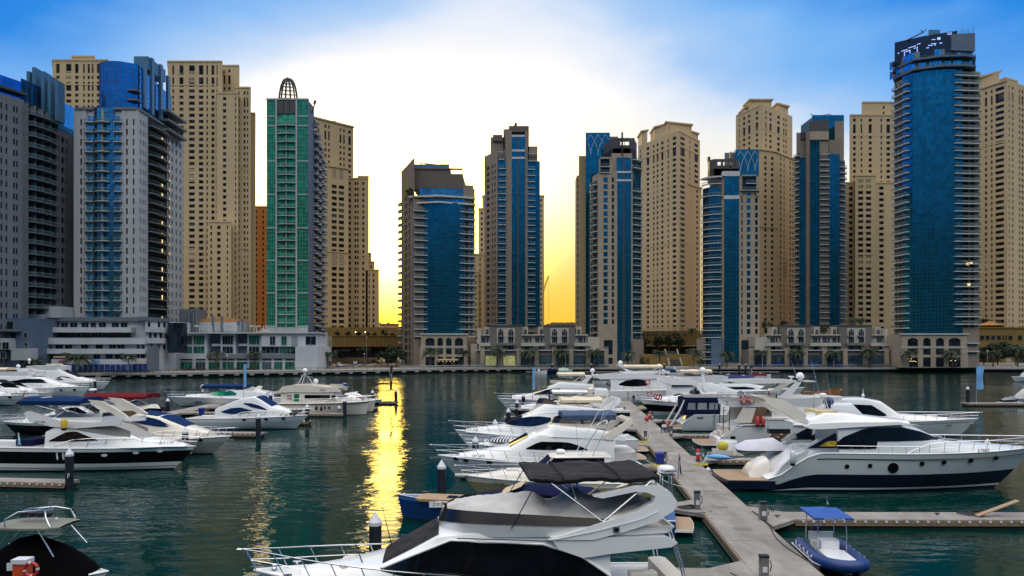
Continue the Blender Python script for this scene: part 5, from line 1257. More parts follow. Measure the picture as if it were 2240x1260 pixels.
for px,d,h,lb in((280,246,5.0,'lamp post in front of the small palm of the long white block'),(497,270,5.5,'lamp post before the green shop windows'),(802,340,13,'tall lamp post in the middle of the street'),(797,335,5.2,'short lamp post at the street island'),(953,308,5.0,'lamp post before the awning of the brown tower podium'),(1097,307,5.4,'lamp post beside the palm of the lit shop terrace'),(1237,307,5.4,'lamp post beside the palm under the second grey block'),(1378,308,5.2,'lamp post by the curtain glass of the dark crowned tower'),(1521,311,5.6,'lamp post right of the waterside stair'),(1668,308,5.2,'lamp post before the first blue shop door'),(1824,308,5.2,'lamp post before the middle blue shop doors'),(1987,300,5.4,'lamp post before the tall blue tower podium'),(2160,314,6.8,'lamp post right of the tall blue tower')):
 lamp(px,d,h,lb)
lamp(778,373,2.0,'lit globe lamp on the ochre parapet, the left one',True,gz(735.5,373));lamp(799,373,2.0,'lit globe lamp on the ochre parapet, the right one',True,gz(735.5,373))
carw=mat('car_paint_white',(.62,.63,.65),.25,.1,var=0,coat=.6);cars_=mat('car_paint_silver',(.36,.38,.42),.25,.5,var=0,coat=.6);tyre=mat('tyre',(.02,.02,.02),.8,var=0);carg=mat('car_glass',(.02,.025,.03),.05,var=0)
def car(px,d,rz,m,label,h=1.6,L=4.6,suv=True):
 t=thing('parked_car',label,'car',(gx(px,d),d,GZ+.03),rz,'cars at the far bank')
 prof=[(-L/2,.35),(L/2,.35),(L/2,.8),(L/2-.35,.95),(L*.2,1.02),(L*.06,h),(-L*.36,h),(-L/2+.08,1.0 if suv else .95)]
 b=MB().use(m);rows=[]
 for y,s in((-.88,.93),(-.80,1),(.80,1),(.88,.93)):rows.append([(x*(s if z>.5 else 1),y*(.86 if z>1.1 else 1),z)for x,z in prof])
 b.grid(rows,True,True);out('body',b,t,40)
 g=MB().use(carg);W=.74
 g.face([(L*.2-.05,-W,1.06),(L*.2-.05,W,1.06),(L*.075,W*.95,h-.06),(L*.075,-W*.95,h-.06)][::1]);
 for v in g.v[:]:pass
 out('windscreen',g,t,None,(.04,0,.02))
 for s in(-1,1):
  sg=MB().use(carg).prism([(L*.14,s*.81),(L*.14,s*.80),(-L*.38,s*.80),(-L*.38,s*.81)][::s if s>0 else 1],1.06,h-.14);out('side_window',sg,t)
 for x in(-L*.3,L*.3):
  for y in(-.80,.80):
   w=MB().use(tyre);w.grid([[(x+.34*math.cos(a*math.pi/6),y+e,.32+.34*math.sin(a*math.pi/6))for a in range(12)]for e in(-.11,.11)],True,True);out('wheel',w,t)
 for y in(-.6,.6):out('headlight',MB().use(globe if 0 else lampw).box(L/2-.03,L/2+.01,y-.18,y+.18,.68,.82),t)
 return t
car(742,318,rad(-62),carw,'white off road car turning at the foot of the street',1.8,4.8);car(777,356,rad(-80),carw,'white car coming down the street under the podium',1.6);car(822,392,rad(-10),cars_,'silver car crossing before the car park opening',1.45,4.6,False);car(2119,322,rad(185),cars_,'silver car parked under the dark trees at the frame edge',1.45,4.6,False)
# boat kit
gel=mat('white_gelcoat',(.80,.80,.79),.22,var=.05,scale=.5,coat=.5)
gelc=mat('cream_gelcoat',(.74,.68,.58),.25,var=.06,scale=.5,coat=.5)
gelg=mat('pale_grey_gelcoat',(.54,.58,.59),.25,var=.05,scale=.5,coat=.5)
navy=mat('navy_hull',(.006,.010,.026),.2,var=.2,scale=.6,coat=.12,spec=.25)
black=mat('black_hull',(.004,.004,.005),.2,var=.2,scale=.6,coat=.1,spec=.2)
blueh=mat('blue_hull',(.008,.04,.15),.2,var=.15,scale=.6,coat=.15,spec=.3)
boot=mat('boot_stripe',(.01,.012,.02),.5,var=0)
under=mat('antifouling',(.03,.035,.04),.7,var=.3,scale=2)
teak=mat('teak_deck',(.36,.23,.13),.6,var=.25,scale=3,stretch=(1,12,1))
seat_m=mat('seat_cushion',(.62,.57,.48),.7,var=.08,scale=3)
brownd=mat('brown_interior',(.16,.09,.045),.5,var=.2,scale=3)
tint=mat('tinted_window',(.004,.005,.007),.06,var=.8,scale=.9,spec=.24)
smoke=mat('smoked_windscreen',(.012,.008,.008),.08,var=0,spec=.3)
bronze=mat('bronze_windscreen',(.17,.065,.012),.08,var=.2,scale=1)
bluecv=mat('blue_canvas',(.005,.025,.095),.9,var=.15,scale=1.5,bump=.3,bscale=6,spec=.1)
navycv=mat('navy_canvas',(.006,.009,.040),.9,var=.15,scale=1.5,bump=.3,bscale=6,spec=.1)
greycv=mat('grey_canvas',(.030,.030,.031),.9,var=.6,scale=1.6,bump=1.0,bscale=3,spec=.12,stretch=(.4,1,2.5))
tentcv=mat('pale_grey_cover',(.46,.45,.43),.85,var=.22,scale=1.0,bump=.6,bscale=4)
creamcv=mat('cream_canvas',(.68,.58,.42),.85,var=.12,scale=1.2,bump=.3,bscale=5)
redcv=mat('red_canvas',(.13,.009,.015),.9,var=.15,scale=1.2,bump=.3,bscale=5,spec=.1)
purplecv=mat('violet_blue_canvas',(.03,.034,.12),.9,var=.15,scale=1.2,spec=.1)
steelb=mat('stainless',(.68,.68,.70),.22,.9,var=0)
domew=mat('dome_white',(.80,.80,.80),.35,var=0)
domeb=mat('dome_blue',(.012,.035,.11),.4,var=0)
inkm=mat('registration_ink',(.012,.014,.03),.6,var=0)
inkw=mat('registration_white',(.7,.7,.7),.6,var=0)
class Boat:
 def __init__(s,name,label,ps,ds,pb,db,B,cat='yacht',group=None):
  x0,y0,x1,y1=gx(ps,ds),ds,gx(pb,db),db
  s.L=math.hypot(x1-x0,y1-y0);s.B=B;s.a=math.atan2(y1-y0,x1-x0);s.o=(x0,y0)
  s.u=(math.cos(s.a),math.sin(s.a));s.cs=1 if s.u[0]<0 else-1
  s.root=thing(name,label,cat,(x0,y0,0),s.a,group)
 def x(s,px,off=None):
  off=s.B*.45 if off is None else off;n=(-s.u[1]*s.cs,s.u[0]*s.cs);k=(px-CX)/F
  ax,ay=s.o[0]+n[0]*off,s.o[1]+n[1]*off
  return(k*ay-ax)/(s.u[0]-k*s.u[1])
 def z(s,py,x,off=None):
  off=s.B*.45 if off is None else off;d=s.o[1]+s.u[1]*x+s.u[0]*s.cs*off
  return gz(py,d)
 def pt(s,px,py,off=None):
  x=s.x(px,off);return(x,s.z(py,x,off))
 def out(s,name,m,smooth=None,label=None,parent=None):return out(name,m,parent or s.root,smooth,label=label)
 def hull(s,fb,fbow,bands,rake=1.6,pw=2.0,flare=.65,wl=.84,full=2.3,stern=.93,deck=None,sheer=None,bow_z=None):
  L,B=s.L,s.B;s.fb,s.fbow,s.pw,s.full,s.st,s.sheer=fb,fbow,pw,full,stern,sheer
  fs=[-.25]+[f for f,_ in bands]+[1.0];ms=[under]+[m_ for _,m_ in bands]
  n=22;ts=[k/n for k in range(n+1)]
  def at(t,f,sg):
   zs=s.zs(t);bd=s.bd(t);bw=B/2*wl*stern*1.03*max(0,1-max(0,(t-.30)/.70)**1.75)if t<1 else 0
   ff=max(f,0);y=bw+(bd-bw)*ff**flare
   if f<0:y=bw*.8
   return(t*(L-rake+rake*(ff**.9)),sg*y,f*zs if f>=0 else-.35)
  m=MB()
  for i in range(len(fs)-1):
   m.use(ms[i])
   sub=3 if fs[i+1]-fs[i]>.3 else 1
   for j in range(sub):
    f0,f1=lerp(fs[i],fs[i+1],j/sub),lerp(fs[i],fs[i+1],(j+1)/sub)
    for sg in(1,-1):m.grid([[at(t,f0,sg)for t in ts],[at(t,f1,sg)for t in ts]][::sg])
  m.use(bands[-1][1]);m.face([at(0,f,1)for f in fs]+[at(0,f,-1)for f in fs[::-1]])
  s.out('hull',m,40)
  d=MB().use(deck or gel);d.grid([[(t*L,-s.bd(t)+.02,s.zs(t)-.03),(t*L,-s.bd(t)*.5,s.zs(t)+.03),(t*L,s.bd(t)*.5,s.zs(t)+.03),(t*L,s.bd(t)-.02,s.zs(t)-.03)]for t in ts])
  s.out('deck',d)
  r=MB().use(gel if bands[-1][1]in(gel,gelg,gelc)else steelb)
  for sg in(1,-1):r.tube([(t*L,sg*s.bd(t),s.zs(t))for t in ts],.05,5)
  s.out('rub_rail',r,60)
 def zs(s,t):
  if s.sheer:
   for(a,za),(b,zb)in zip(s.sheer,s.sheer[1:]):
    if t<=b:u=(t-a)/(b-a);return lerp(za,zb,u)
   return s.sheer[-1][1]
  return s.fb+(s.fbow-s.fb)*t**s.pw
 def bd(s,t):
  b=s.B/2*max(0,1-max(0,(t-.42)/.58)**s.full)
  return b*(s.st+(1-s.st)*min(1,t/.35))
 def tab(s,T,x):
  if x<=T[0][0]:return T[0]
  for a,b in zip(T,T[1:]):
   if x<=b[0]:
    u=(x-a[0])/(b[0]-a[0]);return tuple(lerp(p,q,u)for p,q in zip(a,b))
  return T[-1]
 def cabin(s,T,m=None,cam=.12,name='cabin',smooth=38):
  """T rows: x, z bottom, z top, half width at the bottom, half width at the top"""
  m=m or gel;rows=[]
  for x,zb,zt,wb,wt in T:
   h=zt-zb;c=min(cam,h*.4)
   half=[(wb,zb),(lerp(wb,wt,.5),zb+h*.5),(lerp(wb,wt,.86),zb+h*.86),(wt*.97,zt-h*.02),(wt*.86,zt+c*.3),(wt*.45,zt+c*.85),(0,zt+c)]
   rows.append([(x,y,z)for y,z in half]+[(x,-y,z)for y,z in half[-2::-1]])
  b=MB().use(m).grid(rows,True,True);s.out(name,b,smooth);return T
 def side(s,T,x,z):
  _,zb,zt,wb,wt=s.tab(T,x);return lerp(wb,wt,min(1,max(0,(z-zb)/max(.01,zt-zb))))
 def window(s,T,rows,m=None,name='window',o=.03,px=True,n=12,sides=(1,-1),label=None):
  """rows: (px, py low, py high) along the near side, or metres when px is False"""
  R=[]
  for a,lo,hi in rows:
   if px:x=s.x(a);R.append((x,s.z(lo,x),s.z(hi,x)))
   else:R.append((a,lo,hi))
  R.sort()
  for sg in sides:
   b=MB().use(m or tint);g=[]
   for i in range(n+1):
    x=lerp(R[0][0],R[-1][0],i/n);_,lo,hi=s.tab(R,x)
    g.append([(x,sg*(s.side(T,x,lerp(lo,hi,v))+o),lerp(lo,hi,v))for v in(0,.5,1)])
   b.grid(g);q=[[(p[0],p[1]-sg*.05,p[2])for p in r]for r in g];b.grid(q)
   s.out(name,b,50,label if sg==s.cs else None)
 def screen(s,T,x0,x1,m=None,k=.84,cam=.12,name='windscreen',o=.035,n=8):
  b=MB().use(m or tint);g=[]
  for i in range(n+1):
   x=lerp(x0,x1,i/n);_,zb,zt,wb,wt=s.tab(T,x)
   g.append([(x,wt*k*v,zt+min(cam,(zt-zb)*.4)*(1-v*v*.75)+o)for v in(-1,-.5,0,.5,1)])
  b.grid(g);b.grid([[(p[0]-.02,p[1],p[2]-.05)for p in r]for r in g]);s.out(name,b,60)
 def coaming(s,W,z0,m=None,name='flybridge',th=.12,floor=True,fm=None,close=True):
  """W rows: x, half width, z of the rim; runs up one side, round the front and back"""
  m_=MB().use(m or gel);rows=[]
  loop=[(x,w,z)for x,w,z in W]+[(x,-w,z)for x,w,z in W[::-1]]
  cx=sum(p[0]for p in loop)/len(loop)
  for x,w,z in loop:
   sg=1 if w>0 else-1;dx=-.1 if x>cx else .1
   rows.append([(x-(x-cx)*.04,w*.94,z0),(x,w,z),(x+dx*.8,w-sg*th,z),(x+dx*.8,w-sg*th,z0+.05)])
  if close:rows.append(rows[0])
  m_.grid(rows)
  m_.use(fm or seat_m).face([(r[3][0],r[3][1],z0+.06)for r in(rows[:-1]if close else rows)])
  m_.use(m or gel).face([(r[0][0],r[0][1],z0)for r in(rows[:-1]if close else rows)][::-1])
  s.out(name,m_,40)
  return W
 def flyscreen(s,W,h,m=None,back=.35,frac=.5,name='flybridge_screen'):
  k=int(len(W)*(1-frac));P=[(x,w,z)for x,w,z in W[k:]];loop=P+[(x,-w,z)for x,w,z in P[::-1]]
  n=len(loop);g=[]
  for i,(x,w,z)in enumerate(loop):
   e=math.sin(math.pi*min(1,max(0,i/(n-1))))**.4;g.append([(x,w,z-.02),(x-back*e,w*.93,z+h*(.35+.65*e))])
  s.out(name,MB().use(m or smoke).grid(g).grid([[(p[0]-.02,p[1]*.985,p[2])for p in r]for r in g]),60)
 def arch(s,pts,w,m=None,th=.22,lean=.0,name='radar_arch',bar=None,px=True,off=None,hole=None):
  """side outline extruded on both sides plus a bar across"""
  P=[s.pt(a,b,off)for a,b in pts]if px else pts;b=MB().use(m or gel);zm=min(p[1]for p in P);zM=max(p[1]for p in P)
  for sg in(1,-1):
   to=lambda a,c,o,sg=sg:(a,sg*(w-lean*(c-zm)/max(.1,zM-zm)-o),c)
   b.outl(P[::sg],0,th,to)
   if not bar and th<w:s.out(name,b,35);b=MB().use(m or gel)
   elif not bar:break
  if not bar and th<w:return
  if bar:
   q=[s.pt(a,c,off)for a,c in bar]if px else bar;y=w-lean-th*.5
   b.outl(q,-y,y,lambda a,c,o:(a,o,c))
  s.out(name,b,35)
 def bimini(s,x0,x1,w,z,m,sag=.12,h=.22,legs=None,name='bimini_top',curve=.25,th=.04,droop=0,frame=True):
  b=MB().use(m);nx,ny=10,8;g=[]
  for i in range(nx+1):
   u=i/nx;x=lerp(x0,x1,u);r=[]
   rip=.03*math.sin(i*2.4)-sag*math.sin(math.pi*2*u)**2
   for j in range(ny+1):
    v=-1+2*j/ny;r.append((x,v*w,z+curve*(1-v**4)+rip*(1-abs(v))-droop*(2*u-1)**2))
   g.append([(x,-w,r[0][2]-h)]+r+[(x,w,r[-1][2]-h)])
  b.grid(g);b.grid([[(p[0],p[1]*.985,p[2]-th)for p in r]for r in g])
  for r in(g[0],g[-1]):b.face([(p[0],p[1],p[2])for p in r[1:-1]]+[(r[-2][0],r[-2][1],r[-2][2]-h*.7),(r[1][0],r[1][1],r[1][2]-h*.7)])
  s.out(name,b,50)
  if frame:
   f=MB().use(steelb);zl=legs if legs is not None else z-1.7;c=(x0+x1)/2
   for sg in(1,-1):
    for xa in(x0+.08,c,x1-.08):f.tube([(c+(xa-c)*.12,sg*w*.98,zl),(xa,sg*w*.97,z)],.028,5)
    f.tube([(lerp(x0,c,.2),sg*w*.97,z-.1),(c+.5,sg*w*.98,lerp(zl,z,.45))],.02,4);s.out('bimini_frame',f);f=MB().use(steelb)
 def rail(s,t0=.45,h=.75,inset=.16,posts=9,r=.024,lean=.25,mid=True,t1=.995,over=.25,name='bow_rail',pulpit=True):
  f=MB().use(steelb);L=s.L
  def base(t,sg):return Vector((t*L,sg*max(.05,s.bd(t)-inset),s.zs(t)))
  top={}
  for sg in(1,-1):
   T=[]
   for i in range(posts+1):
    t=lerp(t0,t1,i/posts);hh=h*min(1,.35+i*.5);p=base(t,sg);q=p+Vector((over*(i/posts)+lean*.6,0,hh));T.append(q)
    f.tube([p,q],r*.85,5,False)
   f.tube([base(t0-.02,sg)]+T,r,5)
   if mid:f.tube([lerp(base(lerp(t0,t1,i/posts),sg),T[i],.5)for i in range(1,posts+1)],r*.6,4)
   top[sg]=T
  if pulpit:f.tube([top[1][-1],top[1][-1]+Vector((.3,-.12,.02)),top[-1][-1]+Vector((.3,.12,.02)),top[-1][-1]],r,5)
  s.out(name,f,60)
 def siderail(s,x0,x1,h=.6,n=7,inset=.12,name='side_rail'):
  f=MB().use(steelb)
  for sg in(1,-1):
   P=[]
   for i in range(n+1):
    x=lerp(x0,x1,i/n);t=x/s.L;y=sg*(s.bd(t)-inset);f.tube([(x,y,s.zs(t)),(x,y,s.zs(t)+h)],.02,4);P.append((x,y,s.zs(t)+h))
   f.tube(P,.022,5)
  s.out(name,f,60)
 def dome(s,x,y,z,r=.32,m=None,ped=.35,name='satellite_dome'):
  b=MB().use(m or domew);b.lathe([(r*.5,-ped),(r*.45,-r*.6),(r*.95,-r*.35),(r,0)]+[(r*math.cos(a),r*1.05*math.sin(a))for a in(.4,.8,1.2,1.45)]+[(.01,r*1.06)],14,(x,y,z));s.out(name,b,60)
 def scanner(s,x,y,z,w=1.3,name='radar_scanner'):
  b=MB().use(domew);b.lathe([(.12,0),(.12,.18),(.05,.25)],10,(x,y,z));b.box(x-.12,x+.12,y-w/2,y+w/2,z+.25,z+.38);s.out(name,b,40)
 def radome(s,x,y,z,r=.34,h=.26,m=None,name='radar_dome'):
  b=MB().use(m or domew);b.lathe([(r*.7,0),(r*.97,h*.15),(r,h*.5),(r*.9,h*.85),(r*.6,h),(.02,h*1.04)],16,(x,y,z));s.out(name,b,50)
 def aerial(s,x,y,z,h,dx=.3,dy=0,r=.018):s.out('aerial',MB().use(steelb).tube([(x,y,z),(x+dx,y+dy,z+h)],[r,r*.4],4))
 def portholes(s,pts,r=.14,m=None,el=1.0,name='porthole',flare=.65,wl=.84):
  for px,py in pts:
   x,z=s.pt(px,py);t=x/s.L;f=max(.05,min(1,z/s.zs(t)))
   bw=s.B/2*wl*s.st*1.03*max(0,1-max(0,(t-.30)/.70)**1.75);yb=bw+(s.bd(t)-bw)*f**flare
   for sg in(1,-1):
    sl=(s.bd(t)-bw)*.6/max(.4,s.zs(t));b=MB().use(m or tint)
    b.outl([(x+r*el*math.cos(k*math.pi/7),z+r*math.sin(k*math.pi/7))for k in range(14)],-.05,.04,lambda a,c,o,sg=sg:(a,sg*(yb+(c-z)*sl+o),c));s.out(name,b)
 def reg(s,text,px,py,size,m=None,off=None,flare=.65,wl=.84,T=None,o=.03):
  x,z=s.pt(px,py,off);t=x/s.L;dx=.6
  def yy(t,z):
   f=max(.05,min(1,z/s.zs(t)));bw=s.B/2*wl*s.st*1.03*max(0,1-max(0,(t-.30)/.70)**1.75);return bw+(s.bd(t)-bw)*f**flare
  y=yy(t,z)if T is None else s.side(T,x,z);y2=yy(min(.99,(x+dx)/s.L),z)if T is None else s.side(T,x+dx,z)
  a=math.atan2(y2-y,dx);sg=s.cs
  rz=(math.pi-a)if sg>0 else a*-1*-1
  rz=math.pi+math.atan2(sg*(y2-y),dx)if sg>0 else math.atan2(sg*(y2-y),dx)
  return word('registration_number',text,size,m or inkm,s.root,(x,sg*(y+o),z),(rad(90),0,rz))
 def transom(s,w,z0,z1,depth=1.0,m=None,plat=None,teakm=True):
  """bathing platform and sloped stern"""
  p=plat or 1.3;b=MB().use(gel);n=8;W=s.B/2*.9
  out_=[(0.05,-W),(0.05,W)]+[(-p*(1-.12*(2*k/n-1)**2),W*(1-2*k/n)*.96)for k in range(n+1)]
  b.prism(out_[::-1]if False else out_,.32,.46);s.out('swim_platform',b)
  if teakm:s.out('teak_pad',MB().use(teak).prism([(a*.95-.03,c*.94)for a,c in out_],.462,.48))
 def boxpart(s,name,m,x0,x1,y0,y1,z0,z1,r=0,smooth=None):
  b=MB().use(m)
  if r:
   b.prism([(x0+r,y0),(x1-r,y0),(x1,y0+r),(x1,y1-r),(x1-r,y1),(x0+r,y1),(x0,y1-r),(x0,y0+r)],z0,z1)
  else:b.box(x0,x1,y0,y1,z0,z1)
  return s.out(name,b,smooth)
def flag(label,px,py,d,cols,w=.7,h=.45,pole=1.2,rz=0,drop=False):
 """staff with a cloth; cols are colour bands: (material, u0, u1, v0, v1)"""
 t=thing('flag',label,'flag',(gx(px,d),d,gz(py,d)),rz)
 out('staff',MB().use(steelb).tube([(0,0,0),(.05,0,pole)],.018,5),t)
 m=MB();
 for mt_,u0,u1,v0,v1 in cols:
  m.use(mt_);g=[]
  for i in range(7):
   u=lerp(u0,u1,i/6)
   if drop:g.append([(.04+w*.30*u+.05*math.sin(5*u+v*3),.05*math.sin(7*u),pole-.05-h*v-w*.55*u)for v in(v0,(v0+v1)/2,v1)])
   else:g.append([(.04+w*u,.05*math.sin(6*u+v),pole-.03-h*v-.08*u)for v in(v0,(v0+v1)/2,v1)])
  m.grid(g);m.grid([[(p[0],p[1]+.012,p[2])for p in r]for r in g])
 out('cloth',m,t,60);return t
fred=mat('flag_red',(.42,.02,.025),.8,var=.1);fgreen=mat('flag_green',(.01,.16,.06),.8,var=.1);fwhite=mat('flag_white',(.7,.7,.7),.8,var=.05);fblack=mat('flag_black',(.012,.012,.014),.8,var=0);fblue=mat('flag_blue',(.03,.09,.35),.8,var=.1);fsky=mat('flag_sky_blue',(.16,.40,.75),.8,var=.08)
UAE=[(fred,0,.28,0,1),(fgreen,.28,1,0,.34),(fwhite,.28,1,.34,.67),(fblack,.28,1,.67,1)]
# pontoons, piles, dock furniture
dockc=mat('pontoon_deck',(.255,.23,.20),.85,var=.34,scale=.9,bump=.25,bscale=14,stretch=(1,.35,1))
dockd=mat('pontoon_joint',(.16,.145,.125),.9,var=.2,scale=3)
timber=mat('timber_fascia',(.23,.16,.10),.8,var=.3,scale=4)
floatm=mat('pontoon_float',(.035,.032,.028),.8,var=.3,scale=2)
pilem=mat('pile_black',(.010,.012,.018),.5,var=.3,scale=2)
capm=mat('pile_cap',(.62,.63,.66),.5,var=.08,scale=3)
yel=mat('yellow_rope',(.50,.42,.03),.8,var=.2,scale=4)
DX=lambda z:11.0+.0788*(z-33.1)
m=MB().use(dockc);m.prism([(DX(24),24),(DX(24)+3.08,24),(DX(139)+3.08,139),(DX(139),139)],.30,.60)
m.use(timber).prism([(DX(24)-.1,24),(DX(24)-.002,24),(DX(139)-.002,139),(DX(139)-.1,139)],.12,.56).prism([(DX(24)+3.082,24),(DX(24)+3.18,24),(DX(139)+3.18,139),(DX(139)+3.082,139)],.12,.56)
m.use(floatm).prism([(DX(24)+.2,24.1),(DX(24)+2.9,24.1),(DX(139)+2.9,138.8),(DX(139)+.2,138.8)],-.3,.30)
m.use(dockd);z=27.0
while z<138:m.prism([(DX(z)+.02,z),(DX(z)+3.06,z),(DX(z)+3.06,z+.035),(DX(z)+.02,z+.035)],.601,.605);z+=6.05
for z,o,w in((41.2,1.0,.95),(46.8,.9,.9),(52,1.2,.8),(60.5,1.1,.9),(72,1.1,.9),(86,1.1,.9),(98,1.1,.9)):m.prism([(DX(z)+o,z),(DX(z)+o+w,z),(DX(z)+o+w,z+.7),(DX(z)+o,z+.7)],.602,.607)
m.use(floatm);z=25
while z<70:
 m.box(DX(z)-.13,DX(z)-.1,z,z+.12,.28,.40);z+=.42
structure('pontoon_walkway',m)
def finger(label,x0,y0,x1,y1,w=1.5,root=1.4,group='finger pontoons'):
 """narrow pontoon from its root on the walkway out to its pile"""
 t=thing('finger_pontoon',label,'pontoon',(x0,y0,0),math.atan2(y1-y0,x1-x0),group);L=math.hypot(x1-x0,y1-y0)
 d=MB().use(dockc);h=w/2
 d.prism([(0,-h-root),(.02,-h-root),(1.9,-h),(L,-h),(L,h),(1.9,h),(.02,h+root),(0,h+root)],.34,.58);out('deck',d,t)
 f=MB().use(floatm)
 for s in(-1,1):
  f.use(timber).box(1.9,L,s*h-.06*(s<0)+.002*s,s*h+.06*(s>0)+.002*s,.2,.52)
  f.use(capm);x=2.3
  while x<L:f.box(x,x+.13,s*(h+.062),s*(h+.12),.40,.52)if s>0 else f.box(x,x+.13,-h-.12,-h-.062,.40,.52);x+=.62
 f.use(floatm).box(.3,L-.2,-h+.1,h-.1,-.3,.34);out('fender_strip',f,t);return t
def pile(label,px,d,h=3.2,r=.30,letter=None,cap=.62,group='mooring piles'):
 t=thing('mooring_pile',label,'mooring pile',(gx(px,d),d,-1),0,group)
 out('post',MB().use(pilem).lathe([(r,0),(r,h+1-cap)],18),t,50)
 out('cap',MB().use(capm).lathe([(r*1.02,h+1-cap+.002),(r*1.04,h+1-cap+.16),(.02,h+1)],18),t,30)
 if letter:word('letter',letter,.52,inkw,t,(.12,-r-.03,h-1.1),(rad(90),0,0)).scale=(.9,1,1)
 return t
for z,L,lb in((33.4,17.2,'finger pontoon cut off at the bottom by the front yacht'),(47.5,17.6,'finger pontoon with a triangular root beside the blue tender stern'),(63.5,18,'finger pontoon holding the blue bin'),(78.5,18,'finger pontoon with a yellow hose at its root'),(93,18,'left finger pontoon beyond the yacht with the cream flybridge cover'),(107,18,'left finger pontoon before the black hulled yacht'),(121,17,'farthest left finger pontoon of the main walkway')):
 finger(lb,DX(z),z,DX(z)-L,z+L*.0788)
for z,L,lb in((45.0,30,'long empty finger pontoon with coiled rope right of the walkway'),(67.5,25,'finger pontoon behind the navy and white yacht'),(86,24,'right finger pontoon behind the yacht with red lifebuoys'),(103,22,'right finger pontoon before the black bow'),(124,20,'right finger pontoon near the end of the walkway')):
 finger(lb,DX(z)+3.19,z,DX(z)+3.19+L,z-(L*.01),2.0 if z<50 else 1.5,1.7 if z<50 else 1.3)
SPX=-53.0
m=MB().use(dockc).box(SPX-1.5,SPX+1.5,30,175,.3,.6);m.use(timber).box(SPX+1.502,SPX+1.6,30,175,.12,.56);m.use(floatm).box(SPX-1.3,SPX+1.3,30.1,174.8,-.3,.3);o=structure('pontoon_walkway',m)
for z,tip,lb in((56.4,152,'finger pontoon with bolt heads at the left frame edge, nearest the viewer'),(72,405,'finger pontoon hidden behind the black banded yacht'),(88,572,'left dock finger pontoon under the yacht with blue window covers'),(102,676,'left dock finger pontoon beside the blue bin boat'),(113.5,752,'left dock finger pontoon at the trawler'),(124,820,'left dock finger pontoon behind the trawler'),(138,868,'farthest left dock finger pontoon, tip against the sun glitter')):
 x1=gx(tip,z)+.2;finger(lb,SPX+1.61,z+2,x1,z,1.6,1.3)
for px,d,h,lt,lb in((152,56.0,3.2,'F','black mooring pile lettered F in front of the black banded yacht'),(405,72,3.0,None,'black pile behind the bow of the black banded yacht'),(565,87.2,3.0,None,'tall pile before the yacht with blue window covers'),(672,101.5,3.0,None,'pile at the bow of the yacht with blue window covers'),(754,113,3.0,None,'pile in front of the white trawler hull'),(815,134,3.0,None,'pile right of the trawler bow'),(866,137.5,3.0,None,'pile beside the dark feather flag in the sun glitter'),(367,119,2.6,None,'pile with white cone at the bow of the yacht with the rolled blue bimini'),(592,127,3.0,None,'pile just left of the trawler stern'),(68,149,3.0,None,'pile among the far left yachts'),(208,178,3,None,'pale pile at the bow of the farthest left yacht'),(821,34.8,3.1,None,'thick pile with grey cone behind the rail of the front yacht'),(966,50.2,3.2,None,'pile left of the sport boat bow'),(1040,65.2,3.0,None,'pile between the bows of the two white flybridge yachts'),(1083,80.2,3.0,None,'pile behind the bow rail of the yacht with the dark blue window'),(1112,95,3,None,'bluish pile at the black hulled yacht bow'),(1131,109.5,3,None,'small pile before the far yacht bow'),(1145,124,3.0,None,'pile with white cone beside the sky blue feather flag'),(2160,62.5,3.1,None,'white coned pile behind the navy and white yacht foredeck'),(2117,135,3.6,None,'pile with white cone at the far right finger')):
 pile(lb,px,d,h,.30,lt)
def banner(label,px,d,py0,py1,m_,w,sway=0,pole=None,word_=None,wm_=None):
 t=thing('feather_flag',label,'flag',(gx(px,d),d,.58));zt=gz(py0,d)-.58;zb=gz(py1,d)-.58
 out('pole',MB().use(frame_m).tube([(0,0,0),(0,0,zt+.1)],[.05,.03],6),t);g=[]
 for i in range(13):
  u=i/12;zz=lerp(zt,zb,u);ww=w*(1-.12*math.sin(3*u))*(1 if u<.93 else .8);g.append([(.06+ww*v+sway*u,.07*math.sin(9*u+3*v)+.05*v,zz-.1*v*(1 if u>.5 else-.2))for v in(0,.35,.7,1)])
 out('cloth',MB().use(m_).grid(g).grid([[(p[0],p[1]+.015,p[2])for p in r]for r in g]),t,60)
 if word_:word('lettering',word_,w*.75,wm_,t,(.06+w*.5,-.12,(zt+zb)/2),(rad(90),rad(-90),0))
 return t
banner('tall sky blue feather flag on the far right pontoon',2136,134,801,851,fsky,1.35)
banner('narrow sky blue feather flag by the left yachts',533,128,797,846,fsky,.45);banner('narrow sky blue feather flag by the far yacht bow',1165,124,804,852,fsky,.5,-.1)
banner('dark navy feather flag with white lettering near the far quay',1640,175,801,826,navycv,.75,0,None,'MARINA',inkw)
banner('dark feather flag with pale marks against the sun glitter',853,137.6,800,852,fblack,.5,-.15,None,'MARINA',inkw)
finger('far right finger pontoon carrying the sky blue flag and the jet ski',gx(2300,134),134,gx(2112,134),134.4,2.2,.2)
ped_m=mat('pedestal_steel',(.22,.22,.22),.35,.6,var=.1);redp=mat('red_paint',(.42,.03,.025),.35,var=.1);binb=mat('bin_blue',(.015,.03,.27),.45,var=.1);orangep=mat('orange_red',(.55,.07,.02),.45,var=.1)
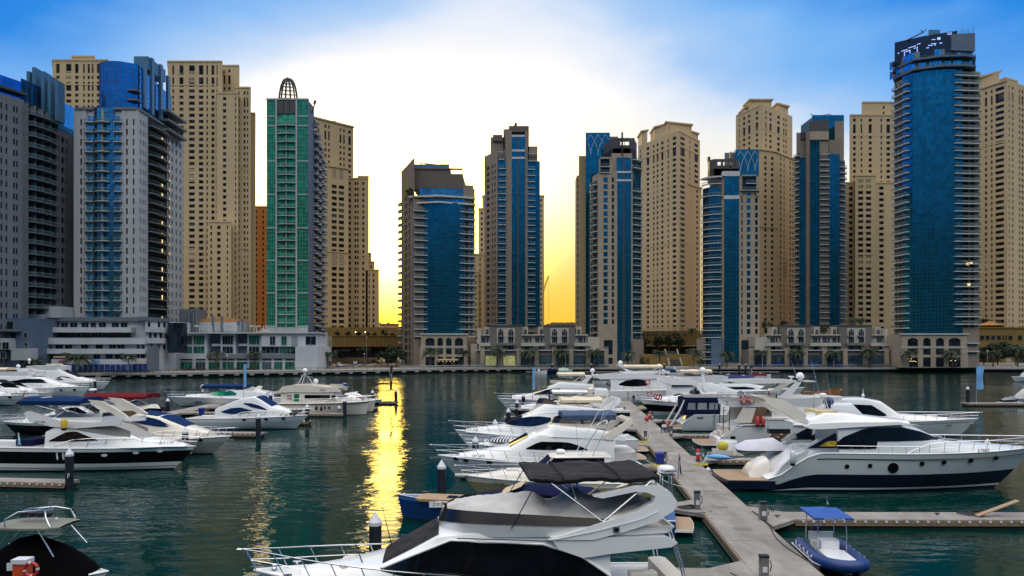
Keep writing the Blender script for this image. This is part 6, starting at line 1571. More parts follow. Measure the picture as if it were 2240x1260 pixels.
def pedestal(label,px,py,d=None,h=1.0,w=.34,m_=None):
 d=d or 1600*(HC-.6)/(py-HY);t=thing('service_pedestal',label,'pedestal',(gx(px,d),d,.6),0,'service pedestals on the pontoons')
 q=w/2;out('cabinet',MB().use(m_ or ped_m).prism([(-q,-q*.8),(q,-q*.8),(q,q*.8),(-q,q*.8)],0,h*.88),t);out('lid',MB().use(dsteel).prism([(-q*1.1,-q*.9),(q*1.1,-q*.9),(q*1.1,q*.9),(-q*1.1,q*.9)],h*.882,h),t)
 out('front_panel',MB().use(capm).box(-q*.6,q*.6,-q*.8-.02,-q*.8-.002,h*.25,h*.5),t)
 out('hose',MB().use(dsteel).tube([(q,0,h*.7),(q+.12,0,h*.72),(q+.16,0,h*.5),(q+.1,0,h*.25)],.025,5),t)
for lb,px,py,h,w in(('service pedestal on the bottom edge of the walkway',1671,1262,1.0,.36),('white and grey pedestal at the root of the empty finger pontoon',1669,1137,1.1,.42),('dark pedestal at the triangular pontoon root left of the walkway',1525,1113,1.15,.34),('slim pedestal beside the blue bin',1454,1016,1.1,.3),('pedestal with a yellow hose on the left finger root',1412,966,1.15,.3),('pedestal in front of the person near the navy canopy boat',1468,953,1.1,.32),('small pedestal far along the left walkway edge',1366,908,1.2,.32),('pedestal beside the black hulled yacht on the right walkway edge',1427,918,1.1,.3),('slim dark pedestal by the yellow rope behind the red extinguisher',1537,1005,1.15,.26)):
 pedestal(lb,px,py,None,h,w)
def wbin(label,px,py):
 d=1600*(HC-.6)/(py-HY);t=thing('wheelie_bin',label,'bin',(gx(px,d),d,.6))
 out('tub',MB().use(binb).grid([[(x*k,y*k,z)for x,y in((-.34,-.36),(.34,-.36),(.34,.36),(-.34,.36))]for z,k in((.08,.8),(.98,1),(1.0,1.06),(1.04,1.06))],True,True),t);out('lid',MB().use(binb).grid([[(x*k,y*k+.02,z)for x,y in((-.36,-.4),(.36,-.4),(.36,.4),(-.36,.4))]for z,k in((1.045,1.02),(1.1,1.02),(1.16,.8))],True,True),t)
 for s in(-.24,.24):out('wheel',MB().use(dsteel).grid([[(s+e,.34+.1*math.cos(a*.785),.1+.1*math.sin(a*.785))for a in range(8)]for e in(-.04,.04)],True,True),t)
wbin('blue wheelie bin on the walkway finger beside the slim pedestal',1443,1018);wbin('blue wheelie bin on the left dock finger behind the yacht stern',441,909)
def ext(label,px,py):
 d=1600*(HC-.6)/(py-HY);t=thing('fire_cabinet',label,'fire extinguisher',(gx(px,d),d,.6),0,'red fire posts on the walkway');out('cylinder',MB().use(redp).lathe([(.19,0),(.19,.95),(.13,1.03),(.02,1.05)],12),t,40);out('band',MB().use(capm).lathe([(.195,.55),(.195,.72)],12),t)
 out('base',MB().use(dsteel).lathe([(.24,0),(.24,.05)],12,(0,0,-.001)),t)
ext('red fire post on the walkway edge beside the blue kayak',1527,1007);ext('red and white fire post beside the black hulled yacht',1421,917)
def buoy(label,px,d,z,r,m_):tag(out('mooring_buoy',MB().use(m_).lathe([(r*math.cos(a*.3-1.5)+.001,r*math.sin(a*.3-1.5))for a in range(11)]+[(.04,r),(.04,r+.1)],14),None,60,(gx(px,d),d,z)),label,'buoy')
buoy('round red buoy hanging at the black hulled yacht',1415,101,.95,.32,redp);buoy('orange red float lying on the walkway edge',1460,95.5,.8,.26,orangep)
for i,(px,py)in enumerate(((1545,1027),(1555,1036),(1566,1047))):
 d=1600*10.5/(py-HY);buoy(('white round fender at the walkway corner, farthest of the row beside the teak platform','middle white round fender beside the teak platform','white round fender beside the teak platform, nearest of its row')[i],px+4,d,.42,.24,capm)
def coil(label,px,py,r,m_,n=4,z=.6,name='rope_coil'):
 d=1600*(HC-z)/(py-HY);b=MB().use(m_)
 for k in range(n):b.tube([((r*(1-k*.16))*math.cos(a*.45)+.08*k,(r*(1-k*.16))*math.sin(a*.45)*.8,.04+.035*k+.02*math.sin(a))for a in range(15)],.035,5)
 tag(out(name,b,None,60,(gx(px,d),d,z)),label,'rope')
coil('black coiled rope on the empty finger pontoon',2123,1124,.75,dsteel);coil('yellow hose coil at the foot of the slim pedestal beside the blue bin',1434,1021,.5,yel);coil('yellow hose coil on the left finger root',1408,968,.5,yel);coil('yellow rope by the red fire post',1533,1017,.6,yel);coil('dark rope at the triangular pontoon root',1500,1111,.5,dsteel);coil('yellow rope beside the red and white fire post',1400,890,.5,yel)
b=MB().use(dsteel);b.tube([(DX(y)+3.0-.25*math.sin((y-36)*.6),y,.63)for y in[34+.5*k for k in range(25)]],.03,5);tag(out('mooring_line',b,None,60),'dark rope running along the walkway edge to the inflatable boat','rope')
d=44.6;pa,pb_=Vector(gp(2136,d)+(.62,)),Vector(gp(2226,d+.6)+(1.42,));sd=Vector((0,.2,0));up=Vector((0,0,.06));pl=MB().use(teak).grid([[pa-sd,pa+sd,pa+sd+up,pa-sd+up],[pb_-sd,pb_+sd,pb_+sd+up,pb_-sd+up]],True,True);tag(out('plank',pl),'loose brown timber plank lying on the empty finger pontoon','plank')
def cleat(px,py,label):
 d=1600*10.4/(py-HY);tag(out('cleat',MB().use(dsteel).box(-.16,.16,-.03,.03,.09,.14).box(-.07,-.03,-.03,.03,0,.09).box(.03,.07,-.03,.03,0,.09),None,None,(gx(px,d),d,.582)),label,'cleat','cleats on the empty finger pontoon')
cleat(1700,1131,'cleat on the empty finger pontoon beside the pedestal');cleat(2050,1126,'cleat on the empty finger pontoon left of the coiled rope');cleat(1690,1118,'cleat behind the pedestal on the empty finger pontoon')
def line(label,pts,r=.022,m_=None,grp='mooring lines'):
 P=[Vector(p)for p in pts];o=P[0].copy();Q=[]
 for a,b in zip(P,P[1:]):
  for k in range(7):
   u=k/6;q=a.lerp(b,u);q.z-=.18*math.sin(math.pi*u)*min(1,(b-a).length/4);Q.append(q-o)
 tag(out('mooring_line',MB().use(m_ or dsteel).tube(Q,r,5),None,60,o),label,'rope')
for lb,y,x1,z1,dy,mm in(('white line from the walkway to the stern of the DP 1479 yacht',61,-2.0,1.5,-1.5,capm),('white line from the walkway to the yacht with the dark blue window',76,-1.8,1.6,1.2,capm),('dark line from the walkway to the blue open cruiser',45,-2.2,.9,.6,dsteel),('white line from the walkway to the sport boat stern',54.5,-1.6,1.1,-1.0,capm),('dark line from the walkway to the front yacht stern',31,-1.6,1.4,.8,dsteel)):
 line(lb,[(DX(y)+.15,y+dy,.64),(DX(y)+x1,y,z1)],.022,mm)
line('dark line from the red fire post to the navy and grey yacht',[(DX(66)+2.9,65.5,.64),(DX(60)+7.2,60.4,2.2)],.028);line('light blue line from the kayak to the walkway',[(DX(66)+2.6,63,.64),(DX(66)+4.3,66.6,1.3)],.04,mat('pale_blue_line',(.3,.45,.6),.7,var=0))
for lb,pts in(('black power cable lying across the walkway near the blue bin',[(DX(63)+.1,63,.625),(DX(62)+1.0,62.2,.625),(DX(61)+.2,61,.625)]),('pale hose lying along the left walkway edge near the triangular root',[(DX(44)+.15,44,.625),(DX(46)+.5,46,.625),(DX(48)+.2,48.4,.625)]),('black cable along the right walkway edge by the hard top yacht',[(DX(74)+2.9,74,.625),(DX(78)+2.5,78,.625),(DX(81)+2.95,81,.625)])):
 line(lb,pts,.025,None,'cables')
 # yachts on the left of the main walkway, bows to the left
def boat_front():
 b=Boat('motor_yacht','large white flybridge yacht nearest the viewer with a grey bimini and draped cover',1492,30.2,556,28.6,5.0)
 L=b.L;X=b.x
 b.hull(1.35,2.25,[(0,boot),(.07,gel)],2.2,1.7,.6,.82,2.2)
 T=b.cabin([(X(1338),1.3,3.70,2.15,1.95),(X(1200),1.45,3.95,2.18,1.92),(X(1040,0),1.6,3.95,2.12,1.8),(X(958,0),1.75,3.78,2.0,1.55),(X(900,0),1.85,3.22,1.95,1.5),(X(836,0),1.95,2.62,1.8,1.3),(X(760,0),2.05,2.42,1.25,.8),(X(664,0),2.15,2.28,.7,.35)],gel)
 b.window(T,[(828,1263,1258),(900,1272,1228),(985,1276,1192),(1190,1276,1196),(1275,1276,1222),(1336,1276,1266)],tint,n=16)
 b.screen(T,X(842,0),X(960,0),greycv,.9,name='windscreen_cover')
 W=[(X(1482),1.95,4.05),(X(1400),2.15,4.15),(X(1210),2.15,4.2),(X(1080),2.0,4.28),(X(1010),1.65,4.28),(X(975,0),1.0,4.2),(X(958,0),.35,4.1)]
 b.coaming(W,3.78);b.flyscreen(W,.48,smoke,.25,.72)
 b.arch([(1204,1176),(1460,1176),(1484,1188),(1470,1198),(1340,1212),(1276,1222),(1222,1202)],2.2,gel,.5,name='flybridge_overhang')
 b.arch([(1200,1182),(1300,1150),(1400,1120),(1432,1101),(1436,1087),(1418,1079),(1392,1077),(1320,1092),(1300,1088),(1392,1066),(1440,1064),(1470,1078),(1483,1098),(1476,1118),(1440,1141),(1380,1160),(1300,1181)],2.25,gel,.5,.15,bar=[(1436,1066),(1468,1076),(1470,1086),(1436,1078)])
 R=[(978,4.62,4.55,.5),(1000,4.82,4.55,1.2),(1050,4.95,4.50,1.8),(1110,5.05,4.42,2.02),(1160,5.12,4.34,2.08),(1205,4.72,4.26,2.1),(1255,5.28,4.18,2.1),(1285,4.95,4.08,2.1),(1325,4.78,4.38,2.05),(1370,4.92,4.55,1.95),(1405,4.85,4.62,1.85)]
 g=[];n=44
 for i in range(n+1):
  px=lerp(978,1405,i/n);j=max(k for k in range(len(R))if R[k][0]<=px+.001);j=min(j,len(R)-2);u=(px-R[j][0])/(R[j+1][0]-R[j][0]);u=u*u*(3-2*u)
  zr,ze,w=(lerp(R[j][k],R[j+1][k],u)for k in(1,2,3));x=X(px,0);row=[]
  for q in range(-9,10):
   v=q/9;fold=.10*math.sin(i*.9+q*1.7)*abs(v)*(1-abs(v))*3
   row.append((x,v*w,ze+(zr-ze)*(1-abs(v)**1.25)+fold+(-.12*(abs(v)>.99))))
  g.append(row)
 b.out('draped_cover',MB().use(tentcv).grid(g).grid([[(p[0],p[1]*.99,p[2]-.03)for p in r]for r in g]),60)
 x0,x1=X(1412,0),X(1146,0);g=[]
 for i in range(23):
  u=i/22;x=lerp(x0,x1,u);e=math.sin(math.pi*min(1,max(0,u)))**.10;dz=-.10*math.sin(math.pi*2*u)**2+.02*math.sin(i*2.1)
  g.append([(x,s*w,5.92+.17*h*(.55+.45*e)+dz)for s,w,h in((-1,1.88,-.5),(-1,1.97,-.1),(-1,1.97,.5),(-1,1.86,.8),(-1,1.0,.95),(1,0,1.02),(1,1.0,.95),(1,1.86,.8),(1,1.97,.5),(1,1.97,-.1),(1,1.88,-.5))])
 b.out('bimini_top',MB().use(greycv).grid(g,True,True),60)
 f=MB().use(steelb)
 for s in(1,-1):
  f.tube([(X(1190,0),s*1.9,5.8),(X(1300,0),s*2.05,4.25)],.03,6).tube([(X(1395,0),s*1.9,5.8),(X(1290,0),s*2.05,4.25)],.03,6).tube([(X(1245,0),s*1.9,5.0),(X(1230,0),s*1.9,5.8)],.025,6)
  f.use(dsteel).tube([(X(1160,0),s*1.9,5.8),(X(1108,0),s*2.1,4.15)],.022,5).tube([(X(1405,0),s*1.9,5.8),(X(1412,0),s*2.1,4.6)],.022,5).use(steelb)
 b.out('bimini_frame',f)
 xr=X(1457,0);p=MB().use(steelb)
 for dx,dy in((-.22,-.2),(.22,-.2),(-.22,.2),(.22,.2)):p.tube([(xr+dx,dy,4.75),(xr+dx*.8,dy*.8,5.72)],.035,6)
 p.box(xr-.3,xr+.3,-.3,.3,5.70,5.75);b.out('radar_mast',p);b.radome(xr,0,5.76,.36,.32)
 word('maker_mark','Raymarine',.15,inkm,b.root,(xr,.37,5.92),(rad(90),0,math.pi))
 b.rail(.40,.82,.2,9,.026,.30,True);b.transom(2.0,.3,1.3,plat=1.5)
 xh=X(690,0);b.boxpart('deck_hatch',smoke,xh-.3,xh+.3,-.32,.32,2.18,2.27,.06);xs=X(775,0);b.boxpart('sun_pad',seat_m,xs-.6,xs+.5,-.75,.75,2.36,2.50,.15)
 b.out('windlass',MB().use(steelb).lathe([(.12,0),(.10,.1),(.05,.14),(.11,.2),(.02,.24)],12,(X(600,0),0,2.24)),50)
 b.out('anchor',MB().use(steelb).box(L-.3,L+.35,-.06,.06,1.95,2.05).prism([(L+.3,-.25),(L+.55,0),(L+.3,.25)],1.75,2.0))
 for x,y,h in((X(800,0),.6,1.6),(X(862,0),-.5,2.3)):b.out('fishing_rod',MB().use(dsteel).tube([(x,y,2.4),(x+.55,y,2.4+h)],[.03,.008],5))
 b.out('search_light',MB().use(steelb).lathe([(.02,0),(.03,.12),(.11,.16),(.11,.26),(.02,.3)],12,(X(985,0),.5,4.22)),50)
 b.boxpart('cockpit_seat',seat_m,.25,1.0,-1.7,1.5,1.36,1.85,.15);b.boxpart('wet_bar',gelc,X(1445),X(1385),1.35,1.9,1.36,2.25,.05);b.boxpart('locker_recess',brownd,X(1430),X(1396),1.9,1.93,1.75,2.08);b.boxpart('saloon_door',tint,X(1345),X(1338)-.04,-1.2,1.2,1.4,3.4);b.boxpart('bulkhead',gelc,X(1338)-.03,X(1338),-1.9,1.9,1.36,3.6)
 f=MB().use(steelb)
 for s in(1,-1):f.tube([(X(1470),s*1.9,3.8),(X(1492),s*2.0,2.6),(X(1506),s*2.0,1.4)],.035,6).tube([(X(1478),s*1.75,3.8),(X(1500),s*1.85,2.6),(X(1512),s*1.85,1.4)],.03,6)
 b.out('stern_post',f,60)
 for sg in(1,-1):
  b.out('brow_stripe',MB().use(dsteel).tube([(X(p),sg*(2.02 if p>1050 else 1.9),b.z(q,X(p)))for p,q in((1000,1183),(1100,1184),(1205,1187))],.022,5));x_,z_=b.pt(1348,1158)
  b.out('side_light',MB().use(steelb).box(x_-.12,x_+.12,sg*2.22-.06,sg*2.22+.06,z_-.1,z_+.1));b.out('side_light_lens',MB().use(black).box(x_-.07,x_+.07,sg*2.225-.07,sg*2.225+.07,z_-.06,z_+.06))
  b.out('wing_seam',MB().use(gelg).tube([b.pt(p,q)[:1]+(sg*2.27,b.pt(p,q)[1])for p,q in((1215,1180),(1310,1160),(1400,1136),(1440,1118))],.02,4))
  b.out('grab_rail',MB().use(steelb).tube([(X(p),sg*1.98,z)for p,z in((1330,3.62),(1326,3.74),(1215,3.90),(1211,3.80))],.022,5))
  b.out('window_trim',MB().use(gel).tube([(X(p),sg*(b.side(T,X(p),b.z(q,X(p)))+.05),b.z(q,X(p)))for p,q in((832,1257),(900,1226),(985,1190),(1190,1194),(1275,1220),(1338,1262))],.05,5))
 for x,y in((X(640,0),.9),(X(640,0),-.9),(X(760,0),1.45),(X(760,0),-1.45)):b.out('deck_cleat',MB().use(steelb).box(x-.16,x+.16,y-.03,y+.03,2.26,2.32).box(x-.05,x+.05,y-.02,y+.02,2.1,2.26))
 for xx in(X(1330,0),X(1215,0)):b.out('canvas_seam',MB().use(greycv).tube([(xx,v*1.975,5.95+.05*(1-v*v))for v in(-1,-.985)]+[(xx,v*1.9,6.05+.04*(1-v*v))for v in(-.9,-.5,0,.5,.9)]+[(xx,1.975,5.98),(xx,1.99,5.84)],.03,5),60)
boat_front()
def boat_tender():
 b=Boat('open_cruiser','long blue open cruiser with tan deck and a small registration plate at the bow',1476,43.6,870,46.8,3.8,'motorboat')
 X=b.x;b.hull(.95,1.5,[(0,boot),(.06,blueh),(.84,mat('light_blue_sheer',(.05,.17,.42),.2,var=.1,coat=.6))],.35,1.6,.9,.9,2.0,deck=mat('blue_deck',(.03,.10,.26),.4,var=.1))
 L=b.L
 b.boxpart('teak_foredeck',teak,X(1018,0),X(915,0),-.9,.9,1.32,1.47,.3);b.boxpart('deck_hatch',smoke,X(1000,0),X(980,0),-.3,.3,1.47,1.52,.05)
 c=MB().use(navycv);
 rows=[[(X(px,0),y,z+h)for y,h in((-1.5,-.35),(-1.2,.0),(0,.1),(1.2,0),(1.5,-.35))]for px,z in((1030,1.5),(1060,1.75),(1100,1.85),(1150,2.3),(1200,2.35),(1290,2.2),(1330,1.75),(1345,1.4))]
 b.out('boat_cover',c.grid(rows).use(bluecv),50)
 g=MB().use(yel_gl);b.out('windscreen',g.grid([[(X(1096,0),1.45*v,1.9)for v in(-1,-.4,.4,1)],[(X(1148,0),1.35*v,2.55)for v in(-1,-.4,.4,1)]]))
 b.boxpart('aft_seat',bluecv,.6,1.6,-1.4,1.4,.95,1.5,.2);b.boxpart('helm_console',navycv,X(1290,0),X(1240,0),-1,1,1.0,1.95,.1)
 b.transom(1,.2,.9,plat=1.1)
 x,z=b.pt(958,1107);t=x/b.L;y=b.cs*(b.bd(t)*.985)
 p=out('registration_plate',MB().use(inkw).box(-.72,.72,-.03,.03,-.17,.17),b.root,None,(x,y+.05,z-.05));p.rotation_euler=(rad(4),0,-.22*b.cs*-1)
 w=word('registration_number','D P 1068',.26,inkm,p,(0,.033*b.cs,0),(rad(90),0,math.pi if b.cs>0 else 0),.004)
 b.out('blue_strut',MB().use(fblue).tube([(X(1275,0),1.2,1.4),(X(1248,0),1.1,3.0)],.09,6).tube([(X(1275,0),-1.2,1.4),(X(1248,0),-1.1,3.0)],.09,6))
yel_gl=mat('painted_yellow_reflection',(.55,.36,.08),.12,var=.1,spec=.8)  # yellow sky reflection put into the windscreen colour
boat_tender()
def boat_sport():
 b=Boat('sport_fisher','white sport boat with a hard top, closed navy sides and a pulpit bow',1425,54.2,1012,53.4,4.0,'motorboat')
 X=b.x;b.hull(1.15,1.6,[(0,boot),(.06,mat('cream_yellow_hull',(.33,.29,.15),.3,var=.1)),(.72,gelc)],1.4,1.6,.6,.84,2.2)
 T=b.cabin([(X(1325,0),1.1,1.8,1.6,1.5),(X(1200,0),1.2,2.0,1.6,1.45),(X(1150,0),1.3,1.95,1.5,1.2),(X(1080,0),1.4,1.7,1.0,.7),(X(1040,0),1.5,1.56,.5,.3)],gelc)
 b.boxpart('cream_hatch',seat_m,X(1135,0),X(1108,0),-.4,.4,1.88,2.02,.1)
 e=MB().use(navycv);x0,x1,x2=X(1315,0),X(1205,0),X(1168,0)
 e.grid([[(x0,s*1.4,1.7),(x0,s*1.3,2.95)]for s in(1,)]+[[(x2,1.35,1.85),(x1,1.25,2.95)],[(x2,-1.35,1.85),(x1,-1.25,2.95)],[(x0,-1.4,1.7),(x0,-1.3,2.95)]]);b.out('side_curtain',e)
 for s in(1,-1):b.out('front_strut',MB().use(gelc).tube([(x2-.05,s*1.38,1.85),(x1,s*1.3,2.96)],.06,6))
 h=MB().use(gelc);h.grid([[(lerp(X(1330,0),X(1200,0),u),1.5*v*(1-.25*(u>.9)),2.98+.16*(1-v*v*.8)*math.sin(math.pi*min(.98,max(.08,u)))**.3)for v in(-1,-.8,-.3,.3,.8,1)]for u in(0,.05,.3,.6,.9,1)]).grid([[(lerp(X(1330,0),X(1200,0),u),1.5*v*(1-.25*(u>.9)),2.95)for v in(1,.8,.3,-.3,-.8,-1)]for u in(0,.05,.3,.6,.9,1)])
 b.out('hard_top',h,50);b.radome(X(1226,0),0,3.12,.36,.28);b.aerial(X(1262,0),.9,3.0,2.4,.2)
 for y in(.5,-.5):b.out('outrigger',MB().use(steelb).tube([(X(1262,0),y*2,2.9),(X(1345,0),y*3.4,7.6)],[.035,.015],5).tube([(X(1285,0),y*2,2.6),(X(1330,0),y*3.0,6.0)],[.03,.015],5))
 b.rail(.40,.70,.15,8,.022,.2,True);b.out('pulpit',MB().use(gelc).box(b.L-.4,b.L+.55,-.3,.3,1.56,1.66));b.transom(1,.2,1,plat=.9)
 b.boxpart('cockpit_cover',tentcv,.5,2.4,-1.3,1.3,1.15,1.5,.3);b.reg('D P 1050',1092,1062,.22,inkm)
boat_sport()
def boat_1479():
 b=Boat('motor_yacht','white flybridge yacht with a rolled slate blue bimini and registration DP 1479',1390,61.4,958,60.4,4.9)
 X,Z=b.x,b.z;b.hull(1.45,2.0,[(0,boot),(.07,gelg),(.80,gel)],1.9,1.8,.6,.80,2.2)  # grey lower band is shade put into the colour of a white hull
 T=b.cabin([(X(1345),1.4,3.4,2.1,1.95),(X(1290),1.5,3.75,2.12,1.95),(X(1180),1.6,3.85,2.1,1.8),(X(1155,0),1.65,3.62,2.0,1.6),(X(1112,0),1.75,2.72,1.95,1.5),(X(1070,0),1.85,2.42,1.4,.9),(X(1005,0),1.95,2.1,.7,.4)],gel)
 b.window(T,[(1152,984,982),(1182,985,967),(1238,985,968),(1258,985,972),(1287,985,984)],tint);b.screen(T,X(1113,0),X(1153,0),tint,.86)
 C=b.cabin([(X(1370),3.3,3.75,2.0,1.95),(X(1300),3.5,4.3,2.02,1.9),(X(1215),3.65,4.55,1.95,1.7),(X(1195,0),3.65,4.25,1.85,1.4),(X(1158,0),3.5,3.68,1.7,1.3)],gel,.05,'flybridge')
 W=[(X(1330),1.75,4.55),(X(1260),1.75,4.7),(X(1228),1.55,4.72),(X(1212,0),.9,4.68),(X(1206,0),.3,4.66)];b.coaming(W,4.3,gelc,'helm_coaming',.1,fm=seat_m);b.flyscreen(W,.42,smoke,.25,.62)
 b.arch([(1316,957),(1382,917),(1389,926),(1366,944),(1332,964)],2.05,gelc,.22,.2,bar=[(1372,920),(1386,918),(1388,924),(1374,928)]);b.bimini(X(1340,0),X(1226,0),1.5,5.35,mat('slate_blue_canvas',(.045,.075,.14),.85,var=.15),.05,.35,4.4)
 b.rail(.38,.85,.2,9,.024,.35);b.reg('DP 1479',1047,1001,.30);b.portholes([(997,1009),(1019,1011),(1071,1013),(1146,1015),(1163,1016)],.13,tint,1.9)
 b.out('anchor',MB().use(steelb).box(b.L-.2,b.L+.7,-.07,.07,1.7,1.85));b.transom(2,.3,1.2);b.boxpart('cockpit_cover',tentcv,.2,2.6,-1.5,1.7,1.5,2.3,.5);b.siderail(X(1340),X(1180),.55,5)
 b.boxpart('flybridge_seat',seat_m,X(1320,0),X(1275,0),-1.2,1.2,4.36,4.85,.1);b.aerial(X(1345,0),1.5,4.0,3.0,.4)
 return b
boat_1479()
def boat_striped():
 b=Boat('motorboat','small white boat with a striped navy and white bow cushion',1380,70.4,1019,69.6,3.7,'motorboat')
 X=b.x;b.hull(1.2,1.8,[(0,boot),(.06,gelg),(.7,gel)],1.5,1.7,.6,.82,2.2);T=b.cabin([(X(1340,0),1.2,2.6,1.5,1.3),(X(1230,0),1.4,2.9,1.5,1.2),(X(1160,0),1.5,2.2,1.4,1.0),(X(1060,0),1.65,1.95,.9,.6)],gel);b.screen(T,X(1170,0),X(1225,0),tint)
 g=MB();n=20
 for i in range(n):
  g.use(navycv if i%2 else fwhite);x0,x1=(lerp(X(1137,0),X(1072,0),(i+e)/n)for e in(0,1));f=lambda x,v:(x+v*.45,1.15*v*math.sin(math.pi*max(.12,min(.88,(x-X(1137,0))/(X(1072,0)-X(1137,0)))))**.6,1.98+.42*(1-v*v)**.5*math.sin(math.pi*max(.06,min(.94,(x-X(1137,0))/(X(1072,0)-X(1137,0)))))**.5)
  g.grid([[f(x0,v/6)for v in range(-6,7)],[f(x1,v/6)for v in range(-6,7)]])
 b.out('striped_cushion',g);b.rail(.40,.75,.15,8,.022,.25);b.reg('D P 1494',1085,975,.26);b.transom(1,.2,1)
boat_striped()
def boat_bluewin():
 b=Boat('motor_yacht','white flybridge yacht with a dark blue leaf shaped window and cream cockpit cover',1385,76.3,996,75.4,4.9)
 X=b.x;b.hull(1.5,2.35,[(0,boot),(.06,gelg),(.42,gel)],2.0,1.8,.6,.80,2.2)
 T=b.cabin([(X(1330),1.5,4.2,2.15,1.95),(X(1240),1.6,4.35,2.15,1.85),(X(1178),1.8,4.3,2.1,1.7),(X(1142,0),1.9,3.75,2.0,1.55),(X(1104,0),2.0,2.85,1.9,1.4),(X(1060,0),2.1,2.6,1.3,.9),(X(1020,0),2.2,2.4,.7,.4)],gel)
 wn=mat('blue_window',(.006,.014,.05),.06,var=.6,scale=1.5);b.window(T,[(1108,929,928),(1121,932,922),(1143,933,915),(1160,934,912.5),(1180,931,911.5),(1206,924,914)],wn,n=16);b.screen(T,X(1106,0),X(1141,0),smoke,.88)
 b.cabin([(X(1340),4.1,4.45,1.95,1.9),(X(1240),4.2,5.0,1.9,1.8),(X(1190,0),4.2,5.1,1.75,1.5),(X(1160,0),4.0,4.25,1.6,1.2)],gel,.05,'flybridge')
 W=[(X(1300),1.7,5.05),(X(1220),1.7,5.1),(X(1190,0),1.4,5.12),(X(1178,0),.8,5.1),(X(1172,0),.25,5.08)];b.coaming(W,4.7,gelc,'helm_coaming',.1);b.flyscreen(W,.5,smoke,.3,.7)
 b.bimini(X(1312,0),X(1224,0),1.7,5.5,creamcv,.3,.25,4.9,'cream_cover');b.rail(.36,.95,.2,10,.026,.4);b.reg('R P 7070',1034,944,.30)
 b.arch([(1310,900),(1352,872),(1362,878),(1340,900),(1325,908)],1.9,gel,.22,.25,bar=[(1348,874),(1360,872),(1362,878),(1350,880)]);b.transom(2,.3,1.2);b.out('anchor',MB().use(steelb).box(b.L-.2,b.L+.6,-.07,.07,1.95,2.1))
boat_bluewin()
def boat_blackleft():
 b=Boat('motor_yacht','black hulled yacht with a white deck and a long white awning',1372,110.4,1115,109.6,4.6)
 X=b.x;b.hull(1.4,1.75,[(0,boot),(.05,black),(.82,gel)],1.6,1.8,.6,.82,2.2);T=b.cabin([(X(1340),1.4,3.0,2.0,1.8),(X(1240,0),1.5,3.2,2.0,1.7),(X(1190,0),1.6,2.6,1.8,1.4),(X(1140,0),1.7,2.0,1.0,.6)],gel);b.screen(T,X(1195,0),X(1236,0),tint);b.window(T,[(1210,885,882),(1240,886,876),(1290,886,875)],tint)
 b.coaming([(X(1330),1.6,3.6),(X(1250),1.6,3.7),(X(1215,0),1.2,3.7),(X(1200,0),.4,3.65)],3.1,gelc);b.bimini(X(1282,0),X(1206,0),1.7,4.2,gel,.02,.22,3.4);b.rail(.42,.8,.2,8,.03,.3)
 b.reg('QAMAR',1148,896,.42,inkw);b.arch([(1262,880),(1296,850),(1304,852),(1290,872),(1275,884)],1.7,gelc,.22,.2,bar=[(1292,852),(1302,850),(1303,855),(1294,857)]);b.transom(2,.3,1.2);b.aerial(X(1290,0),.5,4,3)
boat_blackleft()
def boat_far():
 b=Boat('motor_yacht','white yacht farthest along the left side with a sharp dark side window',1345,127,1089,126,5.0)
 X=b.x;b.hull(1.5,2.0,[(0,boot),(.06,gel)],2.0,1.8,.6,.78,2.2);T=b.cabin([(X(1330),1.5,3.6,2.1,1.9),(X(1225),1.6,3.9,2.1,1.8),(X(1198,0),1.8,3.75,2.0,1.6),(X(1163,0),1.9,2.75,1.9,1.4),(X(1120,0),2.0,2.4,1.1,.7)],gel)
 b.window(T,[(1169,864,862.5),(1195,863,853),(1215,862,850),(1226,861,850)],tint);b.screen(T,X(1165,0),X(1196,0),tint,.86)
 b.cabin([(X(1300),3.7,4.4,1.9,1.8),(X(1225),3.8,4.9,1.85,1.7),(X(1200,0),3.7,4.0,1.6,1.3)],gel,.05,'flybridge');W=[(X(1275),1.6,5.0),(X(1225),1.6,5.15),(X(1208,0),1.1,5.2),(X(1202,0),.3,5.2)];b.coaming(W,4.6,gelc,'helm_coaming',.1);b.flyscreen(W,.4,tint,.2,.8)
 b.arch([(1262,846),(1288,822),(1294,826),(1284,840),(1274,852)],1.8,gel,.25,.2,bar=[(1284,824),(1296,822),(1296,827),(1286,829)]);b.bimini(X(1277,0),X(1219,0),1.7,6.2,creamcv,.02,.3,4.9);b.dome(X(1296,0),0,6.7,.42,ped=.9);b.dome(X(1254,0),1.2,5.0,.28);b.rail(.42,.9,.2,8,.03,.3);b.reg('D P 55',1115,872,.32);b.transom(2,.3,1.2)
boat_far()
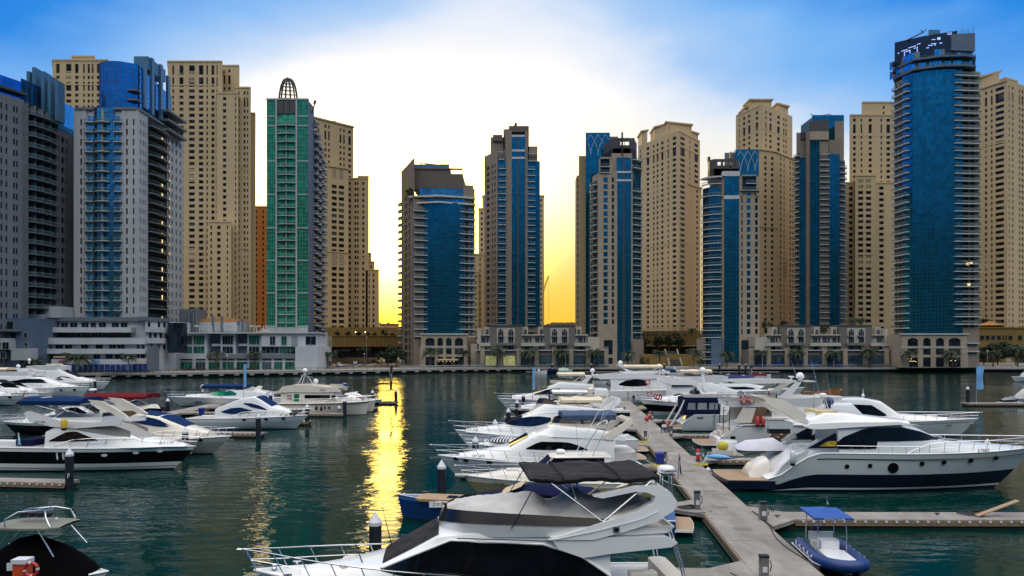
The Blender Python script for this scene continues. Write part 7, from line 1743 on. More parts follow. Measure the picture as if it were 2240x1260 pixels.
def boat_head():
 b=Boat('large_motor_yacht','biggest white yacht lying across the end of the walkway with rear overhanging upper deck',1268,143.5,1580,143,6.2)
 X=b.x;b.hull(2.3,3.0,[(0,boot),(.05,gel)],2.6,2.0,.6,.84,2.2);T=b.cabin([(X(1336),2.2,4.9,2.7,2.55),(X(1350),2.3,5.0,2.7,2.5),(X(1440),2.4,5.2,2.65,2.4),(X(1500),2.5,5.0,2.4,2.0),(X(1540,0),2.7,3.6,2.0,1.5),(X(1565,0),2.9,3.1,1.0,.6)],gel)
 b.window(T,[(1354,842,840),(1369,845,832.5),(1394,846,829.5),(1412,844,832),(1416,843,838)],tint,n=16);b.arch([(1330,844),(1343,832),(1348,832),(1336,846)],2.5,tint,.1,name='side_glass')
 b.arch([(1299,822),(1356,817),(1420,816),(1450,822),(1446,829),(1380,829),(1313,830)],2.75,gel,5.4,name='upper_deck')
 b.arch([(1352,797),(1358,798),(1366,806),(1390,814),(1400,819),(1366,820),(1371,814),(1366,807)],2.3,gel,.3,.3,bar=[(1353,797),(1362,798),(1364,802),(1356,802)]);b.bimini(X(1362,0),X(1446,0),2.0,7.1,creamcv,.05,.3,5.8)
 b.dome(X(1357,0),0,7.7,.45,ped=.5);b.dome(X(1443,0),.4,7.0,.48,ped=1.2);b.dome(X(1448,0),-1.0,5.9,.55,ped=.7);b.coaming([(X(1360),2.3,6.1),(X(1430),2.3,6.3),(X(1455,0),1.6,6.2),(X(1465,0),.5,6.1)],5.7,gel);b.siderail(X(1345),X(1500),.8,8);b.transom(2,.3,1.2)
 for s in(1,-1):b.out('passerelle_rope',MB().use(dsteel).tube([(X(1390,0),s*2.0,6.4),(X(1345,0),s*2.4,2.4)],.03,4))
boat_head()
# yachts right of the walkway
def boat_navy():
 b=Boat('large_motor_yacht','large navy and grey yacht with a long arched black window and round portholes',1655,57.6,2266,57.0,5.8)
 X,Z=b.x,b.z;L=b.L
 b.hull(1.1,3.1,[(0,boot),(.06,gel),(.11,navy),(.46,gelg)],3.2,1.8,.55,.80,2.1,sheer=[(0,1.0),(.04,1.25),(.10,2.2),(.16,2.95),(.2,3.0),(.5,2.95),(.8,3.0),(1,3.15)])
 s=MB().use(black)
 for sg in(1,-1):s.tube([(t*L,sg*(b.bd(t)*.985+.02),b.zs(t)-.42)for t in[.17+k*.041 for k in range(21)]],.035,5)
 b.out('stripe',s,60)
 T=b.cabin([(X(1838),2.9,4.75,2.45,2.15),(X(1884),2.95,5.05,2.45,2.05),(X(1973),2.95,5.05,2.4,1.9),(X(2022),2.95,4.72,2.3,1.65),(X(2080),3.0,3.82,2.0,1.3),(X(2150),3.0,3.45,1.4,.9),(X(2215,0),3.05,3.2,.7,.4)],gelg,.15)
 b.window(T,[(1832,983,971),(1849,983,957),(1893,983,940.5),(1921,982.5,936.5),(1923,967,936.3),(1982,966.5,937),(2027,966,946.5),(2073,965,963.5)],tint,n=60,o=.05)
 b.screen(T,X(2030,0),X(2084,0),tint,.8);b.window(T,[(2080,965,962),(2100,967,964),(2120,969,967)],gelg,'coachroof_line')
 b.arch([(1764,934),(1780,928),(1850,925),(1975,924.5),(2020,932),(1975,930),(1885,935),(1800,940),(1775,939)],2.35,gel,.4,.1,'roof_brow',bar=[(1768,934),(1850,926),(1975,926),(1990,930),(1800,938)])
 b.cabin([(X(1752,0),5.0,5.35,1.6,1.5),(X(1790,0),5.0,5.85,1.9,1.6),(X(1840,0),5.1,5.8,1.95,1.5),(X(1900,0),5.1,5.5,1.7,1.2),(X(1975,0),5.0,5.2,1.2,.8)],gel,.1,'flybridge')
 b.boxpart('flybridge_seat',mat('pale_yellow_cushion',(.60,.50,.26),.6,var=.1),X(1812,0),X(1778,0),-1.2,1.2,5.7,6.0,.25)
 b.dome(X(1820,0),.7*b.cs*-1,6.55,.40,domeb,.5);m=MB().use(capm)
 for dx,dy in((-.35,-.35),(.35,-.35),(-.35,.35),(.35,.35)):m.tube([(X(1800,0)+dx,dy,5.8),(X(1800,0)+dx*.35,dy*.35,7.0)],.035,5)
 b.out('radar_mast',m);b.radome(X(1800,0),0,7.0,.28,.3);b.aerial(X(1786,0),.6,5.8,2.8,.1,0,.025);b.aerial(X(1815,0),-.8,5.8,3.2,-.6,0,.02)
 b.arch([(1677,873),(1688,871.5),(1717,874),(1731,882),(1770,909),(1768,915),(1742,920),(1718,903),(1695,892),(1682,883)],2.2,gelc,.3,.25,bar=[(1678,873),(1692,872),(1700,876),(1684,882)])
 b.boxpart('bulkhead',brownd,X(1822,0),X(1822,0)+.08,-2.1,2.1,2.6,4.9);b.boxpart('saloon_door',tint,X(1822,0)-.05,X(1822,0)-.01,-1.1,1.1,2.7,4.5)
 b.arch([(1768,981),(1829,948),(1833,951),(1832,981)],2.5,navy,.06,.12,'wing_panel');b.arch([(1794,977),(1806,969),(1831,961),(1831,977)],2.53,mat('painted_gold_reflection',(.55,.36,.03),.15,.4,var=.8,scale=2.2),.05,.12,'wing_reflection')  # gold sunset reflection put into the colour of the wing glass
 b.arch([(1795,976),(1762,985),(1758,981),(1790,962)],2.4,gelg,.1,name='cockpit_side');b.boxpart('cockpit_table',gelc,X(1780,0),X(1756,0),-.9,.9,2.9,3.0,.1)
 b.boxpart('aft_deck',teak,X(1725,0),X(1822,0),-2.2,2.2,2.25,2.32)
 p=MB().use(navy);n=10;x1=X(1566,0);W=b.B/2*.92;ol=[(.6,-W),(.6,W)]+[(x1+.25*(2*k/n-1)**2,W*(1-2*k/n)*.97)for k in range(n+1)]
 b.out('swim_platform',p.prism(ol,.25,.85));b.out('teak_pad',MB().use(teak).prism([(a+.08 if a<.3 else a,c*.94)for a,c in ol],.853,.88))
 b.cabin([(X(1630,0),.88,1.2,1.15,.8),(X(1640,0),.88,1.6,1.3,1.0),(X(1660,0),.88,2.05,1.35,1.1),(X(1672,0),.9,2.15,1.35,1.1)],gelc,.2,'stern_hatch')
 b.arch([(1690,1049),(1712,1018),(1735,998),(1770,984),(1765,1000),(1748,1012),(1730,1048)],2.62,gelg,.35,name='quarter_wing')
 for k in range(4):b.boxpart('stair_tread',gelc,X(1678,0)+k*.35,X(1678,0)+k*.35+.4,b.cs*1.6 if b.cs>0 else-2.3,b.cs*2.3 if b.cs>0 else-1.6,.9+k*.3,1.0+k*.3)
 b.portholes([(1851,1020),(1901,1018),(2016,1014),(2067,1012),(2133,1009.5),(2199,1006)],.17,tint,1.0,flare=.55,wl=.80);b.portholes([(1952,1023)],.40,tint,1.0,'large_porthole',.55,.80)
 b.reg('D P2610',2163,988,.30,inkm,flare=.55,wl=.80);b.rail(.50,.85,.16,9,.026,.05,True,over=.3);b.siderail(X(1830),X(2010),.55,6)
 return b
bn=boat_navy()
def hang_fender(label,px,py,d,r=.17,h=.95,m_=None):
 t=thing('fender',label,'fender',(gx(px,d),d,gz(py,d)-h));out('body',MB().use(m_ or capm).lathe([(.03,.12),(r,.22),(r,h-.12),(r*.5,h),(.03,h+.05)],14),t,60);out('tip',MB().use(dsteel).lathe([(.02,0),(r*.75,.05),(r*1.01,.2),(r*1.01,.24)],14),t,60);out('line',MB().use(dsteel).tube([(0,0,h),(.02,0,h+.4)],.012,4),t)
hang_fender('white fender with a black tip hanging at the quarter of the navy and grey yacht',1734,986,54.3,.2,1.15)
t=thing('covered_tender','tender under a tight white cover on the aft deck of the navy yacht','tender',(gx(1608,60.2),60.2,2.32))
c=MB().use(mat('white_cover',(.62,.62,.68),.8,var=.08,scale=1.5,bump=.4,bscale=4));rows=[]
for px,w,zt in((1608,.5,.35),(1616,.95,.65),(1632,1.15,.95),(1665,1.2,1.05),(1690,1.15,1.15),(1705,1.0,.8),(1726,.55,.45)):
 x=gx(px,60.2)-gx(1608,60.2);rows.append([(x,v*w,.22+(zt-.22)*(1-abs(v)**2.4))for v in(-1,-.9,-.5,0,.5,.9,1)])
out('cover',c.grid(rows),t,50);h=MB().use(navy);rows=[]
for px,w in((1612,.4),(1625,.9),(1665,1.1),(1705,.95),(1724,.4)):
 x=gx(px,60.2)-gx(1608,60.2);rows.append([(x,v*w,.0+.25*abs(v)**1.5)for v in(-1,-.5,0,.5,1)])
out('hull',h.grid(rows).grid([[(p[0],p[1],.25)for p in r]for r in rows]),t,50)
def boat_ring():
 b=Boat('large_motor_yacht','white yacht with a tall hard top, two red lifebuoys and an open cream cockpit',1562,80.8,1925,80.0,5.4)
 X,Z=b.x,b.z;b.hull(1.2,2.8,[(0,boot),(.05,gel)],2.2,1.8,.6,.84,2.1,sheer=[(0,.9),(.05,1.5),(.11,2.45),(.16,2.62),(.6,2.6),(1,2.9)])
 s=MB().use(boot)
 for sg in(1,-1):s.tube([(X(1572),sg*b.B/2*.93,.9),(X(1611),sg*b.B/2*.955,2.42),(X(1760),sg*b.B/2*.99,2.42)],.04,5)
 b.out('stripe',s);b.transom(2,.3,1.2,plat=2.2)
 b.cabin([(X(1690),2.5,4.5,2.3,2.2),(X(1740),2.55,4.9,2.35,2.1),(X(1850,0),2.6,4.8,2.2,1.8),(X(1885,0),2.7,3.3,1.5,1.0)],gel);b.boxpart('bulkhead',brownd,X(1655,0),X(1655,0)+.1,-2.1,2.1,1.2,4.5)
 b.boxpart('cockpit_sole',teak,.3,X(1660,0),-2.2,2.2,1.15,1.2);b.boxpart('cockpit_table',gelc,X(1620,0),X(1600,0),-.8,.8,1.85,1.95,.1);b.boxpart('transom_seat',seat_m,.6,1.5,-1.7,1.7,1.2,2.3,.2)
 b.arch([(1626,892),(1660,893),(1650,925),(1608,925)],2.25,gelc,.06,.0,'side_curtain');b.arch([(1655,892),(1680,893),(1668,920),(1645,925)],2.3,brownd,.08,.0,'side_door')
 b.boxpart('bathing_door',gel,X(1572,0)-.1,X(1572,0)+.1,-1.2,.6,.5,1.7,.04);b.arch([(1686,966),(1683,957),(1688,947),(1697,941),(1722,940),(1727,945),(1716,955),(1712,966)],2.58,brownd,.05,.0,'side_stair_opening')
 for k in range(4):b.boxpart('stair_tread',gelc,X(1690)+k*.35,X(1690)+k*.35+.28,-2.75 if b.cs<0 else 2.62,-2.62 if b.cs<0 else 2.75,.95+k*.3,1.05+k*.3)
 W=[(X(1584,0),1.9,5.05),(X(1592),2.3,5.05),(X(1683),2.35,5.25),(X(1790),2.2,5.5),(X(1830,0),1.4,5.5),(X(1840,0),.4,5.5)];b.coaming(W,4.45,gel)
 for sg in(1,-1):
  for px in(1583,1596):b.out('deck_post',MB().use(dsteel).tube([(X(px),sg*2.15,1.9),(X(px)+.1,sg*2.15,4.5)],.05,6))
 f=MB().use(steelb);P=[(X(1592),-2.2),(X(1585,0),-1.6),(X(1585,0),1.6),(X(1592),2.2)];
 f.tube([(X(1660),-2.25,5.75)]+[(x,y,5.75)for x,y in P]+[(X(1660),2.25,5.75)],.025,5)
 for x,y in P+[(X(1620),-2.22),(X(1620),2.22),(X(1645),2.22),(X(1645),-2.22)]:f.tube([(x,y,5.0),(x,y,5.75)],.02,4)
 b.out('flybridge_rail',f);b.boxpart('flybridge_seat',seat_m,X(1690,0),X(1645,0),-1.5,1.5,5.0,5.75,.2);b.dome(X(1622,0),.4,5.6,.42,ped=.4);b.dome(X(1638,0),-.6,5.55,.45,ped=.4)
 H=[(1597,834),(1620,832),(1680,831),(1745,832.5),(1748,837),(1700,839),(1650,840),(1612,838)];b.arch(H,2.05,gel,4.1,name='hard_top')
 b.arch([(1687,857),(1722,838),(1735,838),(1704,858)],2.0,gelc,.25,-.1);b.arch([(1702,870),(1716,862),(1742,838),(1756,836),(1748,848),(1730,870)],2.15,gel,.25,.1,'hard_top_leg')
 b.dome(X(1750,0),0,7.65,.44,ped=.45);b.scanner(X(1735,0),.6,7.3,1.2);b.out('top_wing',MB().use(gel).box(X(1755,0),X(1776,0),-1.2,1.2,7.1,7.22));b.aerial(X(1760,0),.8,6.0,3.4,-1.2);b.aerial(X(1800,0),.8,5.4,4.2,-1.0)
 b.portholes([(1603,957)],.16,tint,1.9);b.reg('BLUE PEARL',1630,884,.22,inkm,off=2.3,T=[(0,2,5,2.35,2.35),(30,2,5,2.35,2.35)],o=.06)
 for k,(dx,z)in enumerate(((0,4.55),(1.6,4.55))):pass
boat_ring()
def ring(label,px,py,d,r=.36,rz=0,tilt=90,grp='red lifebuoys'):
 R_,q=r,r*.27;b=MB()
 for k in range(24):
  b.use(capm if k%6==0 else redp);g=[]
  for a in(k,k+1):
   c,s=math.cos(a*math.pi/12),math.sin(a*math.pi/12);g.append([((R_+q*math.cos(w*math.pi/4))*c,q*math.sin(w*math.pi/4),(R_+q*math.cos(w*math.pi/4))*s)for w in range(8)])
  b.grid(g,True)
 o=out('lifebuoy',b,None,60,(gx(px,d),d,gz(py,d)),rz);tag(o,label,'lifebuoy',grp);return o
ring('red lifebuoy on the flybridge of the tall hard top yacht, left of the pair',1626,873,78.2);ring('red lifebuoy on the flybridge of the tall hard top yacht, right of the pair',1644,873,78.2);ring('red lifebuoy on the rail of the black bow yacht, left of the pair',1437,867,115.4,.42);ring('red lifebuoy on the rail of the black bow yacht, right of the pair',1441.5,868.5,115.2,.42);ring('red lifebuoy on the side of the biggest white yacht',1417,836,140,.42);ring('faded red lifebuoy lying near the end of the walkway',1421,862,128,.42)
for k,(px,lb)in enumerate(((1657,'red striped fender standing behind the tall hard top yacht cockpit, left of the pair'),(1669,'red striped fender standing behind the tall hard top yacht cockpit, right of the pair'))):hang_fender(lb,px,911,77.6,.22,1.15,redp)
t=thing('deck_box','grey deck box with a cream lid behind the red striped fenders','box',(gx(1700,74.5),74.5,2.62));out('box',MB().use(gelg).box(-1.0,1.4,-.6,.6,0,.95),t);out('lid',MB().use(gelc).prism([(-1.2,-.7),(1.6,-.7),(1.6,.7),(-1.2,.7)],.952,1.12),t);out('foot',MB().use(dsteel).box(-.9,1.2,-.4,.4,-.5,-.002),t)
def boat_bronze():
 b=Boat('large_motor_yacht','long white yacht with a bronze flybridge screen and a tan covered windscreen',1660,91,2140,88.5,5.6)
 X,Z=b.x,b.z;b.hull(1.8,2.25,[(0,boot),(.05,gel),(.80,boot),(.83,gel)],2.4,1.8,.6,.80,2.2)
 T=b.cabin([(X(1740),1.8,4.4,2.4,2.25),(X(1830),1.9,4.62,2.4,2.1),(X(1895),1.95,4.65,2.3,1.85),(X(1916,0),2.0,4.3,2.2,1.7),(X(1958,0),2.05,2.75,2.0,1.4),(X(2010,0),2.1,2.5,1.2,.8),(X(2070,0),2.15,2.3,.6,.4)],gel)
 b.window(T,[(1805,888,887),(1830,895,885),(1860,904,885),(1911,911,887),(1947,911,910)],tint,n=20);b.screen(T,X(1960,0),X(1917,0),mat('tan_cover',(.42,.31,.18),.8,var=.1),.88,name='windscreen_cover')
 b.arch([(1722,872),(1830,870),(1832,884),(1760,886),(1722,880)],2.3,gelc,.5,.05,'flybridge_side');b.arch([(1745,878),(1830,876),(1830,882),(1762,885)],2.33,fblue,.1,.05,'blue_band')
 W=[(X(1742),1.8,4.9),(X(1800),1.8,5.0),(X(1828,0),1.5,5.0),(X(1834,0),.8,5.0),(X(1836,0),.3,5.0)];b.coaming(W,4.5,gelc,'helm_coaming',.1,fm=brownd);b.flyscreen(W,.75,bronze,-.25,.75);b.boxpart('helm_seat',brownd,X(1775,0),X(1760,0),-.8,.8,4.55,5.4,.1)
 b.rail(.52,.75,.16,9,.03,.05);b.boxpart('sun_pad',seat_m,X(1990,0),X(2050,0),-.6,.6,2.45,2.62,.2)if False else b.boxpart('deck_locker',gel,X(2030,0),X(2048,0),-.6,.6,2.4,2.65,.2)
 b.out('deck_light',MB().use(capm).lathe([(.12,0),(.2,.2),(.05,.45),(.02,1.0)],10,(X(1888,0),0,4.75)));b.out('anchor',MB().use(steelb).box(b.L-1.0,b.L-.2,-.2,.2,1.2,1.6));b.reg('47101',2089,933,.3,inkm)
boat_bronze()
def boat_canopy():
 b=Boat('motor_yacht','white yacht with navy cockpit curtains and three clear panels',1486,96.2,1680,95.5,4.6)
 X=b.x;b.hull(1.0,2.3,[(0,boot),(.06,gelg)],1.6,1.7,.6,.84,2.2,sheer=[(0,.9),(.06,1.6),(.14,2.15),(.5,2.2),(1,2.4)]);b.transom(2,.3,1,plat=1.4)
 C=[(X(1494),2.1,4.3,2.1,2.0),(X(1505),2.1,4.35,2.15,2.05),(X(1572),2.15,4.35,2.2,2.05),(X(1574),2.15,4.35,2.2,2.05)];b.cabin(C,navycv,.05,'cockpit_curtain')
 cl=glass('clear_panel',(.30,.33,.36),.3,.1,2,2,.02,.2)
 for p0,p1 in((1506,1521),(1525,1546),(1550,1570)):b.window(C,[(p0-(3 if p0<1510 else 0),896,895),(p0,896,881.5),(p1,896,881.5)],cl,'clear_panel',.04)
 b.arch([(1486,896),(1496,874),(1498,875),(1489,898),(1468,932),(1465,930)],2.05,gel,.08,name='stern_frame')
 b.cabin([(X(1572),2.15,4.2,2.2,2.05),(X(1620),2.2,4.3,2.15,1.95),(X(1650,0),2.3,3.0,1.6,1.2)],gel)
 b.coaming([(X(1490,0),1.6,4.75),(X(1496),2.05,4.75),(X(1590),2.1,4.9),(X(1625,0),1.2,4.9),(X(1630,0),.4,4.9)],4.38,gel);g=MB().use(black)
 g.grid([[(X(1510,0)+u*1.8,v*.9,4.7+.9*(1-v*v)*math.sin(math.pi*max(.1,min(.9,u)))**.6)for v in(-1,-.6,0,.6,1)]for u in(0,.2,.5,.8,1)]);b.out('covered_gear',g,50);b.boxpart('grey_panel',gelg,X(1522,0),X(1530,0),-.7,.7,5.2,5.9,.05)
 b.arch([(1526,845),(1533,848),(1546,862),(1552,872),(1540,872)],1.6,gel,.2,.2,bar=[(1525,845),(1533,846),(1535,850),(1528,850)]);b.out('mast',MB().use(gel).tube([(X(1540,0),0,5.2),(X(1537,0),0,7.3)],[.3,.22],8),60);b.dome(X(1537,0),0,7.75,.45,ped=.5);b.siderail(X(1575),X(1640),.7,5)
 f=MB().use(steelb)
 for k in range(6):f.tube([(-.9,-1.8+k*.5,.5),(-.9,-1.8+k*.5,1.3)],.025,4)
 f.tube([(-.9,-1.8,1.3),(-.9,.7,1.3)],.025,4);b.out('stern_rail',f);b.portholes([(1528,914),(1535,914)],.1,tint,2)
boat_canopy()
def boat_blackbow():
 b=Boat('motor_yacht','black and white yacht pointing its bow at the walkway near a red buoy',1600,119,1399,117.5,4.6)
 X=b.x;b.hull(1.7,2.5,[(0,gelg),(.22,black),(.70,gel)],2.0,1.7,.6,.78,2.2);T=b.cabin([(X(1570),1.7,3.4,2.0,1.8),(X(1500,0),1.9,3.4,1.95,1.6),(X(1470,0),2.1,2.9,1.6,1.2),(X(1430,0),2.3,2.6,.9,.6)],gel);b.screen(T,X(1472,0),X(1498,0),tint);b.rail(.35,.8,.2,9,.03,.2);b.reg('R T 1602',1460,878,.42,inkm)
boat_blackbow()
def boat_wing():
 b=Boat('motor_yacht','white yacht with a long pale wing over a dark underside behind the black bow',1436,131,1680,131,5.4)
 X=b.x;b.hull(1.8,2.6,[(0,boot),(.05,gel)],2.2,1.8,.6,.82,2.2);b.cabin([(X(1470),1.8,4.3,2.3,2.1),(X(1560),1.9,4.5,2.3,2.0),(X(1610,0),2.1,3.0,1.8,1.3)],gel)
 b.arch([(1444,822),(1460,824),(1490,832),(1528,839),(1528,843),(1472,845),(1460,838)],2.4,gel,.35,.1,'flybridge_wing');b.arch([(1458,837),(1528,841),(1528,844),(1472,846)],2.43,tint,.1,.1,'wing_shadow_strip');b.coaming([(X(1475),1.9,5.6),(X(1560),1.9,5.7),(X(1585,0),1.2,5.7),(X(1592,0),.4,5.6)],4.5,gel)  # thin dark strip stands for the shade under the wing
 b.bimini(X(1484,0),X(1552,0),1.9,6.6,creamcv,.25,.35,5.2);b.boxpart('flybridge_seat',mat('tan_cushion',(.45,.34,.17),.8,var=.4,scale=3),X(1500,0),X(1540,0),-1.2,1.2,5.0,5.9,.2);b.out('roof_mast',MB().use(gel).tube([(X(1437,0),0,4),(X(1443,0),0,6.2)],[.3,.2],6));b.scanner(X(1440,0),0,6.2,1.3)
boat_wing()
def boat_violet():
 b=Boat('motor_yacht','white yacht under a long violet blue bimini near the far quay',1545,152,1760,152,5.0)
 X=b.x;b.hull(1.6,2.4,[(0,boot),(.05,gel)],2.0,1.8,.6,.82,2.2);T=b.cabin([(X(1570),1.6,3.3,2.2,2.0),(X(1640),1.7,3.3,2.1,1.8),(X(1680,0),1.9,2.4,1.4,1.0)],gel);b.window(T,[(1585,852,847),(1630,852,846),(1660,852,850)],tint);b.bimini(X(1553,0),X(1648,0),1.9,4.55,purplecv,.1,.25,3.2,curve=.5,droop=.3)
 b.arch([(1560,858),(1578,836),(1584,838),(1572,858)],1.9,gel,.2,.2)
boat_violet()
b=Boat('motor_yacht','white sport yacht under a blue bimini behind the biggest white yacht dome',1440,163,1600,163,4.6);b.hull(1.5,2.2,[(0,boot),(.05,gel)],1.8,1.8);b.cabin([(2,1.5,2.9,2.0,1.8),(7,1.6,2.9,1.9,1.6),(11,1.9,2.2,1.2,.8)],gel);b.bimini(b.x(1450,0),b.x(1490,0),1.8,5.6,bluecv,.05,.4,2.8);b.coaming([(2.0,1.7,3.5),(6,1.7,3.6),(7.5,1.0,3.6),(8,.3,3.6)],2.9,gel)
def rib():
 b=Boat('inflatable_boat','blue inflatable boat with a white console under a small blue sunshade',1786,39.2,1866,33.9,2.5,'inflatable boat')
 L=b.L;tb=mat('blue_tube',(.008,.035,.15),.45,var=.12,scale=2);P=[]
 for k in range(31):
  u=k/30
  if u<.36:P.append((lerp(.0,L*.62,u/.36),.98,.52+.02*u))
  elif u>.64:P.append((lerp(L*.62,.0,(u-.64)/.36),-.98,.52+.02*(1-u)))
  else:a=(u-.36)/.28*math.pi;P.append((L*.62+(L*.38-.28)*math.sin(a)**.8,.98*math.cos(a),.52+.16*math.sin(a)))
 b.out('tube',MB().use(tb).tube(P,[.16]+[.30]*29+[.16],12),60);b.out('tube_strake',MB().use(gel).tube([(x*1.005 if abs(y)<.9 else x,y*1.29,z-.10)for x,y,z in P],.045,5),60)
 h=[]
 for x,w,z in((.1,.9,-.15),(L*.5,.92,-.15),(L*.75,.7,-.05),(L*.9,.35,.18),(L*.98,.1,.4)):h.append([(x,w*v,z+.42*abs(v))for v in(-1,-.6,0,.6,1)])
 b.out('hull',MB().use(gel).grid(h),40);b.boxpart('floor',gelg,.2,L*.68,-.75,.75,.30,.36);b.boxpart('bow_cushion',gel,L*.42,L*.78,-.62,.62,.36,.72,.15);b.boxpart('console',gel,L*.30,L*.42,-.45,.45,.36,1.15,.05);b.boxpart('console_panel',gelg,L*.30-.04,L*.30-.002,-.35,.35,.8,1.1)
 b.boxpart('helm_seat',gelc,.75,1.15,-.6,.6,.36,.85,.08);b.boxpart('seat_back',gelg,.66,.76,-.62,.62,.8,1.25,.02);b.boxpart('outboard_cowl',navy,-.35,.2,-.25,.25,.85,1.4,.1);b.boxpart('outboard_leg',dsteel,-.2,.05,-.1,.1,-.4,.85)
 f=MB().use(steelb)
 for x in(.55,L*.46):
  for y in(-.72,.72):f.tube([(x,y,.4),(x+.05,y*.98,1.6),(x*.96+.1,y*.92,2.42)],.028,6)
 b.out('shade_frame',f);s=MB().use(mat('shade_blue',(.012,.08,.32),.7,var=.1));s.grid([[(lerp(.25,L*.52,u),.95*v,2.42+.16*(1-v*v)*(1-(2*u-1)**4))for v in(-1,-.6,0,.6,1)]for u in(0,.15,.5,.85,1)]);s.box(.25,L*.52,-.95,.95,2.32,2.415);b.out('sunshade',s,40)
 word('lettering','YACHT CLUB',.17,inkw,b.root,(L*.52+.012,0,2.368),(rad(90),0,rad(90))).scale=(1,.55,1)
 for sg in(1,-1):
  b.out('grab_line',MB().use(gel).tube([(L*(.12+.5*k/16),sg*1.27,.64-.09*abs(math.sin(k*math.pi/4)))for k in range(17)],.016,4))
  for k in range(5):b.out('tube_patch',MB().use(gel).box(L*(.12+.125*k)-.07,L*(.12+.125*k)+.07,sg*1.24-.03,sg*1.24+.03,.58,.70))
 for y in(-.35,.35):b.boxpart('tube_patch',gel,L*.25,L*.25+.2,y*3.6-.01,y*3.6+.01,.45,.6)
 return b
rib();flag('red, white and black flag on the sunshade of the blue inflatable',1807,1116,37.6,UAE,.4,.35,.75,rad(10),True)
def boat_corner():
 b=Boat('motorboat','small boat with greenish hard top, spotlights and black cover at the bottom corner',-215,31.6,236,31.2,3.0,'motorboat')
 X=b.x;L=b.L;b.hull(1.0,1.4,[(0,boot),(.08,gel),(.45,navy),(.62,gel)],.9,1.7,.7,.85,2.6)
 c=[(-30,1.0,1.9,.9),(40,1.3,2.75,.95),(80,1.35,2.95,1.0),(135,1.35,2.6,1.0),(180,1.2,1.95,1.0),(205,.9,1.55,.9),(214,.5,1.3,.6)]
 b.out('boat_cover',MB().use(black if 0 else mat('black_canvas',(.0025,.0025,.003),.95,var=.2,bump=.3,spec=.03)).grid([[(X(p,0),v*w,1.05+(z-1.05)*(1-abs(v)**2.2))for v in(-1,-.85,-.5,0,.5,.85,1)]for p,w,z,_ in c]),60)
 x0,x1=X(8,0),X(154,0);hm=mat('greenish_hard_top',(.20,.20,.15),.5,var=.1);rows=[]
 for u in(0,.04,.15,.5,.85,.96,1):rows.append([(lerp(x0,x1,u),v*1.0*(1-.35*abs(2*u-1)**4),3.42+.10*(1-v*v)*math.sin(math.pi*min(.97,max(.03,u)))**.3)for v in(-1,-.9,-.4,.4,.9,1)])
 b.out('hard_top',MB().use(hm).grid(rows).grid([[(p[0],p[1],3.34)for p in r[::-1]]for r in rows]).grid([[r[0]for r in rows],[(r[0][0],r[0][1],3.34)for r in rows]]).grid([[r[-1]for r in rows],[(r[-1][0],r[-1][1],3.34)for r in rows]]),40)
 f=MB().use(steelb)
 for dy in(-.42,.42):
  f.tube([(X(42,0),dy*2,3.45),(X(40,0),dy*1.9,3.75),(X(52,0),dy*.8,3.95),(X(110,0),dy*.8,4.05),(X(128,0),dy*1.9,3.85),(X(138,0),dy*2,3.45)],.035,6)
 for p in(60,85,108):f.tube([(X(p,0),-.34,4.0),(X(p,0),.34,4.0)],.025,5)
 b.out('light_rack',f,60)
 for i in range(4):
  x=X(52+18*i,0);b.out('spotlight',MB().use(dsteel).lathe([(.02,-.12),(.13,-.08),(.15,.05),(.15,.09),(.02,.1)],12,(x,0,3.78)),50)
 g=MB().use(steelb)
 for s in(1,-1):g.tube([(X(30,0),s*.9,3.35),(X(-25,0),s*1.2,2.2),(X(20,0),s*1.25,1.2)],.03,6).tube([(X(115,0),s*.9,3.35),(X(155,0),s*1.1,2.3)],.03,6).tube([(X(55,0),s*.9,3.35),(X(20,0),s*1.1,2.1)],.025,5)
 b.out('hard_top_frame',g,60);b.aerial(X(111,0),0,4.0,.75,0);b.out('deck_vent',MB().use(capm).lathe([(.08,0),(.07,.06),(.01,.1)],10,(X(113,0),.3,3.5)))
 b.boxpart('side_grille',gelg,X(10),X(30),b.cs*1.2-.04,b.cs*1.2+.04,1.75,2.05)
boat_corner()
t=thing('life_ring_post','orange red post with a lifebuoy housing at the bottom left','lifebuoy post',(gx(55,28.2),28.2,.6));out('post',MB().use(orangep).prism([(-.36,-.2),(.16,-.2),(.16,.2),(-.36,.2)],0,2.05),t);out('cap',MB().use(capm).prism([(-.40,-.24),(.2,-.24),(.2,.24),(-.40,.24)],2.052,2.22),t);out('pontoon_foot',MB().use(dockc).box(-1.6,1.0,-.6,.6,-.3,-.002),t)
o=ring('orange red lifebuoy on the post at the bottom left corner',68,1246,27.9,.25)
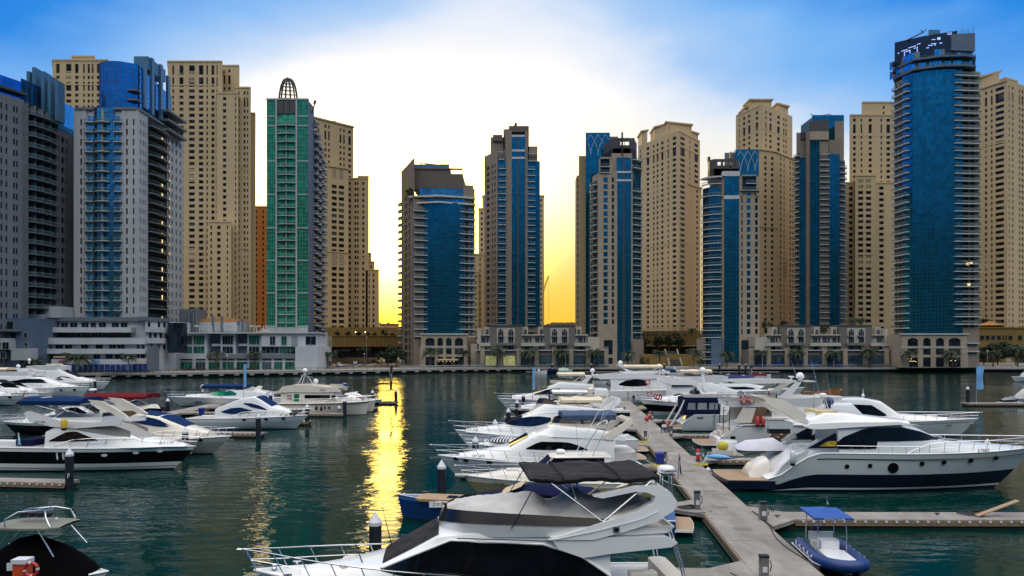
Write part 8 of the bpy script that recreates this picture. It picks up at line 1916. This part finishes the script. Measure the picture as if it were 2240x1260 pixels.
# left marina
def boat_1194():
 b=Boat('motor_yacht','white flybridge yacht with a broad black hull band and a mustard fender',-45,66.2,428,65.4,4.9)
 X=b.x;b.hull(2.2,2.05,[(0,boot),(.06,gel),(.14,boot),(.17,gel),(.34,black),(.84,gel)],2.0,1.0,.6,.80,2.2)
 T=b.cabin([(X(95),2.1,3.5,2.1,1.95),(X(120),2.1,4.0,2.15,1.95),(X(190),2.1,4.15,2.15,1.85),(X(250,0),2.1,4.0,2.1,1.65),(X(275,0),2.1,3.75,2.0,1.5),(X(328,0),2.15,2.7,1.9,1.3),(X(372,0),2.15,2.45,1.2,.8),(X(412,0),2.1,2.2,.6,.3)],gel)
 b.window(T,[(105,966,964.5),(141,966,946),(163,966,944),(210,964.5,963)],mat('brown_tinted_window',(.02,.012,.006),.06,var=.8,scale=1.2));b.window(T,[(158,939,938),(182,944,934),(204,948,931),(240,954,933),(274,958,946)],mat('grey_window_cover',(.24,.23,.21),.8,var=.1),'window_cover',.05);b.screen(T,X(326,0),X(262,0),mat('grey_screen_cover',(.30,.29,.27),.8,var=.1),.88,name='windscreen_cover')
 b.arch([(49,903),(58,900),(130,921),(205,925),(262,918),(262,930),(160,938),(110,934),(60,922)],2.05,gel,.3,.0,'flybridge');W=[(X(62),1.8,4.7),(X(150),1.9,4.75),(X(215),1.75,4.8),(X(245,0),1.1,4.8),(X(256,0),.3,4.8)];b.coaming(W,4.0,gel,'helm_coaming',.12,fm=navycv);b.flyscreen(W,.32,smoke,.25,.6)
 b.arch([(182,876),(214,879),(262,906),(272,914),(252,914)],1.7,gelc,.2,.1);b.bimini(X(73,0),X(202,0),1.75,6.15,bluecv,.1,.3,4.7,curve=.3);m=MB().use(gel);b.arch([(62,872),(76,874),(80,897),(70,903)],.9,gel,.2,.3,'mast_frame',bar=[(60,872),(76,873),(76,877),(62,877)]);b.scanner(X(69,0),0,6.25,1.6)
 b.rail(.42,.85,.18,8,.026,.45);b.reg('D T 1194',348,973,.30,inkm);b.reg('DT 1194',88,923,.24,inkm,off=2.1,T=[(0,2,6,2.1,2.1),(30,2,6,2.1,2.1)],o=.04);b.portholes([(127,998),(140,998)],.34,inkw,.22);b.portholes([(225,997),(288,993),(334,991)],.12,inkw,2.2);b.boxpart('cockpit_seat',navycv,X(20),X(60),-1.5,1.5,2.2,2.7,.1);b.transom(2,.3,1.2)
 return b
boat_1194();hang_fender('mustard yellow fender hung on the flybridge of the black banded yacht',140,917,63.2,.26,1.0,mat('mustard',(.50,.34,.02),.6,var=.1))
def boat_1079():
 b=Boat('motor_yacht','cream white yacht with royal blue covers over its curved windows',215,76,506,74.4,4.6)
 X=b.x;b.hull(1.5,1.85,[(0,boot),(.06,mat('grey_white_hull',(.42,.42,.39),.3,var=.05,coat=.4)),(.72,gelc)],2.0,1.4,.6,.76,2.2)
 T=b.cabin([(X(255),1.5,3.3,2.0,1.8),(X(285),1.6,4.0,2.05,1.8),(X(320,0),1.6,4.15,2.05,1.75),(X(365,0),1.65,3.85,2.0,1.6),(X(420,0),1.75,2.75,1.8,1.2),(X(462,0),1.8,2.2,1.0,.6)],gelc);b.window(T,[(271,919,917),(290,924,912.5),(311,929,911.5),(340,934,918),(369,936,934)],bluecv,'window_cover',.04);b.screen(T,X(418,0),X(322,0),bluecv,.86,name='windscreen_cover')
 b.rail(.42,.85,.16,8,.026,.4);b.reg('D T-1079',432,953,.32,inkm);b.portholes([(428,965)],.14,tint,1.9);b.transom(2,.3,1.2);b.out('anchor',MB().use(steelb).box(b.L-.4,b.L+.2,-.1,.1,1.3,1.5))
boat_1079()
def boat_l3():
 b=Boat('motorboat','dark hulled sport boat with white deck pointing left at the frame edge',195,92,6,91.5,4.2,'motorboat');X=b.x;b.hull(1.5,1.6,[(0,boot),(.05,black),(.80,gel)],1.6,1.5,.6,.8,2.2);T=b.cabin([(X(190,0),1.5,2.6,1.8,1.6),(X(170,0),1.5,3.3,1.8,1.5),(X(145,0),1.5,3.3,1.8,1.5),(X(115,0),1.6,2.5,1.6,1.2),(X(60,0),1.6,1.9,.9,.6)],gel);b.window(T,[(122,907,905),(140,906,893),(165,906,891),(186,905,902)],tint);b.screen(T,X(116,0),X(143,0),tint);b.rail(.4,.8,.15,8,.03,.3)
boat_l3()
def boat_red():
 b=Boat('motor_yacht','cream and brown yacht under a long red canopy',165,98,372,97,4.8);X=b.x;b.hull(1.5,1.9,[(0,boot),(.05,gel)],1.8,1.6,.6,.8,2.2)
 b.cabin([(X(215),1.5,3.2,2.0,1.8),(X(270),1.6,3.4,2.0,1.8),(X(300,0),1.6,2.5,1.7,1.4)],gelc);T=b.cabin([(X(303,0),1.6,2.6,1.7,1.5),(X(312,0),1.6,3.1,1.7,1.3),(X(335,0),1.6,3.1,1.6,1.2),(X(350,0),1.7,2.2,1.3,.9)],gelc,.2,'wheelhouse');b.window(T,[(305,904,897),(318,904,894),(343,904,896)],tint);b.screen(T,X(337,0),X(349,0),tint)
 b.bimini(X(201,0),X(335,0),1.9,4.35,redcv,.12,.25,3.2,curve=.4);b.arch([(231,873),(240,872),(283,888),(304,895),(304,900),(270,899)],1.9,gelc,.25,.1);b.arch([(240,900),(300,899),(304,908),(246,912)],2.05,brownd,.1,0,'brown_side');b.out('mast',MB().use(dsteel).tube([(X(196,0),0,2),(X(197,0),0,7.5)],[.06,.03],5));b.radome(X(200,0),.3,5.0,.5,.3);b.arch([(182,876),(190,876),(214,890),(240,906),(226,906)],1.8,gel,.2,.1,'white_arch')
boat_red()
def boat_3xx():
 b=Boat('motor_yacht','white cruiser with three royal blue window covers and black bow fenders',425,98.5,674,97,4.7)
 X=b.x;b.hull(1.45,1.85,[(0,boot),(.05,gelg),(.66,gel)],1.8,1.5,.6,.78,2.2)
 T=b.cabin([(X(468),1.5,2.7,2.0,1.8),(X(482),1.5,3.1,2.05,1.85),(X(520),1.55,4.0,2.05,1.75),(X(552),1.55,4.3,2.05,1.7),(X(575,0),1.6,4.1,1.95,1.6),(X(603,0),1.65,3.0,1.85,1.4),(X(640,0),1.75,2.3,1.1,.7)],gel)
 b.window(T,[(483,902,900.5),(503,906,893),(525,905,891.5),(550,900,898)],bluecv,'window_cover',.04);b.window(T,[(531,884,882),(548,891,882.5),(565,895,888),(580,898,896)],bluecv,'window_cover',.04);b.screen(T,X(603,0),X(570,0),bluecv,.86,name='windscreen_cover')
 b.rail(.40,.85,.16,9,.028,.35);b.reg('R T 380',616,909,.34,inkm);b.portholes([(535,918),(580,917.5),(614,917)],.14,tint,1.9);b.transom(2,.3,1.2,plat=1.5)
 for k in range(3):b.out('bow_fender',MB().use(dsteel).tube([(X(630+9*k,0),-.9,2.0),(X(640+9*k,0),.2,2.5)],.2,8),60)
boat_3xx()
def boat_rollblue():
 b=Boat('motor_yacht','white sport yacht pointing left under a rolled royal blue bimini',606,133.4,367,134.4,5.0)
 X=b.x;b.hull(1.5,1.75,[(0,boot),(.05,gel),(.32,gelg),(.40,gel)],2.4,1.4,.6,.78,2.1);T=b.cabin([(X(590,0),1.5,2.6,2.1,1.9),(X(545),1.5,3.1,2.1,1.8),(X(500),1.6,3.2,2.05,1.7),(X(455,0),1.7,2.3,1.8,1.3),(X(410,0),1.8,2.0,.9,.5)],gel);b.window(T,[(458,865,863),(478,866,855),(500,866,854),(515,865,860)],greeng);b.bimini(X(543,0),X(451,0),1.9,3.75,bluecv,.05,.4,2.8);b.dome(X(444,0),0,3.5,.42,ped=.9);b.rail(.45,.85,.18,9,.03,.3);b.portholes([(425,880),(431,880),(437,880)],.14,tint);b.arch([(520,862),(548,846),(556,848),(545,864)],1.9,gelc,.2,.2)
boat_rollblue()
def trawler():
 b=Boat('trawler_yacht','boxy cream trawler yacht with a flat topped upper deck and an upright bow',614,118,806,117.4,5.4)
 X=b.x;L=b.L;b.hull(1.9,2.15,[(0,boot),(.04,gelc)],.35,1.5,.9,.94,3.2,stern=.97);f=MB().use(brownd)
 for sg in(1,-1):f.tube([(t*L,sg*(b.bd(t)+.04),b.zs(t)-.1)for t in[k/24 for k in range(25)]],.10,6)
 b.out('rubbing_strake',f,60)
 T=b.cabin([(X(612),1.9,4.0,2.0,1.95),(X(640),1.9,4.05,2.2,2.1),(X(728),1.95,4.05,2.2,2.05),(X(745,0),2.0,2.9,1.9,1.6),(X(757,0),2.05,2.3,1.5,1.3)],gelc)
 b.window(T,[(665,873,864),(721,873.5,864.5)],tint,'window');b.window(T,[(724,873.5,865),(732,873,865)],tint,'window');b.window(T,[(737,872,868),(746,871,868)],tint)
 for p0,p1,q0,q1 in((626,637,865,867.5),(626,637,871,873.5),(642,653,862,878)):b.window(T,[(p0,q1,q0),(p1,q1,q0)],greeng if p0>640 else brownd,'side_opening')
 b.arch([(611,852),(616,846),(628,843.5),(665,842),(690,845),(735,849),(744,857),(700,859),(640,858),(612,859)],2.25,gelc,.4,.05,'upper_deck',bar=[(613,852),(628,847),(665,846),(735,851),(740,856),(640,857),(613,857)])
 W=[(X(718),1.7,5.0),(X(745),1.6,5.0),(X(758,0),.9,4.6),(X(762,0),.3,4.5)];b.coaming(W,4.3,gelc,'helm_coaming',.1);b.flyscreen(W,.45,purplecv,.3,.8)
 m=MB().use(steelb)
 for s in(1,-1):m.tube([(X(655,0),s*1.1,4.6),(X(665,0),s*.5,6.4)],.06,5).tube([(X(692,0),s*1.2,4.6),(X(680,0),s*.9,5.9),(X(660,0),s*.5,6.3)],.05,5)
 m.box(X(660,0),X(674,0),-.6,.6,6.35,6.45);b.out('mast_frame',m);b.dome(X(667,0),0,7.0,.42,ped=.55);b.dome(X(690,0),.2,5.3,.40,ped=.6);b.rail(.55,.8,.2,8,.035,.05,False,over=.02);b.siderail(X(640),X(745),.75,10);b.portholes([(711,892),(720,892)],.22,tint,.7);b.reg('DP 55',706,853,.34,inkm,off=2.25,T=[(0,2,7,2.28,2.28),(30,2,7,2.28,2.28)],o=.04)
 for k,px in enumerate((691,702,741)):pass
trawler()
for lb,px,d,py in(('dark round fender hanging on the trawler hull, left one',692,114.2,888),('dark fender hanging on the trawler hull, middle one',703,114.2,889),('pale fender hanging on the trawler hull, right one',742,114.4,888)):hang_fender(lb,px,py,d,.24,.7,dsteel if 'dark' in lb else capm)
b=Boat('motorboat','small white cruiser whose bow shows just behind the trawler',690,122.5,822,122.2,4.4,'motorboat');b.hull(1.7,1.95,[(0,boot),(.05,gelc)],.5,1.5,.8,.9,2.8);b.cabin([(2,1.7,2.6,1.7,1.5),(6,1.8,2.7,1.6,1.3),(8,1.9,2.1,1.0,.7)],gel);b.rail(.6,.8,.2,6,.035,.05,False,over=.02);b.boxpart('tan_tender',mat('tan_cover_small',(.34,.2,.1),.8),6.5,8.2,-.6,.6,2.0,2.5,.3)
b=Boat('motorboat','dark bowed sport boat beside the last left pile in the sun glitter',728,131,838,130.6,3.8,'motorboat');b.hull(1.4,1.5,[(0,boot),(.05,navy),(.62,gel)],1.6,1.5,.6,.78,2.2);T=b.cabin([(2.5,1.4,2.5,1.6,1.4),(4.5,1.4,2.8,1.6,1.3),(6,1.4,1.9,1.2,.8)],gel);b.screen(T,5.9,4.6,tint);b.reg('D P 1080',800,871,.35,inkm);b.aerial(3.5,0,2.8,1.2)
def far_left(label,ps,ds,pb,db,B,fb,fw,T,wins,bands=None,scr=None,arch=None,dome=None,W=None,rail=True,extra=None):
 b=Boat('motor_yacht',label,ps,ds,pb,db,B);X=b.x;b.hull(fb,fw,bands or[(0,boot),(.05,gelg),(.62,gel)],2.0,1.5,.6,.78,2.2)
 T=b.cabin([(X(p,0),a,c,w,v)for p,a,c,w,v in T],gel)
 for w in wins:b.window(T,w,tint)
 if scr:b.screen(T,X(scr[0],0),X(scr[1],0),tint)
 if W:b.coaming([(X(p,0),w,z)for p,w,z in W[1:]],W[0],gel)
 if arch:b.arch(arch[0],1.9,arch[1],.25,.2,bar=arch[2])
 if dome:b.dome(X(dome[0],0),0,dome[1],.42,ped=.8)
 if rail:b.rail(.42,.85,.18,8,.032,.35)
 if extra:extra(b)
 return b
far_left('white yacht with a scrolled bow mark and curved black window at the left frame edge',-130,144,118,143,5.0,1.7,2.0,[(-60,1.7,4.4,2.1,1.9),(0,1.8,4.3,2.1,1.8),(30,1.9,3.2,1.9,1.4),(75,2.0,2.5,1.1,.6)],[[(-20,848,846),(0,848,838),(15,848,839),(33,849,848)]],None,(32,-5),rail=True,extra=lambda b:b.reg('Amwaj',47,857,.55,inkm))
far_left('white bow cut by the left frame edge, lowest of the far left yachts',-150,136.6,52,136,4.8,1.6,1.9,[(-80,1.6,3.6,2.0,1.8),(-20,1.7,3.0,1.9,1.5),(15,1.8,2.2,1.2,.8)],[],None,None,W=None,extra=lambda b:b.portholes([(10,870)],.16,tint,2))
far_left('white flybridge yacht with a tall upper deck among the far left yachts',-60,158.5,197,157,5.4,2.0,2.3,[(0,2.0,4.6,2.3,2.1),(75,2.1,4.6,2.3,2.0),(100,2.2,4.2,2.2,1.7),(135,2.3,3.0,1.6,1.0),(165,2.3,2.5,.9,.5)],[[(20,836,834),(50,838,829),(85,838,829),(104,839,838)]],None,None,([(28,806),(44,807),(70,818),(62,828),(40,818)],gel,[(27,806),(44,807),(44,810),(30,810)]),(40,6.6),W=(4.6,(5,2.0,5.5),(70,2.0,5.6),(92,1.2,5.6),(96,.3,5.5)),extra=lambda b:(b.bimini(b.x(-10,0),b.x(26,0),1.9,6.1,creamcv,.02,.3,5),b.portholes([(127,853.5),(152,853.5)],.2,tint,1.4)))
far_left('farthest cream tinted yacht with a tan radar arch behind the far left yachts',20,187,240,184,5.6,1.9,2.1,[(60,1.9,5.0,2.3,2.1),(140,2.0,5.0,2.3,1.9),(180,2.1,3.0,1.8,1.2),(205,2.1,2.5,.9,.6)],[[(112,834,832),(130,832,823),(150,833,825),(160,834,832)]],None,(178,150),([(95,796),(108,796),(122,808),(128,815),(112,815)],gelc,[(93,796),(108,796),(108,799),(96,799)]),(64,7.4),W=(5.0,(70,2.0,6.0),(130,2.0,6.1),(150,1.2,6.0),(154,.3,6.0)))
# small craft near the far quay and at the right edge
def skiff(label,px,d,w,m_,top=None,h=1.1,rz=0,grp=None):
 L=w/F*d;t=thing('small_boat',label,'motorboat',(gx(px,d),d,0),rz,grp);rows=[]
 for u,k,z in((0,.9,.75),(.3,1,.75),(.6,.95,.8),(.85,.55,.95),(1,.06,1.1)):rows.append([(u*L,v*k*.95,(z*h)if abs(v)==1 else-.1)for v in(-1,-.7,.7,1)])
 out('hull',MB().use(m_).grid(rows),t,30);out('deck',MB().use(gel).grid([[(r[0][0],r[0][1]*.96,r[0][2]-.05),(r[3][0],r[3][1]*.96,r[3][2]-.05)]for r in rows]),t)
 out('console',MB().use(gel).box(L*.35,L*.5,-.4,.4,.7*h,1.5*h),t)
 if top:
  out('cover',MB().use(top).grid([[(lerp(L*.05,L*.75,u),.95*v,.75*h+(.8*h)*(1-v*v)*math.sin(math.pi*max(.12,min(.9,u)))**.5)for v in(-1,-.5,0,.5,1)]for u in(0,.2,.5,.8,1)]),t,50)
 out('windscreen',MB().use(tint).box(L*.51,L*.52,-.5,.5,1.2*h,1.7*h),t)
for a in(('white runabout under the far quay, leftmost',1166,292,30,gel,None,1.3),('navy covered small boat under the far quay',1198,293,24,navy,navycv,1.5),('pale green covered boat under the far quay',1220,292,32,gelg,mat('pale_green_cover',(.36,.46,.40),.8),1.6),('dark small boat behind the cream dodger near the far quay',1318,246,46,navy,black,1.2),('white small boat with red seats near the far quay',1345,250,36,gel,redcv,1.0),('white launch with a cabin under the quay left of the red boat',1462,285,34,gel,None,2.0),('red covered boat under the far quay by the stair',1515,280,26,gel,redcv,1.7),('tan covered dinghy near the navy feather flag',1612,236,34,gel,creamcv,1.1),('red and white speedboat right of the navy feather flag',1646,248,40,gel,redcv,1.3),('low white speedboat farthest right under the quay',1652,222,44,gel,None,.8),('white low dinghy beside the navy feather flag',1560,262,36,gel,navycv,1.0)):skiff(*a)
t=thing('covered_boat','small boat with a round cream dodger near the far yacht dome','motorboat',(gx(1297,212),212,0));out('hull',MB().use(gel).grid([[(x,v*w,.9 if abs(v)==1 else 0)for v in(-1,-.7,.7,1)]for x,w in((0,1.0),(2,1.1),(3.6,.6),(4.2,.05))]),t,30);out('dodger',MB().use(creamcv).hemi((1.3,0,1.9),1.35,14,.8,.2),t,60)
b=MB().use(dockc).box(gx(1150,300),gx(1700,300),297,299,.3,.6);tag(out('floating_pontoon',b),'long low floating pontoon right under the far quay wall','pontoon')
for i,(px,lb)in enumerate(((1208,'dark pile beside the navy covered boat'),(1294,'dark pile near the round dodger boat'),(1453,'dark pile under the quay left of the stair'),(1574,'dark pile under the quay right of the stair'),(1617,'left dark pile by the navy feather flag'),(1631,'right dark pile by the navy feather flag'))):pile(lb,px,296,3.8,.4,None,.3,'piles under the far quay')
for px,py,d,sc_,lb in((2190,879,134.2,1.0,'grey jet ski parked on the far right pontoon'),(1556,985,66.5,.0,None)):
 if lb:
  t=thing('jet_ski',lb,'jet ski',(gx(px,d),d,.6));g=mat('jet_ski_grey',(.16,.18,.22),.35,var=.2,coat=.4)
  out('hull',MB().use(black).grid([[(x,v*w,z if abs(v)==1 else .1)for v in(-1,-.6,.6,1)]for x,w,z in((0,.5,.5),(1.2,.6,.55),(2.4,.4,.6),(3.0,.05,.7))]),t,40);out('cowl',MB().use(g).grid([[(x,v*w,.5+h*(1-v*v))for v in(-1,-.5,0,.5,1)]for x,w,h in((0,.4,.1),(.6,.4,.45),(1.3,.4,.5),(1.7,.45,.85),(2.2,.4,.6),(2.9,.1,.2))]),t,50);out('handlebar',MB().use(dsteel).tube([(1.6,-.4,1.45),(1.6,0,1.35),(1.6,.4,1.45)],.04,5),t);out('trailer_pad',MB().use(capm).box(-.6,3.6,-.6,.6,.0,.14),t)
b=Boat('motorboat','white boat under a pale dodger cut by the right frame edge',2300,139,2204,138.6,3.4,'motorboat');b.hull(1.0,1.2,[(0,boot),(.05,gel)],1.2,1.5);b.out('dodger',MB().use(creamcv if 0 else tentcv).grid([[(x,v*w,1.1+z*(1-abs(v)**2.4))for v in(-1,-.8,-.4,0,.4,.8,1)]for x,w,z in((1,1.4,1.6),(3.5,1.5,2.0),(5.4,1.4,1.9),(6.6,1.1,.9),(7.2,.8,.2))]),50)
b=Boat('motorboat','white flybridge boat cut by the right frame edge near the quay',2330,226,2212,226,4.6,'motorboat');b.hull(1.4,1.6,[(0,boot),(.05,gel)],1.2,1.5);b.cabin([(3,1.4,3.4,1.9,1.7),(11,1.5,3.6,1.9,1.6),(13,1.5,2.4,1.4,1.0)],gel);b.bimini(4,13,1.8,5.2,gel,.02,.2,3.4)
t=thing('kayak','light blue kayak lying at the walkway corner beside the red fire post','kayak',(gx(1541,66.5),66.5,.75),rad(-25));out('hull',MB().use(fsky).grid([[(x,.38*w*math.cos(a),.25+(.25*w)*math.sin(a))for a in[k*math.pi/5 for k in range(10)]]for x,w in((0,.08),(.5,.6),(1.2,1),(1.9,.6),(2.4,.08))],True,True),t,60)
t=thing('yellow_tender','tiny white dinghy loaded with a yellow buoy beside the blue kayak','dinghy',(gx(1558,69),69,.6));out('hull',MB().use(gel).grid([[(x,v*w,z if abs(v)==1 else .1)for v in(-1,-.7,.7,1)]for x,w,z in((0,.15,.75),(.5,.6,.65),(1.5,.65,.65),(1.9,.5,.65))],False,True),t,40);out('yellow_buoy',MB().use(yel).hemi((1.0,0,.95),.52,14,.9,1.0),t,60)
t=thing('storage_tube','large white cylindrical cover behind the covered tender','cover',(gx(1590,70.5),70.5,.6));out('drum',MB().use(gel).lathe([(.95,0),(1.0,1.2),(.95,1.3),(.02,1.38)],20),t,40);out('base',MB().use(dockc).box(-1.4,1.4,-1.2,1.2,-.3,-.002),t)
flag('flag with a red hoist hanging by the left edge of the walkway',1372,884,120,UAE,1.1,.9,2.2,rad(20),True);flag('dark red flag hanging on a far left yacht stern of the walkway',1300,878,112,[(fred,0,1,0,.5),(fblack,0,1,.5,1)],1.0,.8,2.2,rad(190),True);flag('small flag at the tall hard top yacht arch, right of the fly deck',1700,876,77,[(fgreen,0,1,0,.5),(fblack,0,1,.5,1)],.6,.5,.9,rad(200),True);flag('small red flag in front of the pale arch of the navy yacht',1683,873,74.5,[(fred,0,1,0,1)],.4,.4,.9,rad(200),True)
flag('striped navy, white and red flag on a slanted staff at the front yacht stern',1483,1048,33.0,[(fred,0,.18,0,1),(fwhite,.18,.6,0,1),(navycv,.6,1,0,1)],.35,.75,1.15,rad(10),True);flag('pale blue and white pennant at the stern of the black banded yacht',38,975,64,[(fwhite,0,1,0,.5),(fsky,0,1,.5,1)],.6,.8,1.2,0,True);flag('red flag with white hanging at the frame edge behind the scanner mast',50,895,70,[(fred,0,1,0,.45),(fwhite,0,1,.45,1)],.5,.8,1.5,0,True)
# people
skin=mat('skin',(.26,.15,.10),.6,var=.05);hairm=mat('hair',(.015,.012,.01),.7,var=0)
def person(label,px,d,z,top,low,pose='stand',rz=0,bag=False,s=1.0):
 t=thing('person',label,'person',(gx(px,d),d,z),rz)
 V={'hip':(0,0,.93),'waist':(0,0,1.08),'chest':(0,.0,1.32),'neck':(0,0,1.48),'head':(0,-.02,1.60),'crown':(0,-.01,1.72)}
 bend=pose=='bend'
 if bend:V.update({'waist':(0,-.08,1.05),'chest':(0,-.28,1.2),'neck':(0,-.42,1.27),'head':(0,-.52,1.30),'crown':(0,-.60,1.36)})
 st=.16 if pose=='walk' else .02;E=[('hip','waist'),('waist','chest'),('chest','neck'),('neck','head'),('head','crown')];Rd={'hip':.15,'waist':.135,'chest':.165,'neck':.06,'head':.10,'crown':.07}
 for i,sg in enumerate((-1,1)):
  f=st*sg;c=V['chest']
  V.update({f'th{i}':(sg*.10,-f*.3,.80),f'kn{i}':(sg*.11,-f*.8,.48),f'an{i}':(sg*.11,-f+(.08 if f<0 else 0),.09),f'to{i}':(sg*.12,-f-.14,.04),f'sh{i}':(sg*.19,c[1],c[2]+.07),f'el{i}':(sg*.26,c[1]+f*.6-(.12 if bend else 0),c[2]-.22),f'ha{i}':(sg*.25,c[1]-.10+f*.9-(.12 if bend else 0),c[2]-.46)})
  E+=[('hip',f'th{i}'),(f'th{i}',f'kn{i}'),(f'kn{i}',f'an{i}'),(f'an{i}',f'to{i}'),('chest',f'sh{i}'),(f'sh{i}',f'el{i}'),(f'el{i}',f'ha{i}')]
  Rd.update({f'th{i}':.095,f'kn{i}':.065,f'an{i}':.045,f'to{i}':.04,f'sh{i}':.075,f'el{i}':.048,f'ha{i}':.035})
 ks=list(V);me=bpy.data.meshes.new('body');me.from_pydata([V[k]for k in ks],[(ks.index(a),ks.index(b))for a,b in E],[]);o=bpy.data.objects.new('body',me);COL.objects.link(o)
 sm=o.modifiers.new('skin','SKIN');
 for i,k in enumerate(ks):me.skin_vertices[0].data[i].radius=(Rd[k],Rd[k]*(.75 if k in('chest','hip','waist')else 1));me.skin_vertices[0].data[i].use_root=k=='hip'
 o.modifiers.new('sub','SUBSURF').levels=2
 dg=bpy.context.evaluated_depsgraph_get();m2=bpy.data.meshes.new_from_object(o.evaluated_get(dg));bpy.data.objects.remove(o)
 for m_ in(skin,top,low,hairm):m2.materials.append(m_)
 zc=V['hip'][2]+.02
 for p in m2.polygons:
  c=p.center;p.use_smooth=True;lowp=c.z<zc and abs(c.x)<.20 and c.z>.07
  hand=min((c-Vector(V[f'ha{i}'])).length for i in(0,1))<.10;head=(c-Vector(V['head'])).length<.16 or(c-Vector(V['crown'])).length<.14
  p.material_index=0 if hand else 2 if lowp or c.z<.07 else 1
  if head:p.material_index=3 if(c.y>V['head'][1]-.03 or c.z>V['crown'][2]-.06)else 0
 m2.name='body';link('body',m2,t)
 t.scale=(s,s,s)
 if bag:
  bg=thing('shopping_bag','white box carried by the person near the navy curtained yacht','bag',(gx(px,d)+.05,d-.32,z+.72));out('bag_body',MB().use(fwhite).box(-.28,.28,-.12,.12,0,.3),bg);out('handle',MB().use(capm).tube([(-.12,0,.3),(0,0,.38),(.12,0,.3)],.012,4),bg)
c1=mat('dark_shirt',(.012,.012,.016),.8,var=0);c2=mat('dark_trousers',(.02,.02,.026),.8,var=0);c3=mat('navy_shirt',(.02,.02,.14),.8,var=0);c4=mat('white_shirt',(.6,.6,.58),.8,var=0);c5=mat('red_shirt',(.4,.03,.03),.8,var=0);c6=mat('grey_trousers',(.15,.15,.16),.8,var=0)
person('person in dark clothes stepping along the walkway carrying a white box',1451,87.6,.6,c1,c2,'walk',rad(20),True);person('person in a black top and jeans at the far end of the walkway',1386,131,.6,c1,mat('jeans',(.06,.10,.18),.8,var=0),'stand',rad(170));person('person in pale clothes beside the black topped person at the walkway end',1394,129,.6,c4,c6,'stand',rad(30))
person('person in a navy shirt bending over the deck of the black hulled yacht',1202,108.8,2.75,c3,c2,'bend',rad(-60));person('person in a white shirt walking on the quay at the right edge',2212,312,GZ,c4,c2,'walk',rad(80));person('person in a red shirt sitting height on the quay before the tall blue tower',2091,304,GZ,c5,c2,'stand',0,False,.95)if False else person('person in a red shirt standing on the quay before the tall blue tower',2091,304,GZ,c5,c2,'stand');person('person in white by the palm at the right edge of the quay',2229,314,GZ,c4,c6,'stand',rad(40));person('person in dark clothes by the palm at the right edge of the quay',2235,315,GZ,c1,c2,'stand',rad(-40));person('person in light clothes on the promenade left of the stair',1441,312,GZ,c4,c2,'stand',rad(40))
person('person in a white shirt sitting low in the blue open cruiser',1366,44.2,.55,mat('pale_lilac_shirt',(.45,.43,.6),.8,var=0),c2,'stand',rad(90),False,1.0)
